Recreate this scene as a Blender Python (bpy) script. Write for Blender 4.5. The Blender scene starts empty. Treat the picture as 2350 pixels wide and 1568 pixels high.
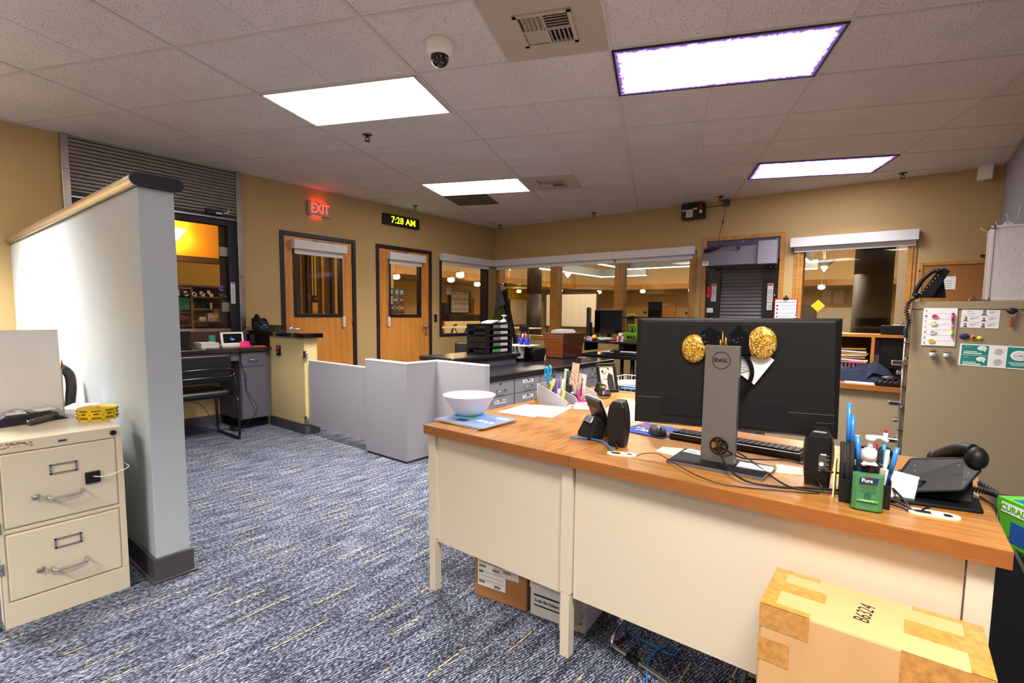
import bpy, bmesh, math, random
from mathutils import Vector, Matrix, Euler
random.seed(7)
PI=math.pi
scene=bpy.context.scene; COL=scene.collection
# ------------------------------------------------------------------ camera (solved from the ceiling grid, 2350x1568)
CAM=Vector((5.86607143,-6.78418869,1.2325)); FPX=1128.77767; PPX=1175+29.4174; PPY=784+29.6576
_y,_p,_r=-0.649909694,-0.0829270886,0.0117910893
FW=Vector((math.sin(_y)*math.cos(_p),math.cos(_y)*math.cos(_p),math.sin(_p)))
_rt=Vector((math.cos(_y),-math.sin(_y),0)); _up=_rt.cross(FW)
RT=_rt*math.cos(_r)+_up*math.sin(_r); UP=-_rt*math.sin(_r)+_up*math.cos(_r)
def ray(x,y): return RT*((x-PPX)/FPX)-UP*((y-PPY)/FPX)+FW
def onX(x,y,v): d=ray(x,y); return CAM+d*((v-CAM.x)/d.x)
def onY(x,y,v): d=ray(x,y); return CAM+d*((v-CAM.y)/d.y)
def onZ(x,y,v): d=ray(x,y); return CAM+d*((v-CAM.z)/d.z)
def onP(x,y,p0,n): d=ray(x,y); return CAM+d*((p0-CAM).dot(n)/d.dot(n))
cd=bpy.data.cameras.new('camera'); cam=bpy.data.objects.new('camera',cd); COL.objects.link(cam)
cd.sensor_width=36; cd.sensor_fit='HORIZONTAL'; cd.lens=FPX/2350*36
cd.shift_x=-(PPX-1175)/2350; cd.shift_y=(PPY-784)/2350; cd.clip_start=.02; cd.clip_end=200
m=Matrix.Identity(4)
for i in range(3): m[i][0]=RT[i]; m[i][1]=UP[i]; m[i][2]=-FW[i]; m[i][3]=CAM[i]
cam.matrix_world=m; scene.camera=cam
vs=scene.view_settings; vs.view_transform='Standard'; vs.look='None'; vs.gamma=1; vs.use_curve_mapping=False; vs.exposure=0.9
CH=2.7434   # ceiling height (9 ft)
# ------------------------------------------------------------------ materials
MATS={}
def hexc(h):
    h=h.lstrip('#'); c=[int(h[i:i+2],16)/255 for i in (0,2,4)]
    return tuple(((x/12.92) if x<=.04045 else ((x+.055)/1.055)**2.4) for x in c)+(1,)
class NT:
    def __init__(s,name):
        s.m=bpy.data.materials.new(name); s.m.use_nodes=True; s.t=s.m.node_tree; s.n=s.t.nodes; s.b=s.n['Principled BSDF']; MATS[name]=s.m
    def node(s,ty,**k):
        x=s.n.new(ty)
        for a,v in k.items():
            if a.startswith('i_'):
                key=a[2:].replace('_',' '); x.inputs[int(key) if key.isdigit() else key].default_value=v
            else: setattr(x,a,v)
        return x
    def link(s,a,b): s.t.links.new(a,b)
    def coord(s,kind='Object',scale=(1,1,1),rot=(0,0,0)):
        tc=s.node('ShaderNodeTexCoord'); mp=s.node('ShaderNodeMapping'); s.link(tc.outputs[kind],mp.inputs[0])
        mp.inputs['Scale'].default_value=scale; mp.inputs['Rotation'].default_value=rot; return mp.outputs[0]
    def ramp(s,fac,stops,interp='LINEAR'):
        r=s.node('ShaderNodeValToRGB'); r.color_ramp.interpolation=interp; e=r.color_ramp.elements
        while len(e)<len(stops): e.new(.5)
        for el,(p,c) in zip(e,stops): el.position=p; el.color=hexc(c) if isinstance(c,str) else c
        s.link(fac,r.inputs[0]); return r.outputs[0]
    def bump(s,h,strength=.2,dist=.002):
        b=s.node('ShaderNodeBump'); b.inputs['Strength'].default_value=strength; b.inputs['Distance'].default_value=dist
        s.link(h,b.inputs['Height']); s.link(b.outputs[0],s.b.inputs['Normal'])
    def mix(s,fac,a,b,mode='MIX'):
        x=s.node('ShaderNodeMix',data_type='RGBA',blend_type=mode)
        for sock,v in ((x.inputs['Factor'],fac),(x.inputs[6],a),(x.inputs[7],b)):
            if isinstance(v,(float,int)): sock.default_value=v
            elif isinstance(v,str): sock.default_value=hexc(v)
            elif isinstance(v,tuple): sock.default_value=v
            else: s.link(v,sock)
        return x.outputs[2]
def mat(name,col,rough=.5,metal=0,spec=.5,emit=None,es=1,noise=0,nscale=60,bump=0,bscale=300,alpha=1,trans=0,coat=0,bd=.001):
    if name in MATS: return MATS[name]
    t=NT(name); b=t.b; c=hexc(col); b.inputs['Base Color'].default_value=c; b.inputs['Roughness'].default_value=rough
    b.inputs['Metallic'].default_value=metal; b.inputs['Specular IOR Level'].default_value=spec
    if coat: b.inputs['Coat Weight'].default_value=coat; b.inputs['Coat Roughness'].default_value=.1
    if emit: b.inputs['Emission Color'].default_value=hexc(emit); b.inputs['Emission Strength'].default_value=es
    if trans: b.inputs['Transmission Weight'].default_value=trans
    if alpha<1: b.inputs['Alpha'].default_value=alpha
    co=None
    if noise:
        co=t.coord(); n=t.node('ShaderNodeTexNoise',i_Scale=nscale,i_Detail=4.0); t.link(co,n.inputs['Vector'])
        lo=tuple(max(0,x*(1-noise)) for x in c[:3])+(1,); hi=tuple(min(1,x*(1+noise)) for x in c[:3])+(1,)
        t.link(t.ramp(n.outputs[0],[(.3,lo),(.7,hi)]),b.inputs['Base Color'])
    if bump:
        co=co or t.coord(); n=t.node('ShaderNodeTexNoise',i_Scale=bscale,i_Detail=3.0); t.link(co,n.inputs['Vector']); t.bump(n.outputs[0],bump,bd)
    return t.m
def M(n): return MATS[n]
def wood(name,dark,mid,light,scale=(1,14,14),rough=.35,ring=6,coat=.2,dist=6):
    t=NT(name); co=t.coord(scale=scale)
    w=t.node('ShaderNodeTexWave',wave_type='BANDS',bands_direction='Y',i_Scale=1.2,i_Distortion=float(dist),i_Detail=3.0); w.inputs['Detail Scale'].default_value=1.1
    t.link(co,w.inputs['Vector'])
    n=t.node('ShaderNodeTexNoise',i_Scale=float(ring),i_Detail=8.0,i_Roughness=.65); t.link(co,n.inputs['Vector'])
    a=t.ramp(w.outputs[1],[(0,mid),(.6,light),(1,light)]); bb=t.ramp(n.outputs[0],[(.35,dark),(.5,mid),(.75,light)])
    t.link(t.mix(.55,a,bb),t.b.inputs['Base Color']); t.b.inputs['Roughness'].default_value=rough
    t.b.inputs['Coat Weight'].default_value=coat; t.b.inputs['Coat Roughness'].default_value=.25
    return t.m
# ------------------------------------------------------------------ mesh builder
class MB:
    def __init__(s): s.bm=bmesh.new(); s.ms=[]; s.cur=0
    def use(s,m):
        m=MATS[m] if isinstance(m,str) else m
        if m not in s.ms: s.ms.append(m)
        s.cur=s.ms.index(m); return s
    def _fin(s,fs,smooth=False):
        for f in fs:
            f.material_index=s.cur
            if smooth: f.smooth=True
    def box(s,c,d,rot=None,bev=0,seg=2):
        r=bmesh.ops.create_cube(s.bm,size=1); vs=r['verts']
        mt=Matrix.Translation(Vector(c))@((Euler(rot).to_matrix().to_4x4()) if rot is not None else Matrix.Identity(4))@Matrix.Diagonal((d[0],d[1],d[2],1))
        bmesh.ops.transform(s.bm,matrix=mt,verts=vs)
        fs=set(f for v in vs for f in v.link_faces); s._fin(fs)
        if bev:
            es=list(set(e for v in vs for e in v.link_edges))
            r=bmesh.ops.bevel(s.bm,geom=es,offset=min(bev,min(abs(x) for x in d)*.49),segments=seg,affect='EDGES',profile=.5)
            s._fin(r['faces'])
        return s
    def bb(s,p0,p1,bev=0,seg=2):
        return s.box([(a+b)/2 for a,b in zip(p0,p1)],[abs(b-a) for a,b in zip(p0,p1)],bev=bev,seg=seg)
    def face(s,pts,smooth=False):
        vs=[s.bm.verts.new(Vector(p)) for p in pts]; f=s.bm.faces.new(vs); s._fin([f],smooth); return s
    def prism(s,pts,off):
        """closed polygon pts (3d) extruded by vector off"""
        off=Vector(off); a=[s.bm.verts.new(Vector(p)) for p in pts]; b=[s.bm.verts.new(Vector(p)+off) for p in pts]; n=len(pts)
        fs=[s.bm.faces.new(a[::-1]),s.bm.faces.new(b)]
        for i in range(n): fs.append(s.bm.faces.new([a[i],a[(i+1)%n],b[(i+1)%n],b[i]]))
        s._fin(fs); bmesh.ops.recalc_face_normals(s.bm,faces=fs); return s
    def cyl(s,p0,p1,r0,r1=None,n=20,caps=True):
        p0=Vector(p0);p1=Vector(p1); r1=r0 if r1 is None else r1; ax=(p1-p0)
        q=ax.to_track_quat('Z','Y'); A=[];B=[]
        for i in range(n):
            a=2*PI*i/n; d=Vector((math.cos(a),math.sin(a),0)); d.rotate(q); A.append(s.bm.verts.new(p0+d*r0)); B.append(s.bm.verts.new(p1+d*r1))
        fs=[s.bm.faces.new([A[i],A[(i+1)%n],B[(i+1)%n],B[i]]) for i in range(n)]; s._fin(fs,True)
        if caps: s._fin([s.bm.faces.new(A[::-1]),s.bm.faces.new(B)])
        return s
    def tube(s,pts,r,n=8,closed=False,caps=True,rr=None):
        pts=[Vector(p) for p in pts]; N=len(pts); rings=[]; prev=None
        for i,p in enumerate(pts):
            if closed: t=pts[(i+1)%N]-pts[i-1]
            else: t=pts[min(i+1,N-1)]-pts[max(i-1,0)]
            if t.length<1e-9: t=Vector((0,0,1))
            t.normalize()
            if prev is None:
                u=Vector((0,0,1)) if abs(t.z)<.9 else Vector((1,0,0)); u=(u-t*u.dot(t)).normalized()
            else:
                u=(prev-t*prev.dot(t)); u=u.normalized() if u.length>1e-6 else prev
            prev=u; v=t.cross(u); R=rr[i] if rr else r
            rings.append([s.bm.verts.new(p+(u*math.cos(2*PI*k/n)+v*math.sin(2*PI*k/n))*R) for k in range(n)])
        fs=[]
        for i in range(N if closed else N-1):
            a=rings[i];b=rings[(i+1)%N]
            for k in range(n): fs.append(s.bm.faces.new([a[k],a[(k+1)%n],b[(k+1)%n],b[k]]))
        s._fin(fs,True)
        if caps and not closed: s._fin([s.bm.faces.new(rings[0][::-1]),s.bm.faces.new(rings[-1])])
        return s
    def lathe(s,prof,c=(0,0,0),n=32,sx=1,sy=1,smooth=True,cap=True):
        c=Vector(c); rings=[]
        for r,z in prof: rings.append([s.bm.verts.new(c+Vector((r*math.cos(2*PI*k/n)*sx,r*math.sin(2*PI*k/n)*sy,z))) for k in range(n)])
        fs=[]
        for a,b in zip(rings,rings[1:]):
            for k in range(n): fs.append(s.bm.faces.new([a[k],a[(k+1)%n],b[(k+1)%n],b[k]]))
        s._fin(fs,smooth)
        if cap:
            cf=[]
            if prof[0][0]>1e-5: cf.append(s.bm.faces.new(rings[0][::-1]))
            if prof[-1][0]>1e-5: cf.append(s.bm.faces.new(rings[-1]))
            s._fin(cf)
        return s
    def ball(s,c,r,u=20,v=12):
        r=(r,r,r) if isinstance(r,(int,float)) else r
        x=bmesh.ops.create_uvsphere(s.bm,u_segments=u,v_segments=v,radius=1)
        bmesh.ops.transform(s.bm,matrix=Matrix.Translation(Vector(c))@Matrix.Diagonal((r[0],r[1],r[2],1)),verts=x['verts'])
        s._fin(set(f for q in x['verts'] for f in q.link_faces),True); return s
    def grid(s,fn,nu,nv,smooth=True,thick=0):
        """fn(u,v)->point on [0,1]^2"""
        V=[[s.bm.verts.new(Vector(fn(i/nu,j/nv))) for j in range(nv+1)] for i in range(nu+1)]
        fs=[s.bm.faces.new([V[i][j],V[i+1][j],V[i+1][j+1],V[i][j+1]]) for i in range(nu) for j in range(nv)]; s._fin(fs,smooth)
        return s
    def text(s,txt,o,ux,uy,size,depth=.0006,align='CENTER',sx=1.0,off=0):
        """flat lettering lying in the plane (ux,uy) at o, slightly raised"""
        cu=bpy.data.curves.new('t','FONT'); cu.body=txt; cu.size=size; cu.align_x=align; cu.align_y='CENTER'; cu.extrude=depth/2; cu.resolution_u=3; cu.offset=off
        ob=bpy.data.objects.new('t',cu); COL.objects.link(ob); dg=bpy.context.evaluated_depsgraph_get()
        me=bpy.data.meshes.new_from_object(ob.evaluated_get(dg)); bpy.data.objects.remove(ob)
        ux=Vector(ux).normalized(); uy=Vector(uy).normalized(); uz=ux.cross(uy)
        o=Vector(o); n0=len(s.bm.verts)
        idx=[s.bm.verts.new(o+ux*(v.co.x*sx)+uy*v.co.y+uz*(v.co.z+depth/2)) for v in me.vertices]
        for p in me.polygons:
            try: f=s.bm.faces.new([idx[i] for i in p.vertices]); f.material_index=s.cur
            except ValueError: pass
        bpy.data.meshes.remove(me); return s
    def xf(s,mt): bmesh.ops.transform(s.bm,matrix=mt,verts=s.bm.verts[:]); return s
    def mesh(s,name):
        me=bpy.data.meshes.new(name); s.bm.normal_update(); s.bm.to_mesh(me); s.bm.free()
        for x in s.ms: me.materials.append(x)
        return me
def link(o,parent=None):
    COL.objects.link(o)
    if parent is not None: o.parent=parent
    return o
def tag(o,label=None,cat=None,group=None,kind=None):
    if label: o['label']=label
    if cat: o['category']=cat
    if group: o['group']=group
    if kind: o['kind']=kind
    return o
def part(name,mb,parent,mat=None,bev=0,label=None,sub=0,loc=None,rot=None):
    """one mesh object; child of parent (local coordinates of the parent)"""
    if mat is not None: pass
    o=bpy.data.objects.new(name,mb.mesh(name)); link(o,parent)
    if loc is not None: o.location=loc
    if rot is not None: o.rotation_euler=rot
    if bev:
        md=o.modifiers.new('bevel','BEVEL'); md.width=bev; md.segments=2; md.limit_method='ANGLE'; md.angle_limit=.7
    if sub:
        md=o.modifiers.new('sub','SUBSURF'); md.levels=sub; md.render_levels=sub
    if label: o['label']=label
    return o
def thing(name,label,cat,loc=(0,0,0),rz=0,group=None,rot=None):
    o=bpy.data.objects.new(name,None); o.empty_display_size=.05; o.location=loc; o.rotation_euler=rot if rot is not None else (0,0,rz); link(o); return tag(o,label,cat,group)
def solo(name,mb,label,cat,loc=(0,0,0),rz=0,group=None,rot=None,**k):
    o=part(name,mb,None,**k); o.location=loc; o.rotation_euler=rot if rot is not None else (0,0,rz); return tag(o,label,cat,group)
def struct(name,mb,parent=None,**k):
    o=part(name,mb,parent,**k)
    if parent is None: o['kind']='structure'
    return o
def copytree(src,loc=None,rz=None,label=None,group=None,rot=None):
    c=src.copy(); COL.objects.link(c)
    if loc is not None: c.location=loc
    if rz is not None: c.rotation_euler=(0,0,rz)
    if rot is not None: c.rotation_euler=rot
    if label: c['label']=label
    if group: c['group']=group
    for ch in list(src.children):
        d=ch.copy(); COL.objects.link(d); d.parent=c
        for g in list(ch.children):
            e=g.copy(); COL.objects.link(e); e.parent=d
    return c
def smooth_path(pts,n=8):
    """Catmull-Rom through pts"""
    P=[Vector(p) for p in pts]; out=[]
    for i in range(len(P)-1):
        a=P[max(i-1,0)];b=P[i];c=P[i+1];d=P[min(i+2,len(P)-1)]
        for k in range(n):
            t=k/n; out.append(.5*((2*b)+(c-a)*t+(2*a-5*b+4*c-d)*t*t+(3*b-3*c+d-a)*t*t*t))
    out.append(P[-1]); return out
# ================================================================== materials
mat('wall_tan','#b89c6c',.75,spec=.2,bump=.25,bscale=170,bd=.002)
mat('wall_gray','#8f8d92',.8,spec=.2,bump=.25,bscale=170,bd=.002)
mat('partition_paint','#b4bec4',.6,spec=.3,bump=.3,bscale=120,bd=.003)
mat('half_wall_paint','#d8c18c',.7,spec=.2,bump=.25,bscale=170,bd=.002)
mat('rubber_base','#47464c',.45,noise=.1,nscale=20)
mat('frame_dark','#211e2b',.45,spec=.4)
mat('frame_black','#15131a',.4)
mat('stainless','#b9b2ad',.28,1,noise=.12,nscale=9)
mat('steel_dark','#5a565a',.4,.8)
mat('chrome','#d8d8da',.15,1)
mat('white_metal','#d9d6d8',.45,noise=.04,nscale=200)
mat('white_plastic','#ece9e6',.45)
mat('white_paper','#f4f3f1',.7,spec=.2)
mat('paper_gray','#d9d8d6',.75,spec=.2)
mat('black','#0c0b0d',.4); mat('black_matte','#121114',.75,spec=.25); mat('black_gloss','#08080a',.12,coat=.4)
mat('ink','#18181a',.8); mat('ink_gray','#75757a',.8)
mat('red','#c4121a',.5); mat('dark_red','#7c1220',.6); mat('navy','#1c2a52',.6); mat('blue','#1f55a8',.5); mat('sky_blue','#3f9fd8',.45)
mat('yellow','#f0c818',.5); mat('orange','#e0791c',.5); mat('pink','#ff4fa0',.6); mat('hot_pink','#ff1f8f',.6); mat('green','#4da42c',.5); mat('lime','#b6e02a',.5)
mat('teal','#148a7c',.6); mat('purple','#6b4bb8',.5); mat('lilac','#c3a8d6',.6); mat('skin','#b98468',.7); mat('brown','#4a3020',.6); mat('cream','#efe6c8',.55)
mat('diff_white','#efeae4',.6)
def _glass(name,tint='#ffffff',refl=.06,rough=.02):
    t=NT(name); n=t.n; n.remove(t.b); out=[x for x in n if x.type=='OUTPUT_MATERIAL'][0]
    tr=t.node('ShaderNodeBsdfTransparent'); tr.inputs[0].default_value=hexc(tint); gl=t.node('ShaderNodeBsdfGlossy'); gl.inputs['Roughness'].default_value=rough
    lw=t.node('ShaderNodeLayerWeight'); lw.inputs[0].default_value=.5; pw=t.node('ShaderNodeMath',operation='POWER'); pw.inputs[1].default_value=4.0; t.link(lw.outputs['Facing'],pw.inputs[0]); ma=t.node('ShaderNodeMath',operation='MULTIPLY_ADD'); ma.inputs[1].default_value=.6; ma.inputs[2].default_value=refl*.6; t.link(pw.outputs[0],ma.inputs[0]); mx=t.node('ShaderNodeMixShader')
    t.link(ma.outputs[0],mx.inputs[0]); t.link(tr.outputs[0],mx.inputs[1]); t.link(gl.outputs[0],mx.inputs[2]); t.link(mx.outputs[0],out.inputs[0])
_glass('pane','#f2f0ea'); _glass('acrylic','#dfe4e6'); _glass('clear_bag','#e8e8ee',rough=.12)
# ---- carpet : loop pile with pale flecks, streaks and yellow dashes running along Y
t=NT('carpet'); co=t.coord()
sep=t.node('ShaderNodeSeparateXYZ'); t.link(co,sep.inputs[0])
mp=t.node('ShaderNodeMapping'); t.link(co,mp.inputs[0]); mp.inputs['Scale'].default_value=(1,.45,1); mp.inputs['Rotation'].default_value=(0,0,.5)
n1=t.node('ShaderNodeTexNoise',i_Scale=150.0,i_Detail=2.0,i_Roughness=.6); t.link(mp.outputs[0],n1.inputs['Vector'])
mp3=t.node('ShaderNodeMapping'); t.link(co,mp3.inputs[0]); mp3.inputs['Scale'].default_value=(1,.12,1)
n3=t.node('ShaderNodeTexNoise',i_Scale=38.0,i_Detail=3.0); t.link(mp3.outputs[0],n3.inputs['Vector'])
wv=t.node('ShaderNodeTexWave',wave_type='BANDS',bands_direction='X',i_Scale=34.0,i_Distortion=5.0,i_Detail=2.0); t.link(mp.outputs[0],wv.inputs['Vector'])
def mth(op,a,b=None,c=None):
    x=t.node('ShaderNodeMath',operation=op)
    for i,v in enumerate((a,b,c)):
        if v is None: continue
        if isinstance(v,(int,float)): x.inputs[i].default_value=v
        else: t.link(v,x.inputs[i])
    return x.outputs[0]
v=mth('ADD',mth('MULTIPLY',n1.outputs[0],.62),mth('ADD',mth('MULTIPLY',n3.outputs[0],.28),mth('MULTIPLY',wv.outputs[1],.10)))
base=t.ramp(v,[(.38,'#16171f'),(.47,'#3b3f4e'),(.54,'#646a7a'),(.63,'#a5abb9')])
fx=mth('FRACT',mth('MULTIPLY',sep.outputs[0],7.3)); line=mth('LESS_THAN',fx,.035)
nd=t.node('ShaderNodeTexNoise',i_Scale=1.0,i_Detail=1.0); cb=t.node('ShaderNodeCombineXYZ'); t.link(mth('FLOOR',mth('MULTIPLY',sep.outputs[0],7.3)),cb.inputs[0]); t.link(mth('MULTIPLY',sep.outputs[1],4.0),cb.inputs[1]); t.link(cb.outputs[0],nd.inputs['Vector'])
msk=mth('MULTIPLY',mth('MULTIPLY',line,mth('GREATER_THAN',nd.outputs[0],.53)),mth('GREATER_THAN',n1.outputs[0],.42))
t.link(t.mix(msk,base,'#c9b072'),t.b.inputs['Base Color']); t.b.inputs['Roughness'].default_value=.95; t.b.inputs['Specular IOR Level'].default_value=.1
t.bump(v,.5,.004)
# ---- ceiling tile
t=NT('ceiling_tile'); co=t.coord(scale=(1,1,1))
n1=t.node('ShaderNodeTexNoise',i_Scale=120.0,i_Detail=2.0,i_Roughness=.7); t.link(co,n1.inputs['Vector'])
n2=t.node('ShaderNodeTexNoise',i_Scale=3.0,i_Detail=2.0); t.link(co,n2.inputs['Vector'])
a=t.ramp(n1.outputs[0],[(.32,'#7a706a'),(.40,'#e0d7d1'),(1,'#e9e2dd')]); t.link(t.mix(.12,a,t.ramp(n2.outputs[0],[(.3,'#a79d97'),(.7,'#ffffff')]),'MULTIPLY'),t.b.inputs['Base Color'])
t.b.inputs['Roughness'].default_value=.95; t.b.inputs['Specular IOR Level'].default_value=.1; t.bump(n1.outputs[0],.35,.003)
mat('ceiling_bar','#cfc7c1',.6,spec=.3)
wood('oak_trim','#8a5a22','#b07a34','#c48f48',scale=(1.5,1.5,9),rough=.45,ring=5,dist=4)
wood('oak_trim_h','#8a5a22','#b07a34','#c48f48',scale=(9,1.5,1.5),rough=.45,ring=5,dist=4)
wood('birch','#b26a22','#cb8435','#d69347',scale=(3,3,.7),rough=.35,ring=2.2,coat=.3,dist=3)
wood('desk_oak','#4e2c0e','#9c6226','#c08a48',scale=(22,1.1,1),rough=.33,ring=6,coat=.25,dist=5)
wood('desk_oak_x','#4e2c0e','#9c6226','#c08a48',scale=(1.1,22,1),rough=.33,ring=6,coat=.25,dist=5)
wood('desk_edge','#6b3a14','#93571f','#ab6d2e',scale=(2,2,90),rough=.4,ring=8,coat=.2,dist=3)
mat('metal_cream','#d9cdb6',.4,spec=.4,bump=.05,bscale=400); mat('metal_putty','#d8cdb3',.38,spec=.4,bump=.05,bscale=300); mat('metal_tan','#a08f72',.42,spec=.35,noise=.04,nscale=250)
# ================================================================== setting
XR=6.594; YF=-9.6
def holes_wall(mb,axis,p0,p1,u0,u1,z0,z1,holes):
    us=sorted(set([u0,u1]+[h[0] for h in holes]+[h[1] for h in holes])); zs=sorted(set([z0,z1]+[h[2] for h in holes]+[h[3] for h in holes]))
    for a,b in zip(us,us[1:]):
        for c,d in zip(zs,zs[1:]):
            um=(a+b)/2; zm=(c+d)/2
            if any(h[0]<um<h[1] and h[2]<zm<h[3] for h in holes): continue
            if axis=='x': mb.bb((p0,a,c),(p1,b,d))
            else: mb.bb((a,p0,c),(b,p1,d))
mb=MB().use('carpet'); mb.bb((0,YF,-.05),(XR,0,0)); struct('floor',mb)
# measured openings
D1=(-3.866,-2.851,2.18); D2=(-2.527,-1.502,2.18)
W1=(-1.335,onX(1119.5,690,0).y,.846,2.12); RW=(-5.70,-4.32,.85,2.74)
mb=MB().use('wall_tan'); holes_wall(mb,'x',-.14,0,YF,0,0,CH,[(D1[0]+.05,D1[1]-.05,0,2.13),(D2[0]+.05,D2[1]-.05,0,2.13),(W1[0]+.02,W1[1]-.02,W1[2]+.02,W1[3]),(RW[0],RW[1],RW[2],RW[3])]); struct('wall_left',mb)
B3=(.03,3.60,.80,2.10); RO=(3.74,4.655,.85,2.22); B4=(4.84,5.93,.82,2.10)
mb=MB().use('wall_tan'); holes_wall(mb,'y',0,.16,-.14,XR+.14,0,CH,[B3,RO,B4]); struct('wall_back',mb)
mb=MB().use('wall_gray'); mb.bb((XR,YF,0),(XR+.14,0,CH)); struct('wall_right',mb)
mb=MB().use('wall_tan'); mb.bb((-.14,YF-.14,0),(XR+.14,YF,CH)); struct('wall_front',mb)
# ceiling with its grid
GO=Vector((4.4570,-4.15788)); GA=math.radians(22.3776); GC,GS=math.cos(GA),math.sin(GA); TL=.6096
def gp(u,v,z=CH): u*=TL; v*=TL; return Vector((GO.x+u*GC-v*GS,GO.y+u*GS+v*GC,z))
def clipseg(a,b,x0,x1,y0,y1):
    t0,t1=0.,1.; d=b-a
    for p,q in ((-d.x,a.x-x0),(d.x,x1-a.x),(-d.y,a.y-y0),(d.y,y1-a.y)):
        if abs(p)<1e-12:
            if q<0: return None
        else:
            r=q/p
            if p<0: t0=max(t0,r)
            else: t1=min(t1,r)
    return (a+d*t0,a+d*t1) if t0<t1 else None
mb=MB().use('ceiling_tile'); mb.bb((-.14,YF-.14,CH),(XR+.14,.16,CH+.06)); ceil=struct('ceiling',mb)
mb=MB().use('ceiling_bar')
def bar(a,b,w,dz):
    s=clipseg(a,b,.005,XR-.005,YF+.005,-.005)
    if not s: return
    p,q=s; L=(q-p).length; c=(p+q)/2
    if L<.02: return
    mb.box((c.x,c.y,CH-dz/2+.001),(L,w,dz),rot=(0,0,math.atan2((q-p).y,(q-p).x)))
for u in range(-16,12): bar(gp(u,-20),gp(u,20),.024 if u%2==0 else .012,.007 if u%2==0 else .002)
for v in range(-16,14): bar(gp(-30,v),gp(30,v),.022,.006)
struct('ceiling_grid',mb,ceil)
# perimeter angle and cove base
mb=MB().use('ceiling_bar'); mb.bb((0,YF,CH-.006),(.022,0,CH)); mb.bb((0,-.022,CH-.006),(XR,0,CH)); mb.bb((XR-.022,YF,CH-.006),(XR,0,CH)); struct('ceiling_angle',mb,ceil)
def base(name,segs,h=.1,t=.012):
    mb=MB().use('rubber_base')
    for (a,b) in segs:
        mb.bb((min(a[0],b[0]),min(a[1],b[1]),0),(max(a[0],b[0]),max(a[1],b[1]),h))
    struct(name,mb,bev=.004)
base('baseboard_left',[((0,YF),(.012,D1[0])),((0,D1[1]),(.012,D2[0])),((0,D2[1]),(.012,0))])
base('baseboard_back',[((.012,-.012),(XR,0))]); base('baseboard_right',[((XR-.012,YF),(XR,-.012))])
# partition wall on the left, with its rounded metal cap
PY0,PY1,PX1=-6.085,-5.952,3.262; PZ=1.752
mb=MB().use('partition_paint'); mb.bb((0,PY0,0),(PX1,PY1,PZ)); pw=struct('wall_partition',mb,bev=.004)
mb=MB().use('rubber_base'); mb.bb((0,PY0-.012,0),(PX1+.012,PY1+.012,.112)); mb.bb((0,PY0-.022,0),(PX1+.022,PY1+.022,.012)); struct('baseboard',mb,pw,bev=.005)
mb=MB().use('stainless'); pts=[]; R=.026; W=(PY1-PY0)/2+.004; yc=(PY0+PY1)/2
for s,a0 in ((1,-90),(-1,90)):
    for k in range(9):
        a=math.radians(a0+k*180/8); pts.append((0,yc+s*W+R*math.cos(a)*1.0 if True else 0,PZ+R+R*math.sin(a)))
mb.prism(pts,(PX1+.02,0,0)); struct('cap_rail',mb,pw)
mb=MB().use('frame_dark'); pts=[]
R2=R+.002
for s,a0 in ((1,-90),(-1,90)):
    for k in range(9):
        a=math.radians(a0+k*180/8); pts.append((PX1+.016,yc+s*W+R2*math.cos(a),PZ+R+R2*math.sin(a)))
mb.prism(pts,(.008,0,0)); struct('cap_end',mb,pw)
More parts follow.
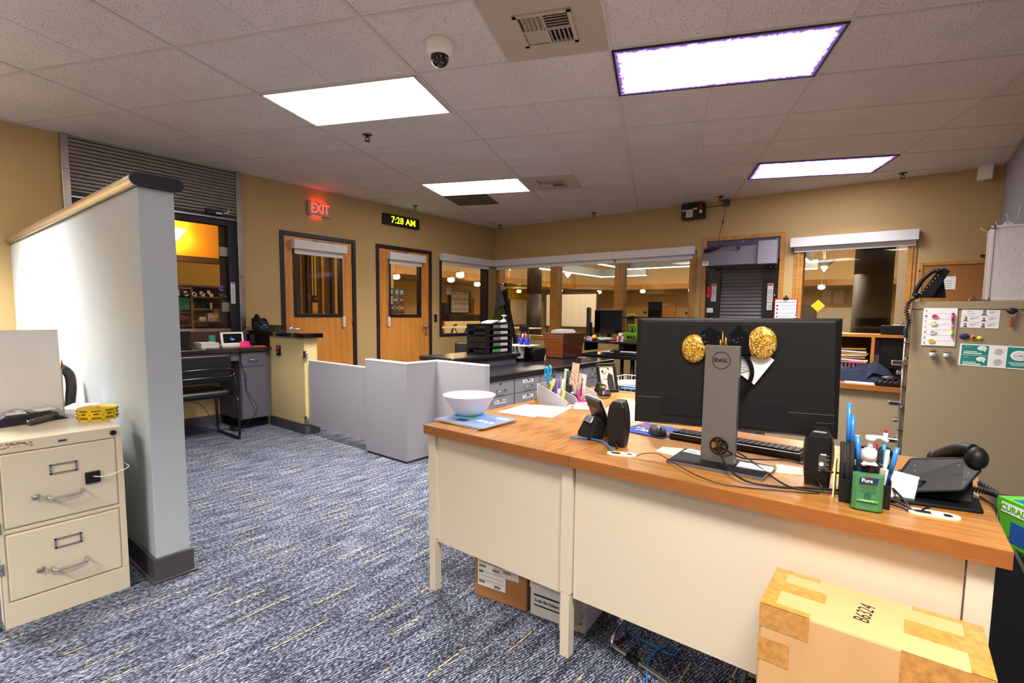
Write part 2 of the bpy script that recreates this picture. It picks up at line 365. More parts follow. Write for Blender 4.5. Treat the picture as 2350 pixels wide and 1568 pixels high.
# ------------------------------------------------------------------ doors
def make_door(n,D,handle_left,label):
    y0,y1,zt=D; root=thing('door_%d'%n,label,'door',(0,y0,0)); root['kind']='structure'; W=y1-y0
    mb=MB().use('frame_dark'); f=.05
    for a,b in ((0,f),(W-f,W)): mb.bb((-.15,a,0),(.014,b,zt))
    mb.bb((-.15,f,zt-f),(.014,W-f,zt))
    # stop
    mb.use('frame_black'); mb.bb((-.062,f,0),(-.05,f+.014,zt-f)); mb.bb((-.062,W-f-.014,0),(-.05,W-f,zt-f)); mb.bb((-.062,f,zt-f-.014),(-.05,W-f,zt-f))
    part('door_frame',mb,root,bev=.003)
    a,b=f+.004,W-f-.004; za,zb=.008,zt-f-.004; x0,x1=-.048,-.004
    gx=.60 if n==1 else .55; gc=(a+b)/2+(-.02 if n==1 else .0)
    g0,g1=gc-gx/2,gc+gx/2; gz0,gz1=onX(690,728,0).z+.03,2.0
    mb=MB().use('birch'); mb.bb((x0,a,za),(x1,g0,zb)); mb.bb((x0,g1,za),(x1,b,zb)); mb.bb((x0,g0,za),(x1,g1,gz0)); mb.bb((x0,g0,gz1),(x1,g1,zb)); leaf=part('door_leaf',mb,root)
    mb=MB().use('frame_black'); w=.03
    for (p,q,r,s) in ((g0-w,g0+.012,gz0-w,gz1+w),(g1-.012,g1+w,gz0-w,gz1+w)): mb.bb((x0-.008,p,r),(x1+.01,q,s))
    for (r,s) in ((gz0-w,gz0+.012),(gz1-.012,gz1+w)): mb.bb((x0-.008,g0,r),(x1+.01,g1,s))
    part('vision_frame',mb,root,bev=.002)
    mb=MB().use('pane'); mb.bb((-.03,g0,gz0),(-.024,g1,gz1)); part('glass_pane',mb,root)
    # lever
    s=1 if handle_left else -1; hy=(a+.062) if handle_left else (b-.062); hz=1.012
    mb=MB().use('chrome'); mb.lathe([(0,.016),(.030,.014),(.034,.006),(.034,0)],n=24)
    mb.xf(Matrix.Translation((x1,hy,hz))@Matrix.Rotation(PI/2,4,'Y'))
    mb.cyl((x1+.01,hy,hz),(x1+.055,hy,hz),.011); mb.tube(smooth_path([(x1+.052,hy-.008*s,hz),(x1+.055,hy+.04*s,hz),(x1+.052,hy+.09*s,hz-.002),(x1+.048,hy+.115*s,hz-.004)]),.0095)
    mb.cyl((x1,hy,hz-.11),(x1+.012,hy,hz-.11),.024)
    part('lever_handle',mb,root)
    # closer on top
    cy=gc+(.11 if n==1 else -.14)
    mb=MB().use('white_metal' if n==1 else 'steel_dark'); mb.bb((x1,cy-.13,zb-.145),(x1+.055,cy+.13,zb-.065),bev=.006); cl=part('door_closer',mb,root)
    mb=MB().use('steel_dark'); e=-1 if n==1 else 1
    mb.cyl((x1+.03,cy+.08*-e,zb-.065),(x1+.03,cy+.08*-e,zb-.02),.011); mb.box((x1+.035,cy-.03*-e,zb-.032),(.02,.24,.01)); mb.box((x1+.02,cy+.15*e,zb-.032),(.024,.05,.03)); part('closer_arm',mb,cl)
    # small roller blind fixed to the door
    mb=MB().use('white_metal'); mb.bb((x1+.002,g0-.05,gz1-.02),(x1+.085,g1+.06,gz1+.085),bev=.003); bl=part('door_blind',mb,root,label='white headbox of the door blind')
    mb=MB().use('paper_gray'); mb.bb((x1+.022,g0-.02,gz1-.075),(x1+.03,g1+.025,gz1+.01)); mb.use('white_metal'); mb.bb((x1+.018,g0-.02,gz1-.082),(x1+.034,g1+.025,gz1-.066),bev=.004); part('blind_hem',mb,bl)
    cy2=g1+.035 if n==1 else g0-.035
    mb=MB().use('white_metal'); mb.bb((x1,cy2-.018,gz0-.16),(x1+.03,cy2+.018,gz0-.02),bev=.006); mb.tube([(x1+.02,cy2,gz0),(x1+.02,cy2,gz1)],.002); part('chain_guide',mb,bl)
    # hinges side
    mb=MB().use('steel_dark'); hy2=b if handle_left else a
    for z in (.25,1.1,1.9): mb.cyl((x1+.004,hy2,z-.05),(x1+.004,hy2,z+.05),.008)
    part('hinge',mb,root)
    return root
make_door(1,D1,True,'birch door under the red exit sign, lever on its left edge')
make_door(2,D2,False,'birch door under the lit clock, lever on its right edge')
# ------------------------------------------------------------------ window 1 (left wall, dark frame)
def blind(name,axis,a,b,z0,z1,dep,hem,label,loc,seams=()):
    r=thing(name,label,'window blind',loc)
    def P(u0,d0,zz0,u1,d1,zz1): return ((d0,u0,zz0),(d1,u1,zz1)) if axis=='x' else ((u0,-d1,zz0),(u1,-d0,zz1))
    mb=MB().use('white_metal'); mb.bb(*P(a,0,z0,b,dep,z1),bev=.003)
    mb.use('ink_gray')
    for sx in seams: mb.bb(*P(sx-.0015,dep,z0+.002,sx+.0015,dep+.0006,z1-.002))
    part('headbox',mb,r)
    for (h0,h1) in hem:
        mb=MB().use('paper_gray'); mb.bb(*P(h0,.025,z0-.045,h1,.03,z0+.02)); mb.use('white_metal'); mb.bb(*P(h0,.02,z0-.06,h1,.036,z0-.042),bev=.004); part('blind_hem',mb,r)
    return r
root=thing('window_1','dark framed interior window right of the clock door','window',(0,0,0)); root['kind']='structure'
mb=MB().use('frame_dark'); a,b,c,d=W1; f=.045
mb.bb((-.145,a,c),(.012,a+f,d)); mb.bb((-.145,b-f,c),(.012,b,d)); mb.bb((-.145,a+f,c),(.012,b-f,c+f)); mb.bb((-.145,a+f,d-f),(.012,b-f,d))
part('window_frame',mb,root,bev=.003)
mb=MB().use('pane'); mb.bb((-.085,a+f,c+f),(-.079,b-f,d-f)); part('glass_pane',mb,root)
blind('window_blind','x',-1.335,onX(1127,620,.0).y,2.055,2.165,.085,[(-1.30,onX(1120,625,0).y)],'white roller blind headbox on the dark framed window by the corner',(0,0,0))
# ------------------------------------------------------------------ window 2 (back wall, three panes)
root=thing('window_2','wide three pane window in oak frame on the back wall','window',(0,0,0)); root['kind']='structure'
mb=MB().use('oak_trim')
X=[(.05,.13),(1.226,1.364),(2.402,2.530),(3.53,3.62)]
for (a,b) in X:
    mb.bb((a,-.014,.80),(b,.15,2.12)); w=b-a
    mb.bb((a+w*.3,-.024,.80),(b-w*.3,0,2.12))
part('mullion',mb,root,bev=.004)
mb=MB().use('oak_trim_h'); mb.bb((.05,-.02,.80),(3.62,.15,.865)); mb.bb((.05,-.014,2.05),(3.62,.15,2.12)); part('sill_rail',mb,root,bev=.004)
mb=MB().use('wall_tan'); 
for (p,q) in zip(X,X[1:]):
    mb=MB().use('pane'); mb.bb((p[1],.07,.865),(q[0],.076,2.05)); part('glass_pane',mb,root)
b1=blind('window_blind','y',.012,2.395,2.06,2.17,.085,[(.07,1.215),(1.24,2.385)],'long white blind headbox over the left two back panes',(0,0,0),seams=())
b2=blind('window_blind','y',2.40,3.605,2.055,2.165,.085,[(2.43,3.57)],'white blind headbox over the third back pane',(0,0,0))
# ------------------------------------------------------------------ window 3 (back wall right)
root=thing('window_3','single back window in oak frame left of the cork board','window',(0,0,0)); root['kind']='structure'
mb=MB().use('oak_trim')
for (a,b) in ((4.80,4.90),(5.885,5.965)):
    mb.bb((a,-.014,.80),(b,.15,2.10)); mb.bb((a+.03,-.024,.80),(b-.03,0,2.10))
mb.use('oak_trim_h'); mb.bb((4.80,-.014,.80),(5.965,.15,.87)); mb.bb((4.80,-.014,2.03),(5.965,.15,2.10)); part('window_frame',mb,root,bev=.004)
mb=MB().use('pane'); mb.bb((4.90,.07,.87),(5.885,.076,2.03)); part('glass_pane',mb,root)
blind('window_blind','y',4.76,5.972,2.062,2.172,.095,[(4.80,5.955)],'white blind headbox on the back window beside the cork board',(0,0,0))
# ------------------------------------------------------------------ reception window in the left wall + rolling shutter
root=thing('window_4','dark framed reception window under the silver rolling shutter','window',(0,0,0)); root['kind']='structure'
ya,yb=-5.69,-4.335; zb,zt=1.0,2.235
mb=MB().use('frame_dark'); yi=onX(527,600,0).y
mb.bb((-.12,yi,.85),(-.02,yb,zt)); mb.bb((-.12,ya,.85),(-.02,ya+.07,zt)); mb.bb((-.12,ya+.07,zt-.09),(-.02,yi,zt)); part('window_frame',mb,root,bev=.003)
mb=MB().use('brown'); mb.bb((-.12,ya+.07,.85),(-.02,yi,zb)); 
part('sill_panel',mb,root,bev=.003)
mb=MB().use('pane'); mb.bb((-.075,ya+.07,zb),(-.07,yi,zt-.09)); part('glass_pane',mb,root)
mb=MB().use('brown'); yj=onX(513,600,0).y; mb.bb((-.11,yj,zb),(-.085,yi-.004,zt-.09)); part('jamb_strip',mb,root)
mb=MB().use('acrylic'); 
for z in (onX(518,577,0).z,onX(523,705,0).z): mb.use('stainless'); mb.bb((-.068,yj-.012,z-.05),(-.05,yi+.01,z+.05))
part('pane_clip',mb,root)
mb=MB().use('stainless'); mb.bb((-.07,ya+.07,zb),(-.03,yi,zb+.03)); part('pane_track',mb,root)
p0,p1=onX(529,648,-.02),onX(540,697,-.02)
mb=MB().use('white_paper'); mb.bb((-.02,p0.y,p1.z),(-.0185,p1.y+.004,p0.z)); mb.use('red'); mb.bb((-.0185,p0.y+.004,p0.z-.02),(-.018,p1.y,p0.z-.008)); mb.use('ink_gray')
for k in range(14): mb.bb((-.0185,p0.y+.006,p1.z+.012+k*.013),(-.018,p1.y-.002,p1.z+.017+k*.013))
solo('notice_sticker',mb,'narrow white warning label on the dark reception window frame','label')
sh=thing('rolling_shutter','silver slatted rolling shutter half hidden by the gray partition','shutter',(0,0,0))
mb=MB().use('stainless')
for a,b in ((-5.744,-5.69),(-4.335,-4.279)): mb.bb((-.03,a,.855),(.03,b,CH))
part('side_guide',mb,sh,bev=.003)
mb=MB().use('steel_dark'); 
for a in (-5.717,-4.307):
    for z in (2.44,1.6):
        for dy in (-.012,.012): mb.cyl((.03,a+dy,z),(.032,a+dy,z),.005)
part('guide_screw',mb,sh)
NTm=mat('slat','#8d8580',.38,.75,noise=.1,nscale=4)
mb=MB().use('slat'); z=2.25; k=0; pts=[]
while z<2.735:
    for (dx,dz) in ((0,0),(.007,.004),(.010,.012),(.010,.022),(.006,.029)): pts.append((dx,z+dz))
    z+=.0335
pr=[(x,-5.69,zz) for x,zz in pts]
V=[[mb.bm.verts.new(Vector((x,yy,zz))) for x,zz in pts] for yy in (-5.69,-4.335)]
mb._fin([mb.bm.faces.new([V[0][i],V[1][i],V[1][i+1],V[0][i+1]]) for i in range(len(pts)-1)])
part('slat_curtain',mb,sh)
mb=MB().use('frame_black'); mb.bb((-.012,-5.69,2.225),(.02,-4.335,2.255)); mb.use('stainless'); mb.bb((-.012,-5.69,2.205),(.012,-4.335,2.225)); part('bottom_bar',mb,sh,bev=.003)
p=onX(492,488,.02); mb=MB().use('black'); mb.bb((.012,p.y-.085,p.z-.022),(.06,p.y+.075,p.z+.03),bev=.004); mb.use('paper_gray'); mb.bb((.06,p.y,p.z-.016),(.061,p.y+.06,p.z+.002)); part('motor_lock',mb,sh)
mb=MB().use('white_plastic'); mb.tube(smooth_path([(.03,p.y+.08,p.z),(.035,p.y+.12,p.z+.015),(.03,p.y+.14,p.z+.03),(.02,p.y+.135,p.z+.05)]),.006); part('lock_cord',mb,sh)
# ------------------------------------------------------------------ half wall by reception
mb=MB().use('half_wall_paint'); mb.bb((0,-4.255,0),(1.214,-4.12,.968)); hw=struct('wall_reception',mb,bev=.003)
mb=MB().use('rubber_base'); mb.bb((.50,-4.267,0),(1.226,-4.108,.105)); struct('baseboard',mb,hw,bev=.005)
mb=MB().use('black_gloss'); mb.bb((0,-4.292,.968),(1.27,-4.085,1.012)); mb.use('steel_dark')
for x in (.60,.72,1.18): mb.bb((x,-4.2925,.969),(x+.002,-4.0845,1.0125))
struct('cap_slab',mb,hw,bev=.004)
mb=MB().use('black_gloss'); mb.bb((0,-4.262,.85),(.515,-4.255,.968)); mb.bb((0.0,-4.33,.85),(.02,-4.262,.985)); struct('backsplash',mb,hw)
# ================================================================== ceiling fixtures
LIGHT_E=7.0; LAMP_W=36.0; LAMP_SPREAD=112
mat('troffer_lens','#ffffff',.6,emit='#fff4e6',es=LIGHT_E)
mat('troffer_frame','#c9c2bb',.5)
mat('lens_rib','#e9e4dc',.6,emit='#fff2e2',es=LIGHT_E*.55)
def cover_mat(name,thr):
    t=NT(name); co=t.coord('Object'); sep=t.node('ShaderNodeSeparateXYZ'); t.link(co,sep.inputs[0])
    def mth(op,a,b=None):
        x=t.node('ShaderNodeMath',operation=op)
        for i,v in enumerate((a,b)):
            if v is None: continue
            if isinstance(v,(int,float)): x.inputs[i].default_value=v
            else: t.link(v,x.inputs[i])
        return x.outputs[0]
    ax=mth('SUBTRACT',.597,mth('ABSOLUTE',sep.outputs[0])); ay=mth('SUBTRACT',.292,mth('ABSOLUTE',sep.outputs[1]))
    n=t.node('ShaderNodeTexNoise',i_Scale=42.0,i_Detail=3.0); t.link(co,n.inputs['Vector'])
    e=mth('ADD',mth('MINIMUM',ax,ay),mth('MULTIPLY',mth('SUBTRACT',n.outputs[0],.5),.05))
    edge=t.ramp(mth('MULTIPLY',e,10.0),[(0,'#0a0614'),(.22,'#1c0f3a'),(.36,'#7a5cc8'),(.46,'#ffffff')])
    mp=t.node('ShaderNodeMapping'); t.link(co,mp.inputs[0]); mp.inputs['Scale'].default_value=(1,.45,1); mp.inputs['Rotation'].default_value=(0,0,.35)
    n2=t.node('ShaderNodeTexNoise',i_Scale=60.0,i_Detail=2.0); t.link(mp.outputs[0],n2.inputs['Vector'])
    n3=t.node('ShaderNodeTexNoise',i_Scale=5.0,i_Detail=1.0); t.link(co,n3.inputs['Vector'])
    spots=t.ramp(mth('MULTIPLY',n2.outputs[0],mth('ADD',.72,mth('MULTIPLY',n3.outputs[0],.5))),[(.55,'#ffffff'),(.6,'#c9a6e0'),(.68,'#8a5fb8')])
    n4=t.node('ShaderNodeTexNoise',i_Scale=9.0,i_Detail=2.0); t.link(co,n4.inputs['Vector']); grn=t.ramp(n4.outputs[0],[(.62,'#ffffff'),(.72,'#c8e8c8')])
    c=t.mix(1.0,t.mix(1.0,edge,spots,'MULTIPLY'),grn,'MULTIPLY')
    t.link(c,t.b.inputs['Emission Color']); t.b.inputs['Emission Strength'].default_value=LIGHT_E*.95; t.b.inputs['Base Color'].default_value=(.3,.25,.4,1)
cover_mat('lamp_cover',.1)
def troffer(u,v,label,kind='plain',wk=1.0):
    c=gp(u+1,v+.5); r=thing('ceiling_light',label,'ceiling light',(c.x,c.y,CH),GA,'recessed ceiling lights')
    hx,hy=.598,.294; fr=MB().use('frame_black' if kind=='cover' else 'troffer_frame')
    fr.bb((-hx-.006,-hy-.006,-.012),(hx+.006,-hy+.008,0)); fr.bb((-hx-.006,hy-.008,-.012),(hx+.006,hy+.006,0)); fr.bb((-hx-.006,-hy,-.012),(-hx+.008,hy,0)); fr.bb((hx-.008,-hy,-.012),(hx+.006,hy,0))
    if kind!='cover':
        fr.use('frame_black'); fr.bb((hx-.02,-hy+.008,-.009),(hx-.008,hy-.008,-.004)); fr.bb((-hx+.008,-hy+.008,-.009),(-hx+.016,hy-.008,-.004)); fr.bb((-hx,-hy+.008,-.009),(hx,-hy+.014,-.004))
    part('frame',fr,r)
    if kind=='cover':
        mb=MB().use('lamp_cover')
        def fn(a,b): return ((a*2-1)*.597,(b*2-1)*.292,-.010-.018*math.sin(PI*b)*(.6+.4*math.sin(3*PI*a))*(math.sin(PI*a)**.3 if 0<a<1 else 0))
        mb.grid(fn,24,12); part('cloth_cover',mb,r,label='printed cloth light cover with a purple border')
    else:
        mb=MB().use('troffer_lens'); mb.bb((-hx+.016,-hy+.012,-.009),(hx-.02,hy-.008,-.006)); part('diffuser',mb,r)
        mb=MB().use('lens_rib')
        for k in range(1,6): x=-hx+k*2*hx/6; mb.bb((x-.002,-hy+.012,-.0125),(x+.002,hy-.008,-.0088))
        for k in (1,2): y=-hy+k*2*hy/3; mb.bb((-hx+.016,y-.002,-.0125),(hx-.02,y+.002,-.0088))
        part('louver',mb,r)
    ld=bpy.data.lights.new('tube_lamp','AREA'); ld.shape='RECTANGLE'; ld.size=1.12; ld.size_y=.52; ld.energy=LAMP_W*wk; ld.spread=math.radians(LAMP_SPREAD); ld.color=(1,.955,.90)
    lo=bpy.data.objects.new('tube_lamp',ld); link(lo,r); lo.location=(0,0,-.05)
    return r
troffer(-4,0,'bare white ceiling light nearest the dome camera')
troffer(-4,4,'smaller looking white ceiling light beside the far square vent',wk=.7)
troffer(0,0,'large ceiling light with purple bordered cloth cover, right of the near vent','cover')
troffer(2,4,'far ceiling light with sagging purple cloth cover near the back wall','cover',wk=.7)
troffer(-8,-3,'ceiling light near the left wall, outside the frame on the left',wk=2.6)
troffer(0,-5,'ceiling light overhead, outside the frame above the oak desk')
troffer(-4,-7,'ceiling light behind the camera',wk=1.5)
# ---- vents
mat('vent_metal','#b9ac9c',.5)
def vent(u,v,label,face=.30):
    c=gp(u+.5,v+.5); r=thing('ceiling_vent',label,'air vent',(c.x,c.y,CH),GA,'square ceiling vents')
    h=.296; g=face/2; mb=MB().use('vent_metal')
    for a,b in (((-h,-h),(h,-g)),((-h,g),(h,h)),((-h,-g),(-g,g)),((g,-g),(h,g))): mb.bb((a[0],a[1],-.010),(b[0],b[1],-.002))
    part('face_panel',mb,r)
    mb=MB().use('vent_metal'); w=.022
    for a,b in (((-g,-g),(g,-g+w)),((-g,g-w),(g,g)),((-g,-g),(-g+w,g)),((g-w,-g),(g,g))): mb.bb((a[0],a[1],-.020),(b[0],b[1],-.004))
    mb.bb((-.004,-g,-.019),(.004,g,-.003)); mb.bb((-g,-.004,-.019),(g,.004,-.003)); part('grille_frame',mb,r)
    mb=MB().use('black'); mb.bb((-g,-g,-.003),(g,g,-.001)); part('duct',mb,r)
    q=g-w
    for sx,sy in ((-1,-1),(1,-1),(-1,1),(1,1)):
        mb=MB().use('vent_metal'); vert=(sx*sy>0)
        for k in range(5):
            o=.012+k*(q-.01)/5
            if vert: mb.box((sx*o,sy*q/2,-.012),(.003,q-.008,.02),rot=(0,.7*-sx,0))
            else: mb.box((sx*q/2,sy*o,-.012),(q-.008,.003,.02),rot=(.7*sy,0,0))
        part('louver',mb,r)
    return r
vent(-1,-1,'large near square vent left of the purple covered light')
vent(-2,4,'small far square vent beside the white ceiling light')
mb=MB().use('steel_dark'); mb.bb((-.29,-.29,-.008),(.29,.29,-.002))
mb.use('vent_metal')
for k in range(5): mb.bb((-.29,-.29+k*.145-.003,-.009),(.29,-.29+k*.145+.003,-.002))
c=gp(-3.5,5.5); solo('return_grille',mb,'dark gray return air panel beyond the far white ceiling light','air vent',(c.x,c.y,CH),GA)
# ---- dome camera
p=onZ(1009,96,CH); r=thing('dome_camera','white security camera with black dome on the ceiling','security camera',(p.x,p.y,CH),0)
mb=MB().use('diff_white'); mb.lathe([(.075,0),(.078,-.02),(.074,-.05),(.06,-.075),(.052,-.08)],n=36); part('housing',mb,r)
mb=MB().use('black_gloss'); mb.lathe([(.051,-.078),(.050,-.095),(.042,-.117),(.028,-.13),(.010,-.136),(0,-.137)],n=32,cap=False); part('dome',mb,r)
# ---- sprinklers
def sprinkler(px,py,label):
    p=onZ(px,py,CH); r=thing('fire_sprinkler',label,'sprinkler',(p.x,p.y,CH),.4,'pendant sprinklers')
    mb=MB().use('steel_dark'); mb.lathe([(.04,0),(.04,-.004),(.015,-.008)],n=20); part('escutcheon',mb,r)
    mb=MB().use('frame_black'); mb.cyl((0,0,-.006),(0,0,-.025),.012); mb.tube([(.012,0,-.022),(.018,0,-.035),(.008,0,-.052)],.004); mb.tube([(-.012,0,-.022),(-.018,0,-.035),(-.008,0,-.052)],.004); mb.cyl((0,0,-.052),(0,0,-.056),.022); part('head',mb,r)
for a in ((843,309,'sprinkler just past the white light nearest the dome camera'),(953,472,'sprinkler above the lit clock'),(1148,517,'sprinkler at the corner of the left and back walls'),(1363,488,'sprinkler above the third back pane'),(1654,451,'sprinkler beside the small conduit box and black control box'),(2072,397,'sprinkler right of the far purple covered light')): sprinkler(*a)
# ---- motion sensor in the corner
p=onY(2262,395,-.06); r=thing('motion_sensor','small white motion sensor high in the right corner','sensor',(p.x,0,p.z),0)
mb=MB().use('diff_white'); mb.box((0,-.075,-.005),(.12,.045,.15),rot=(-.25,.0,-.25),bev=.012); part('sensor_body',mb,r)
mb=MB().use('diff_white'); mb.cyl((.0,0,.03),(0,-.055,.03),.02); part('bracket',mb,r)
mb=MB().use('brown'); mb.box((.033,-.108,-.055),(.03,.012,.02),rot=(-.25,0,-.25)); mb.box((-.045,-.09,-.062),(.018,.012,.015),rot=(-.25,0,-.25)); part('lens',mb,r)
# ================================================================== wall fixtures
mat('exit_red','#ff5a40',.5,emit='#ff4a2c',es=1.1); mat('exit_face','#b8928c',.5)
p0,p1=onX(706,460,.03),onX(758,501,.03); cy,cz=(p0.y+p1.y)/2,(p0.z+p1.z)/2; W,Hh=p1.y-p0.y,p0.z-p1.z
r=thing('exit_sign','lit red and white exit sign above the left birch door','exit sign',(0,cy,cz),0)
mb=MB().use('exit_face'); mb.bb((0,-W/2,-Hh/2),(.045,W/2,Hh/2),bev=.012,seg=3); part('housing',mb,r)
mb=MB().use('exit_red'); mb.text('EXIT',(.0455,.004,0),(0,1,0),(0,0,1),Hh*.98,depth=.002,sx=.72,off=.003); part('letters',mb,r)
mat('exit_lamp','#ff2a14',.5,emit='#ff2010',es=9.0); mb=MB().use('exit_lamp'); mb.bb((.012,-W*.3,Hh/2-.001),(.034,W*.3,Hh/2+.003)); mb.bb((.015,-W*.3,-Hh/2-.003),(.025,W*.1,-Hh/2+.001)); part('lamp_slot',mb,r)
mat('clock_led','#c8e000',.5,emit='#c6ea10',es=2.2)
p0,p1=onX(880,488,.04),onX(962,528,.04); cy,cz=(p0.y+p1.y)/2,(p0.z+p1.z)/2; W,Hh=p1.y-p0.y,p0.z-p1.z
r=thing('digital_clock','black wall clock reading 7:28 AM in yellow green digits','clock',(0,cy,cz),0)
mb=MB().use('black'); mb.bb((0,-W/2,-Hh/2),(.05,W/2,Hh/2),bev=.004); part('case',mb,r)
mb=MB().use('clock_led'); mb.text('7:28 AM',(.0505,.022,-.003),(0,1,0),(0,0,1),Hh*.86,depth=.001,sx=1.0,off=.001); part('digits',mb,r)
p0,p1=onX(994.5,720,.0),onX(1003.5,739,.0); r=thing('card_reader','slim black card reader with red light beside the clock door','card reader',(0,(p0.y+p1.y)/2,(p0.z+p1.z)/2),0)
mb=MB().use('black'); mb.bb((0,-.022,-.06),(.02,.022,.06),bev=.004); part('case',mb,r)
mb=MB().use('exit_red'); mb.bb((.012,-.02,.058),(.021,.02,.064)); part('indicator',mb,r)
# black control box + conduit + wire on the back wall
p0,p1=onY(1565,463,-.1),onY(1614,507,-.1); r=thing('control_box','black electric control box high on the back wall','control box',((p0.x+p1.x)/2,0,(p0.z+p1.z)/2),0); w,h=(p1.x-p0.x)/2,(p0.z-p1.z)/2
h=min(h,CH-r.location.z-.02)
mb=MB().use('black'); mb.bb((-w,-.11,-h),(w,-.002,h),bev=.006); part('case',mb,r)
mb=MB().use('paper_gray'); mb.bb((-w*.55,-.1115,-h*.78),(w*.05,-.11,h*.2)); mb.use('ink_gray')
for k in range(9): mb.bb((-w*.5,-.112,-h*.7+k*h*.09),(w*.0,-.1114,-h*.7+k*h*.09+.004))
mb.use('yellow'); mb.bb((-w*.9,-.1115,h*.05),(-w*.6,-.11,h*.25)); mb.bb((w*.1,-.1115,h*.15),(w*.45,-.11,h*.38)); mb.use('dark_red'); mb.bb((w*.62,-.1115,h*.2),(w*.86,-.11,h*.8)); mb.use('paper_gray'); mb.bb((w*.64,-.1115,-h*.35),(w*.86,-.11,h*.05)); part('stickers',mb,r)
p=onY(1667,463,-.03); r=thing('conduit_box','small gray conduit box with a hanging fusible cord','conduit box',(p.x,0,min(p.z,CH-.05)),0)
mb=MB().use('steel_dark'); mb.box((0,-.03,0),(.075,.06,.075),bev=.006); part('box',mb,r)
q=onY(1653,565,-.14); mb=MB().use('dark_red'); L=[(0,-.03,-.03),(-.02,-.05,-.2),(-.05,-.10,-.45),(q.x-p.x,-.14,q.z-r.location.z+.03)]; mb.tube(smooth_path(L),.0035,6); mb.use('steel_dark'); mb.cyl((-.022,-.052,-.22),(-.027,-.06,-.27),.009); part('cord',mb,r)
mb=MB().use('steel_dark'); mb.tube([(-.03,-.02,-.02),(-.3,-.012,-.03)],.005); part('conduit',mb,r)
# ---- back fire shutter
mat('hood_gray','#6f6a76',.5,spec=.35,noise=.05,nscale=150); mat('hood_dark','#4b4560',.5)
mat('slat_gray','#6b666c',.5,spec=.35)
mb=MB().use('oak_trim'); 
f0=onY(1616,548,-.01); f1=onY(1803,533,-.01)
mb.bb((3.70,-.018,.80),(3.755,.15,2.265)); mb.bb((4.64,-.018,.80),(4.695,.15,2.265)); mb.use('oak_trim_h'); mb.bb((3.755,-.018,2.215),(4.64,.15,2.265)); mb.bb((3.755,-.018,.80),(4.64,.15,.86)); o=struct('trim_1',mb,bev=.003)
r=thing('fire_shutter','gray roll down fire shutter with hood in the oak framed hatch','shutter',(0,0,0))
mb=MB().use('hood_dark'); mb.bb((3.755,.0,1.95),(4.64,.02,2.215)); mb.use('white_metal')
for x in (3.80,4.2,4.6): mb.cyl((x,0,2.19),(x,-.004,2.19),.006)
part('back_plate',mb,r)
mb=MB().use('black'); mb.bb((3.755,.02,.86),(3.94,.06,1.96)); mb.bb((4.46,.02,.86),(4.64,.06,1.96)); mb.use('white_metal')
for x in (3.775,3.84,4.60,4.54):
    for z in (1.85,1.5,1.2): mb.cyl((x,.02,z),(x,.014,z),.007)
part('side_guide',mb,r)
mb=MB().use('slat_gray'); pts=[]; z=.86
while z<1.97:
    for (dy,dz) in ((0,0),(-.006,.005),(-.012,.018),(-.010,.03),(-.002,.043)): pts.append((.055+dy,z+dz))
    z+=.047
V=[[mb.bm.verts.new(Vector((x,yy,zz))) for yy,zz in pts] for x in (3.93,4.47)]
mb._fin([mb.bm.faces.new([V[0][i],V[1][i],V[1][i+1],V[0][i+1]]) for i in range(len(pts)-1)])
part('slat_curtain',mb,r)
h0=onY(1611,571,-.26); h1=onY(1790,606,-.26)
mb=MB().use('hood_gray'); hx0,hx1=onY(1611,611,-.26).x,4.62; hz0,hz1=onY(1612,611,-.26).z,onY(1612,571,-.26).z
mb.bb((hx0,-.26,hz0),(hx1,.0,hz1),bev=.003); mb.use('steel_dark'); mb.bb((hx0+.105,-.2605,hz0+.002),(hx0+.108,-.259,hz1-.002)); part('hood',mb,r)
m0,m1=onY(1740,553,-.34),onY(1781,604,-.34); mb=MB().use('hood_gray'); mb.bb((m0.x,-.34,m1.z),(m1.x,-.262,m0.z),bev=.004); part('motor_box',mb,r)
a=onY(1612,601,-.262); b=onY(1625,611,-.262); mb=MB().use('white_paper'); mb.bb((a.x,-.2625,b.z+.006),(b.x,-.2605,a.z)); mb.use('red'); mb.bb((a.x+.008,-.2628,a.z-.018),(b.x-.008,-.2624,a.z-.008)); 
for k in range(4): mb.bb((a.x+.01,-.2628,b.z+.014+k*.008),(b.x-.01,-.2624,b.z+.017+k*.008))
part('warning_label',mb,r)
a=onY(1617,577,-.29); b=onY(1652,565,-.29); c=onY(1695,567,-.29); mb=MB().use('black'); mb.cyl(a,b,.024,.018); mb.use('steel_dark'); mb.tube([b,c],.006); mb.cyl(c+Vector((-.01,0,0)),c+Vector((.02,0,0)),.014); mb.bb((c.x,-.29,c.z-.01),(c.x+.015,-.26,c.z+.01)); mb.bb((b.x-.01,-.29,b.z-.008),(b.x+.01,-.26,b.z+.008)); part('release_arm',mb,r)
def lab(x0,x1,y0,y1,d,head):
    a=onY(x0,y0,d); b=onY(x1,y1,d); mb.use('paper_gray'); mb.bb((a.x,d-.001,b.z),(b.x,d,a.z)); H=a.z-b.z
    mb.use(head); mb.bb((a.x+.004,d-.0016,a.z-H*.12),(b.x-.004,d-.0008,a.z-H*.03)); mb.use('ink_gray')
    for k in range(10): mb.bb((a.x+.006,d-.0016,b.z+H*.06+k*H*.065),(b.x-.006,d-.0008,b.z+H*.085+k*H*.065))
mb=MB(); lab(1633,1643,652,692,.019,'red'); lab(1762,1773,651,693,.019,'red'); lab(1760,1771,693,712,.019,'red'); part('instruction_label',mb,r)
a=onY(1623,658,.019); b=onY(1633,683,.019); mb=MB().use('red'); mb.bb((a.x,.017,b.z),(b.x,.0195,(a.z+b.z)/2-.004)); mb.bb((a.x,.017,(a.z+b.z)/2+.004),(b.x,.0195,a.z)); part('red_label',mb,r)
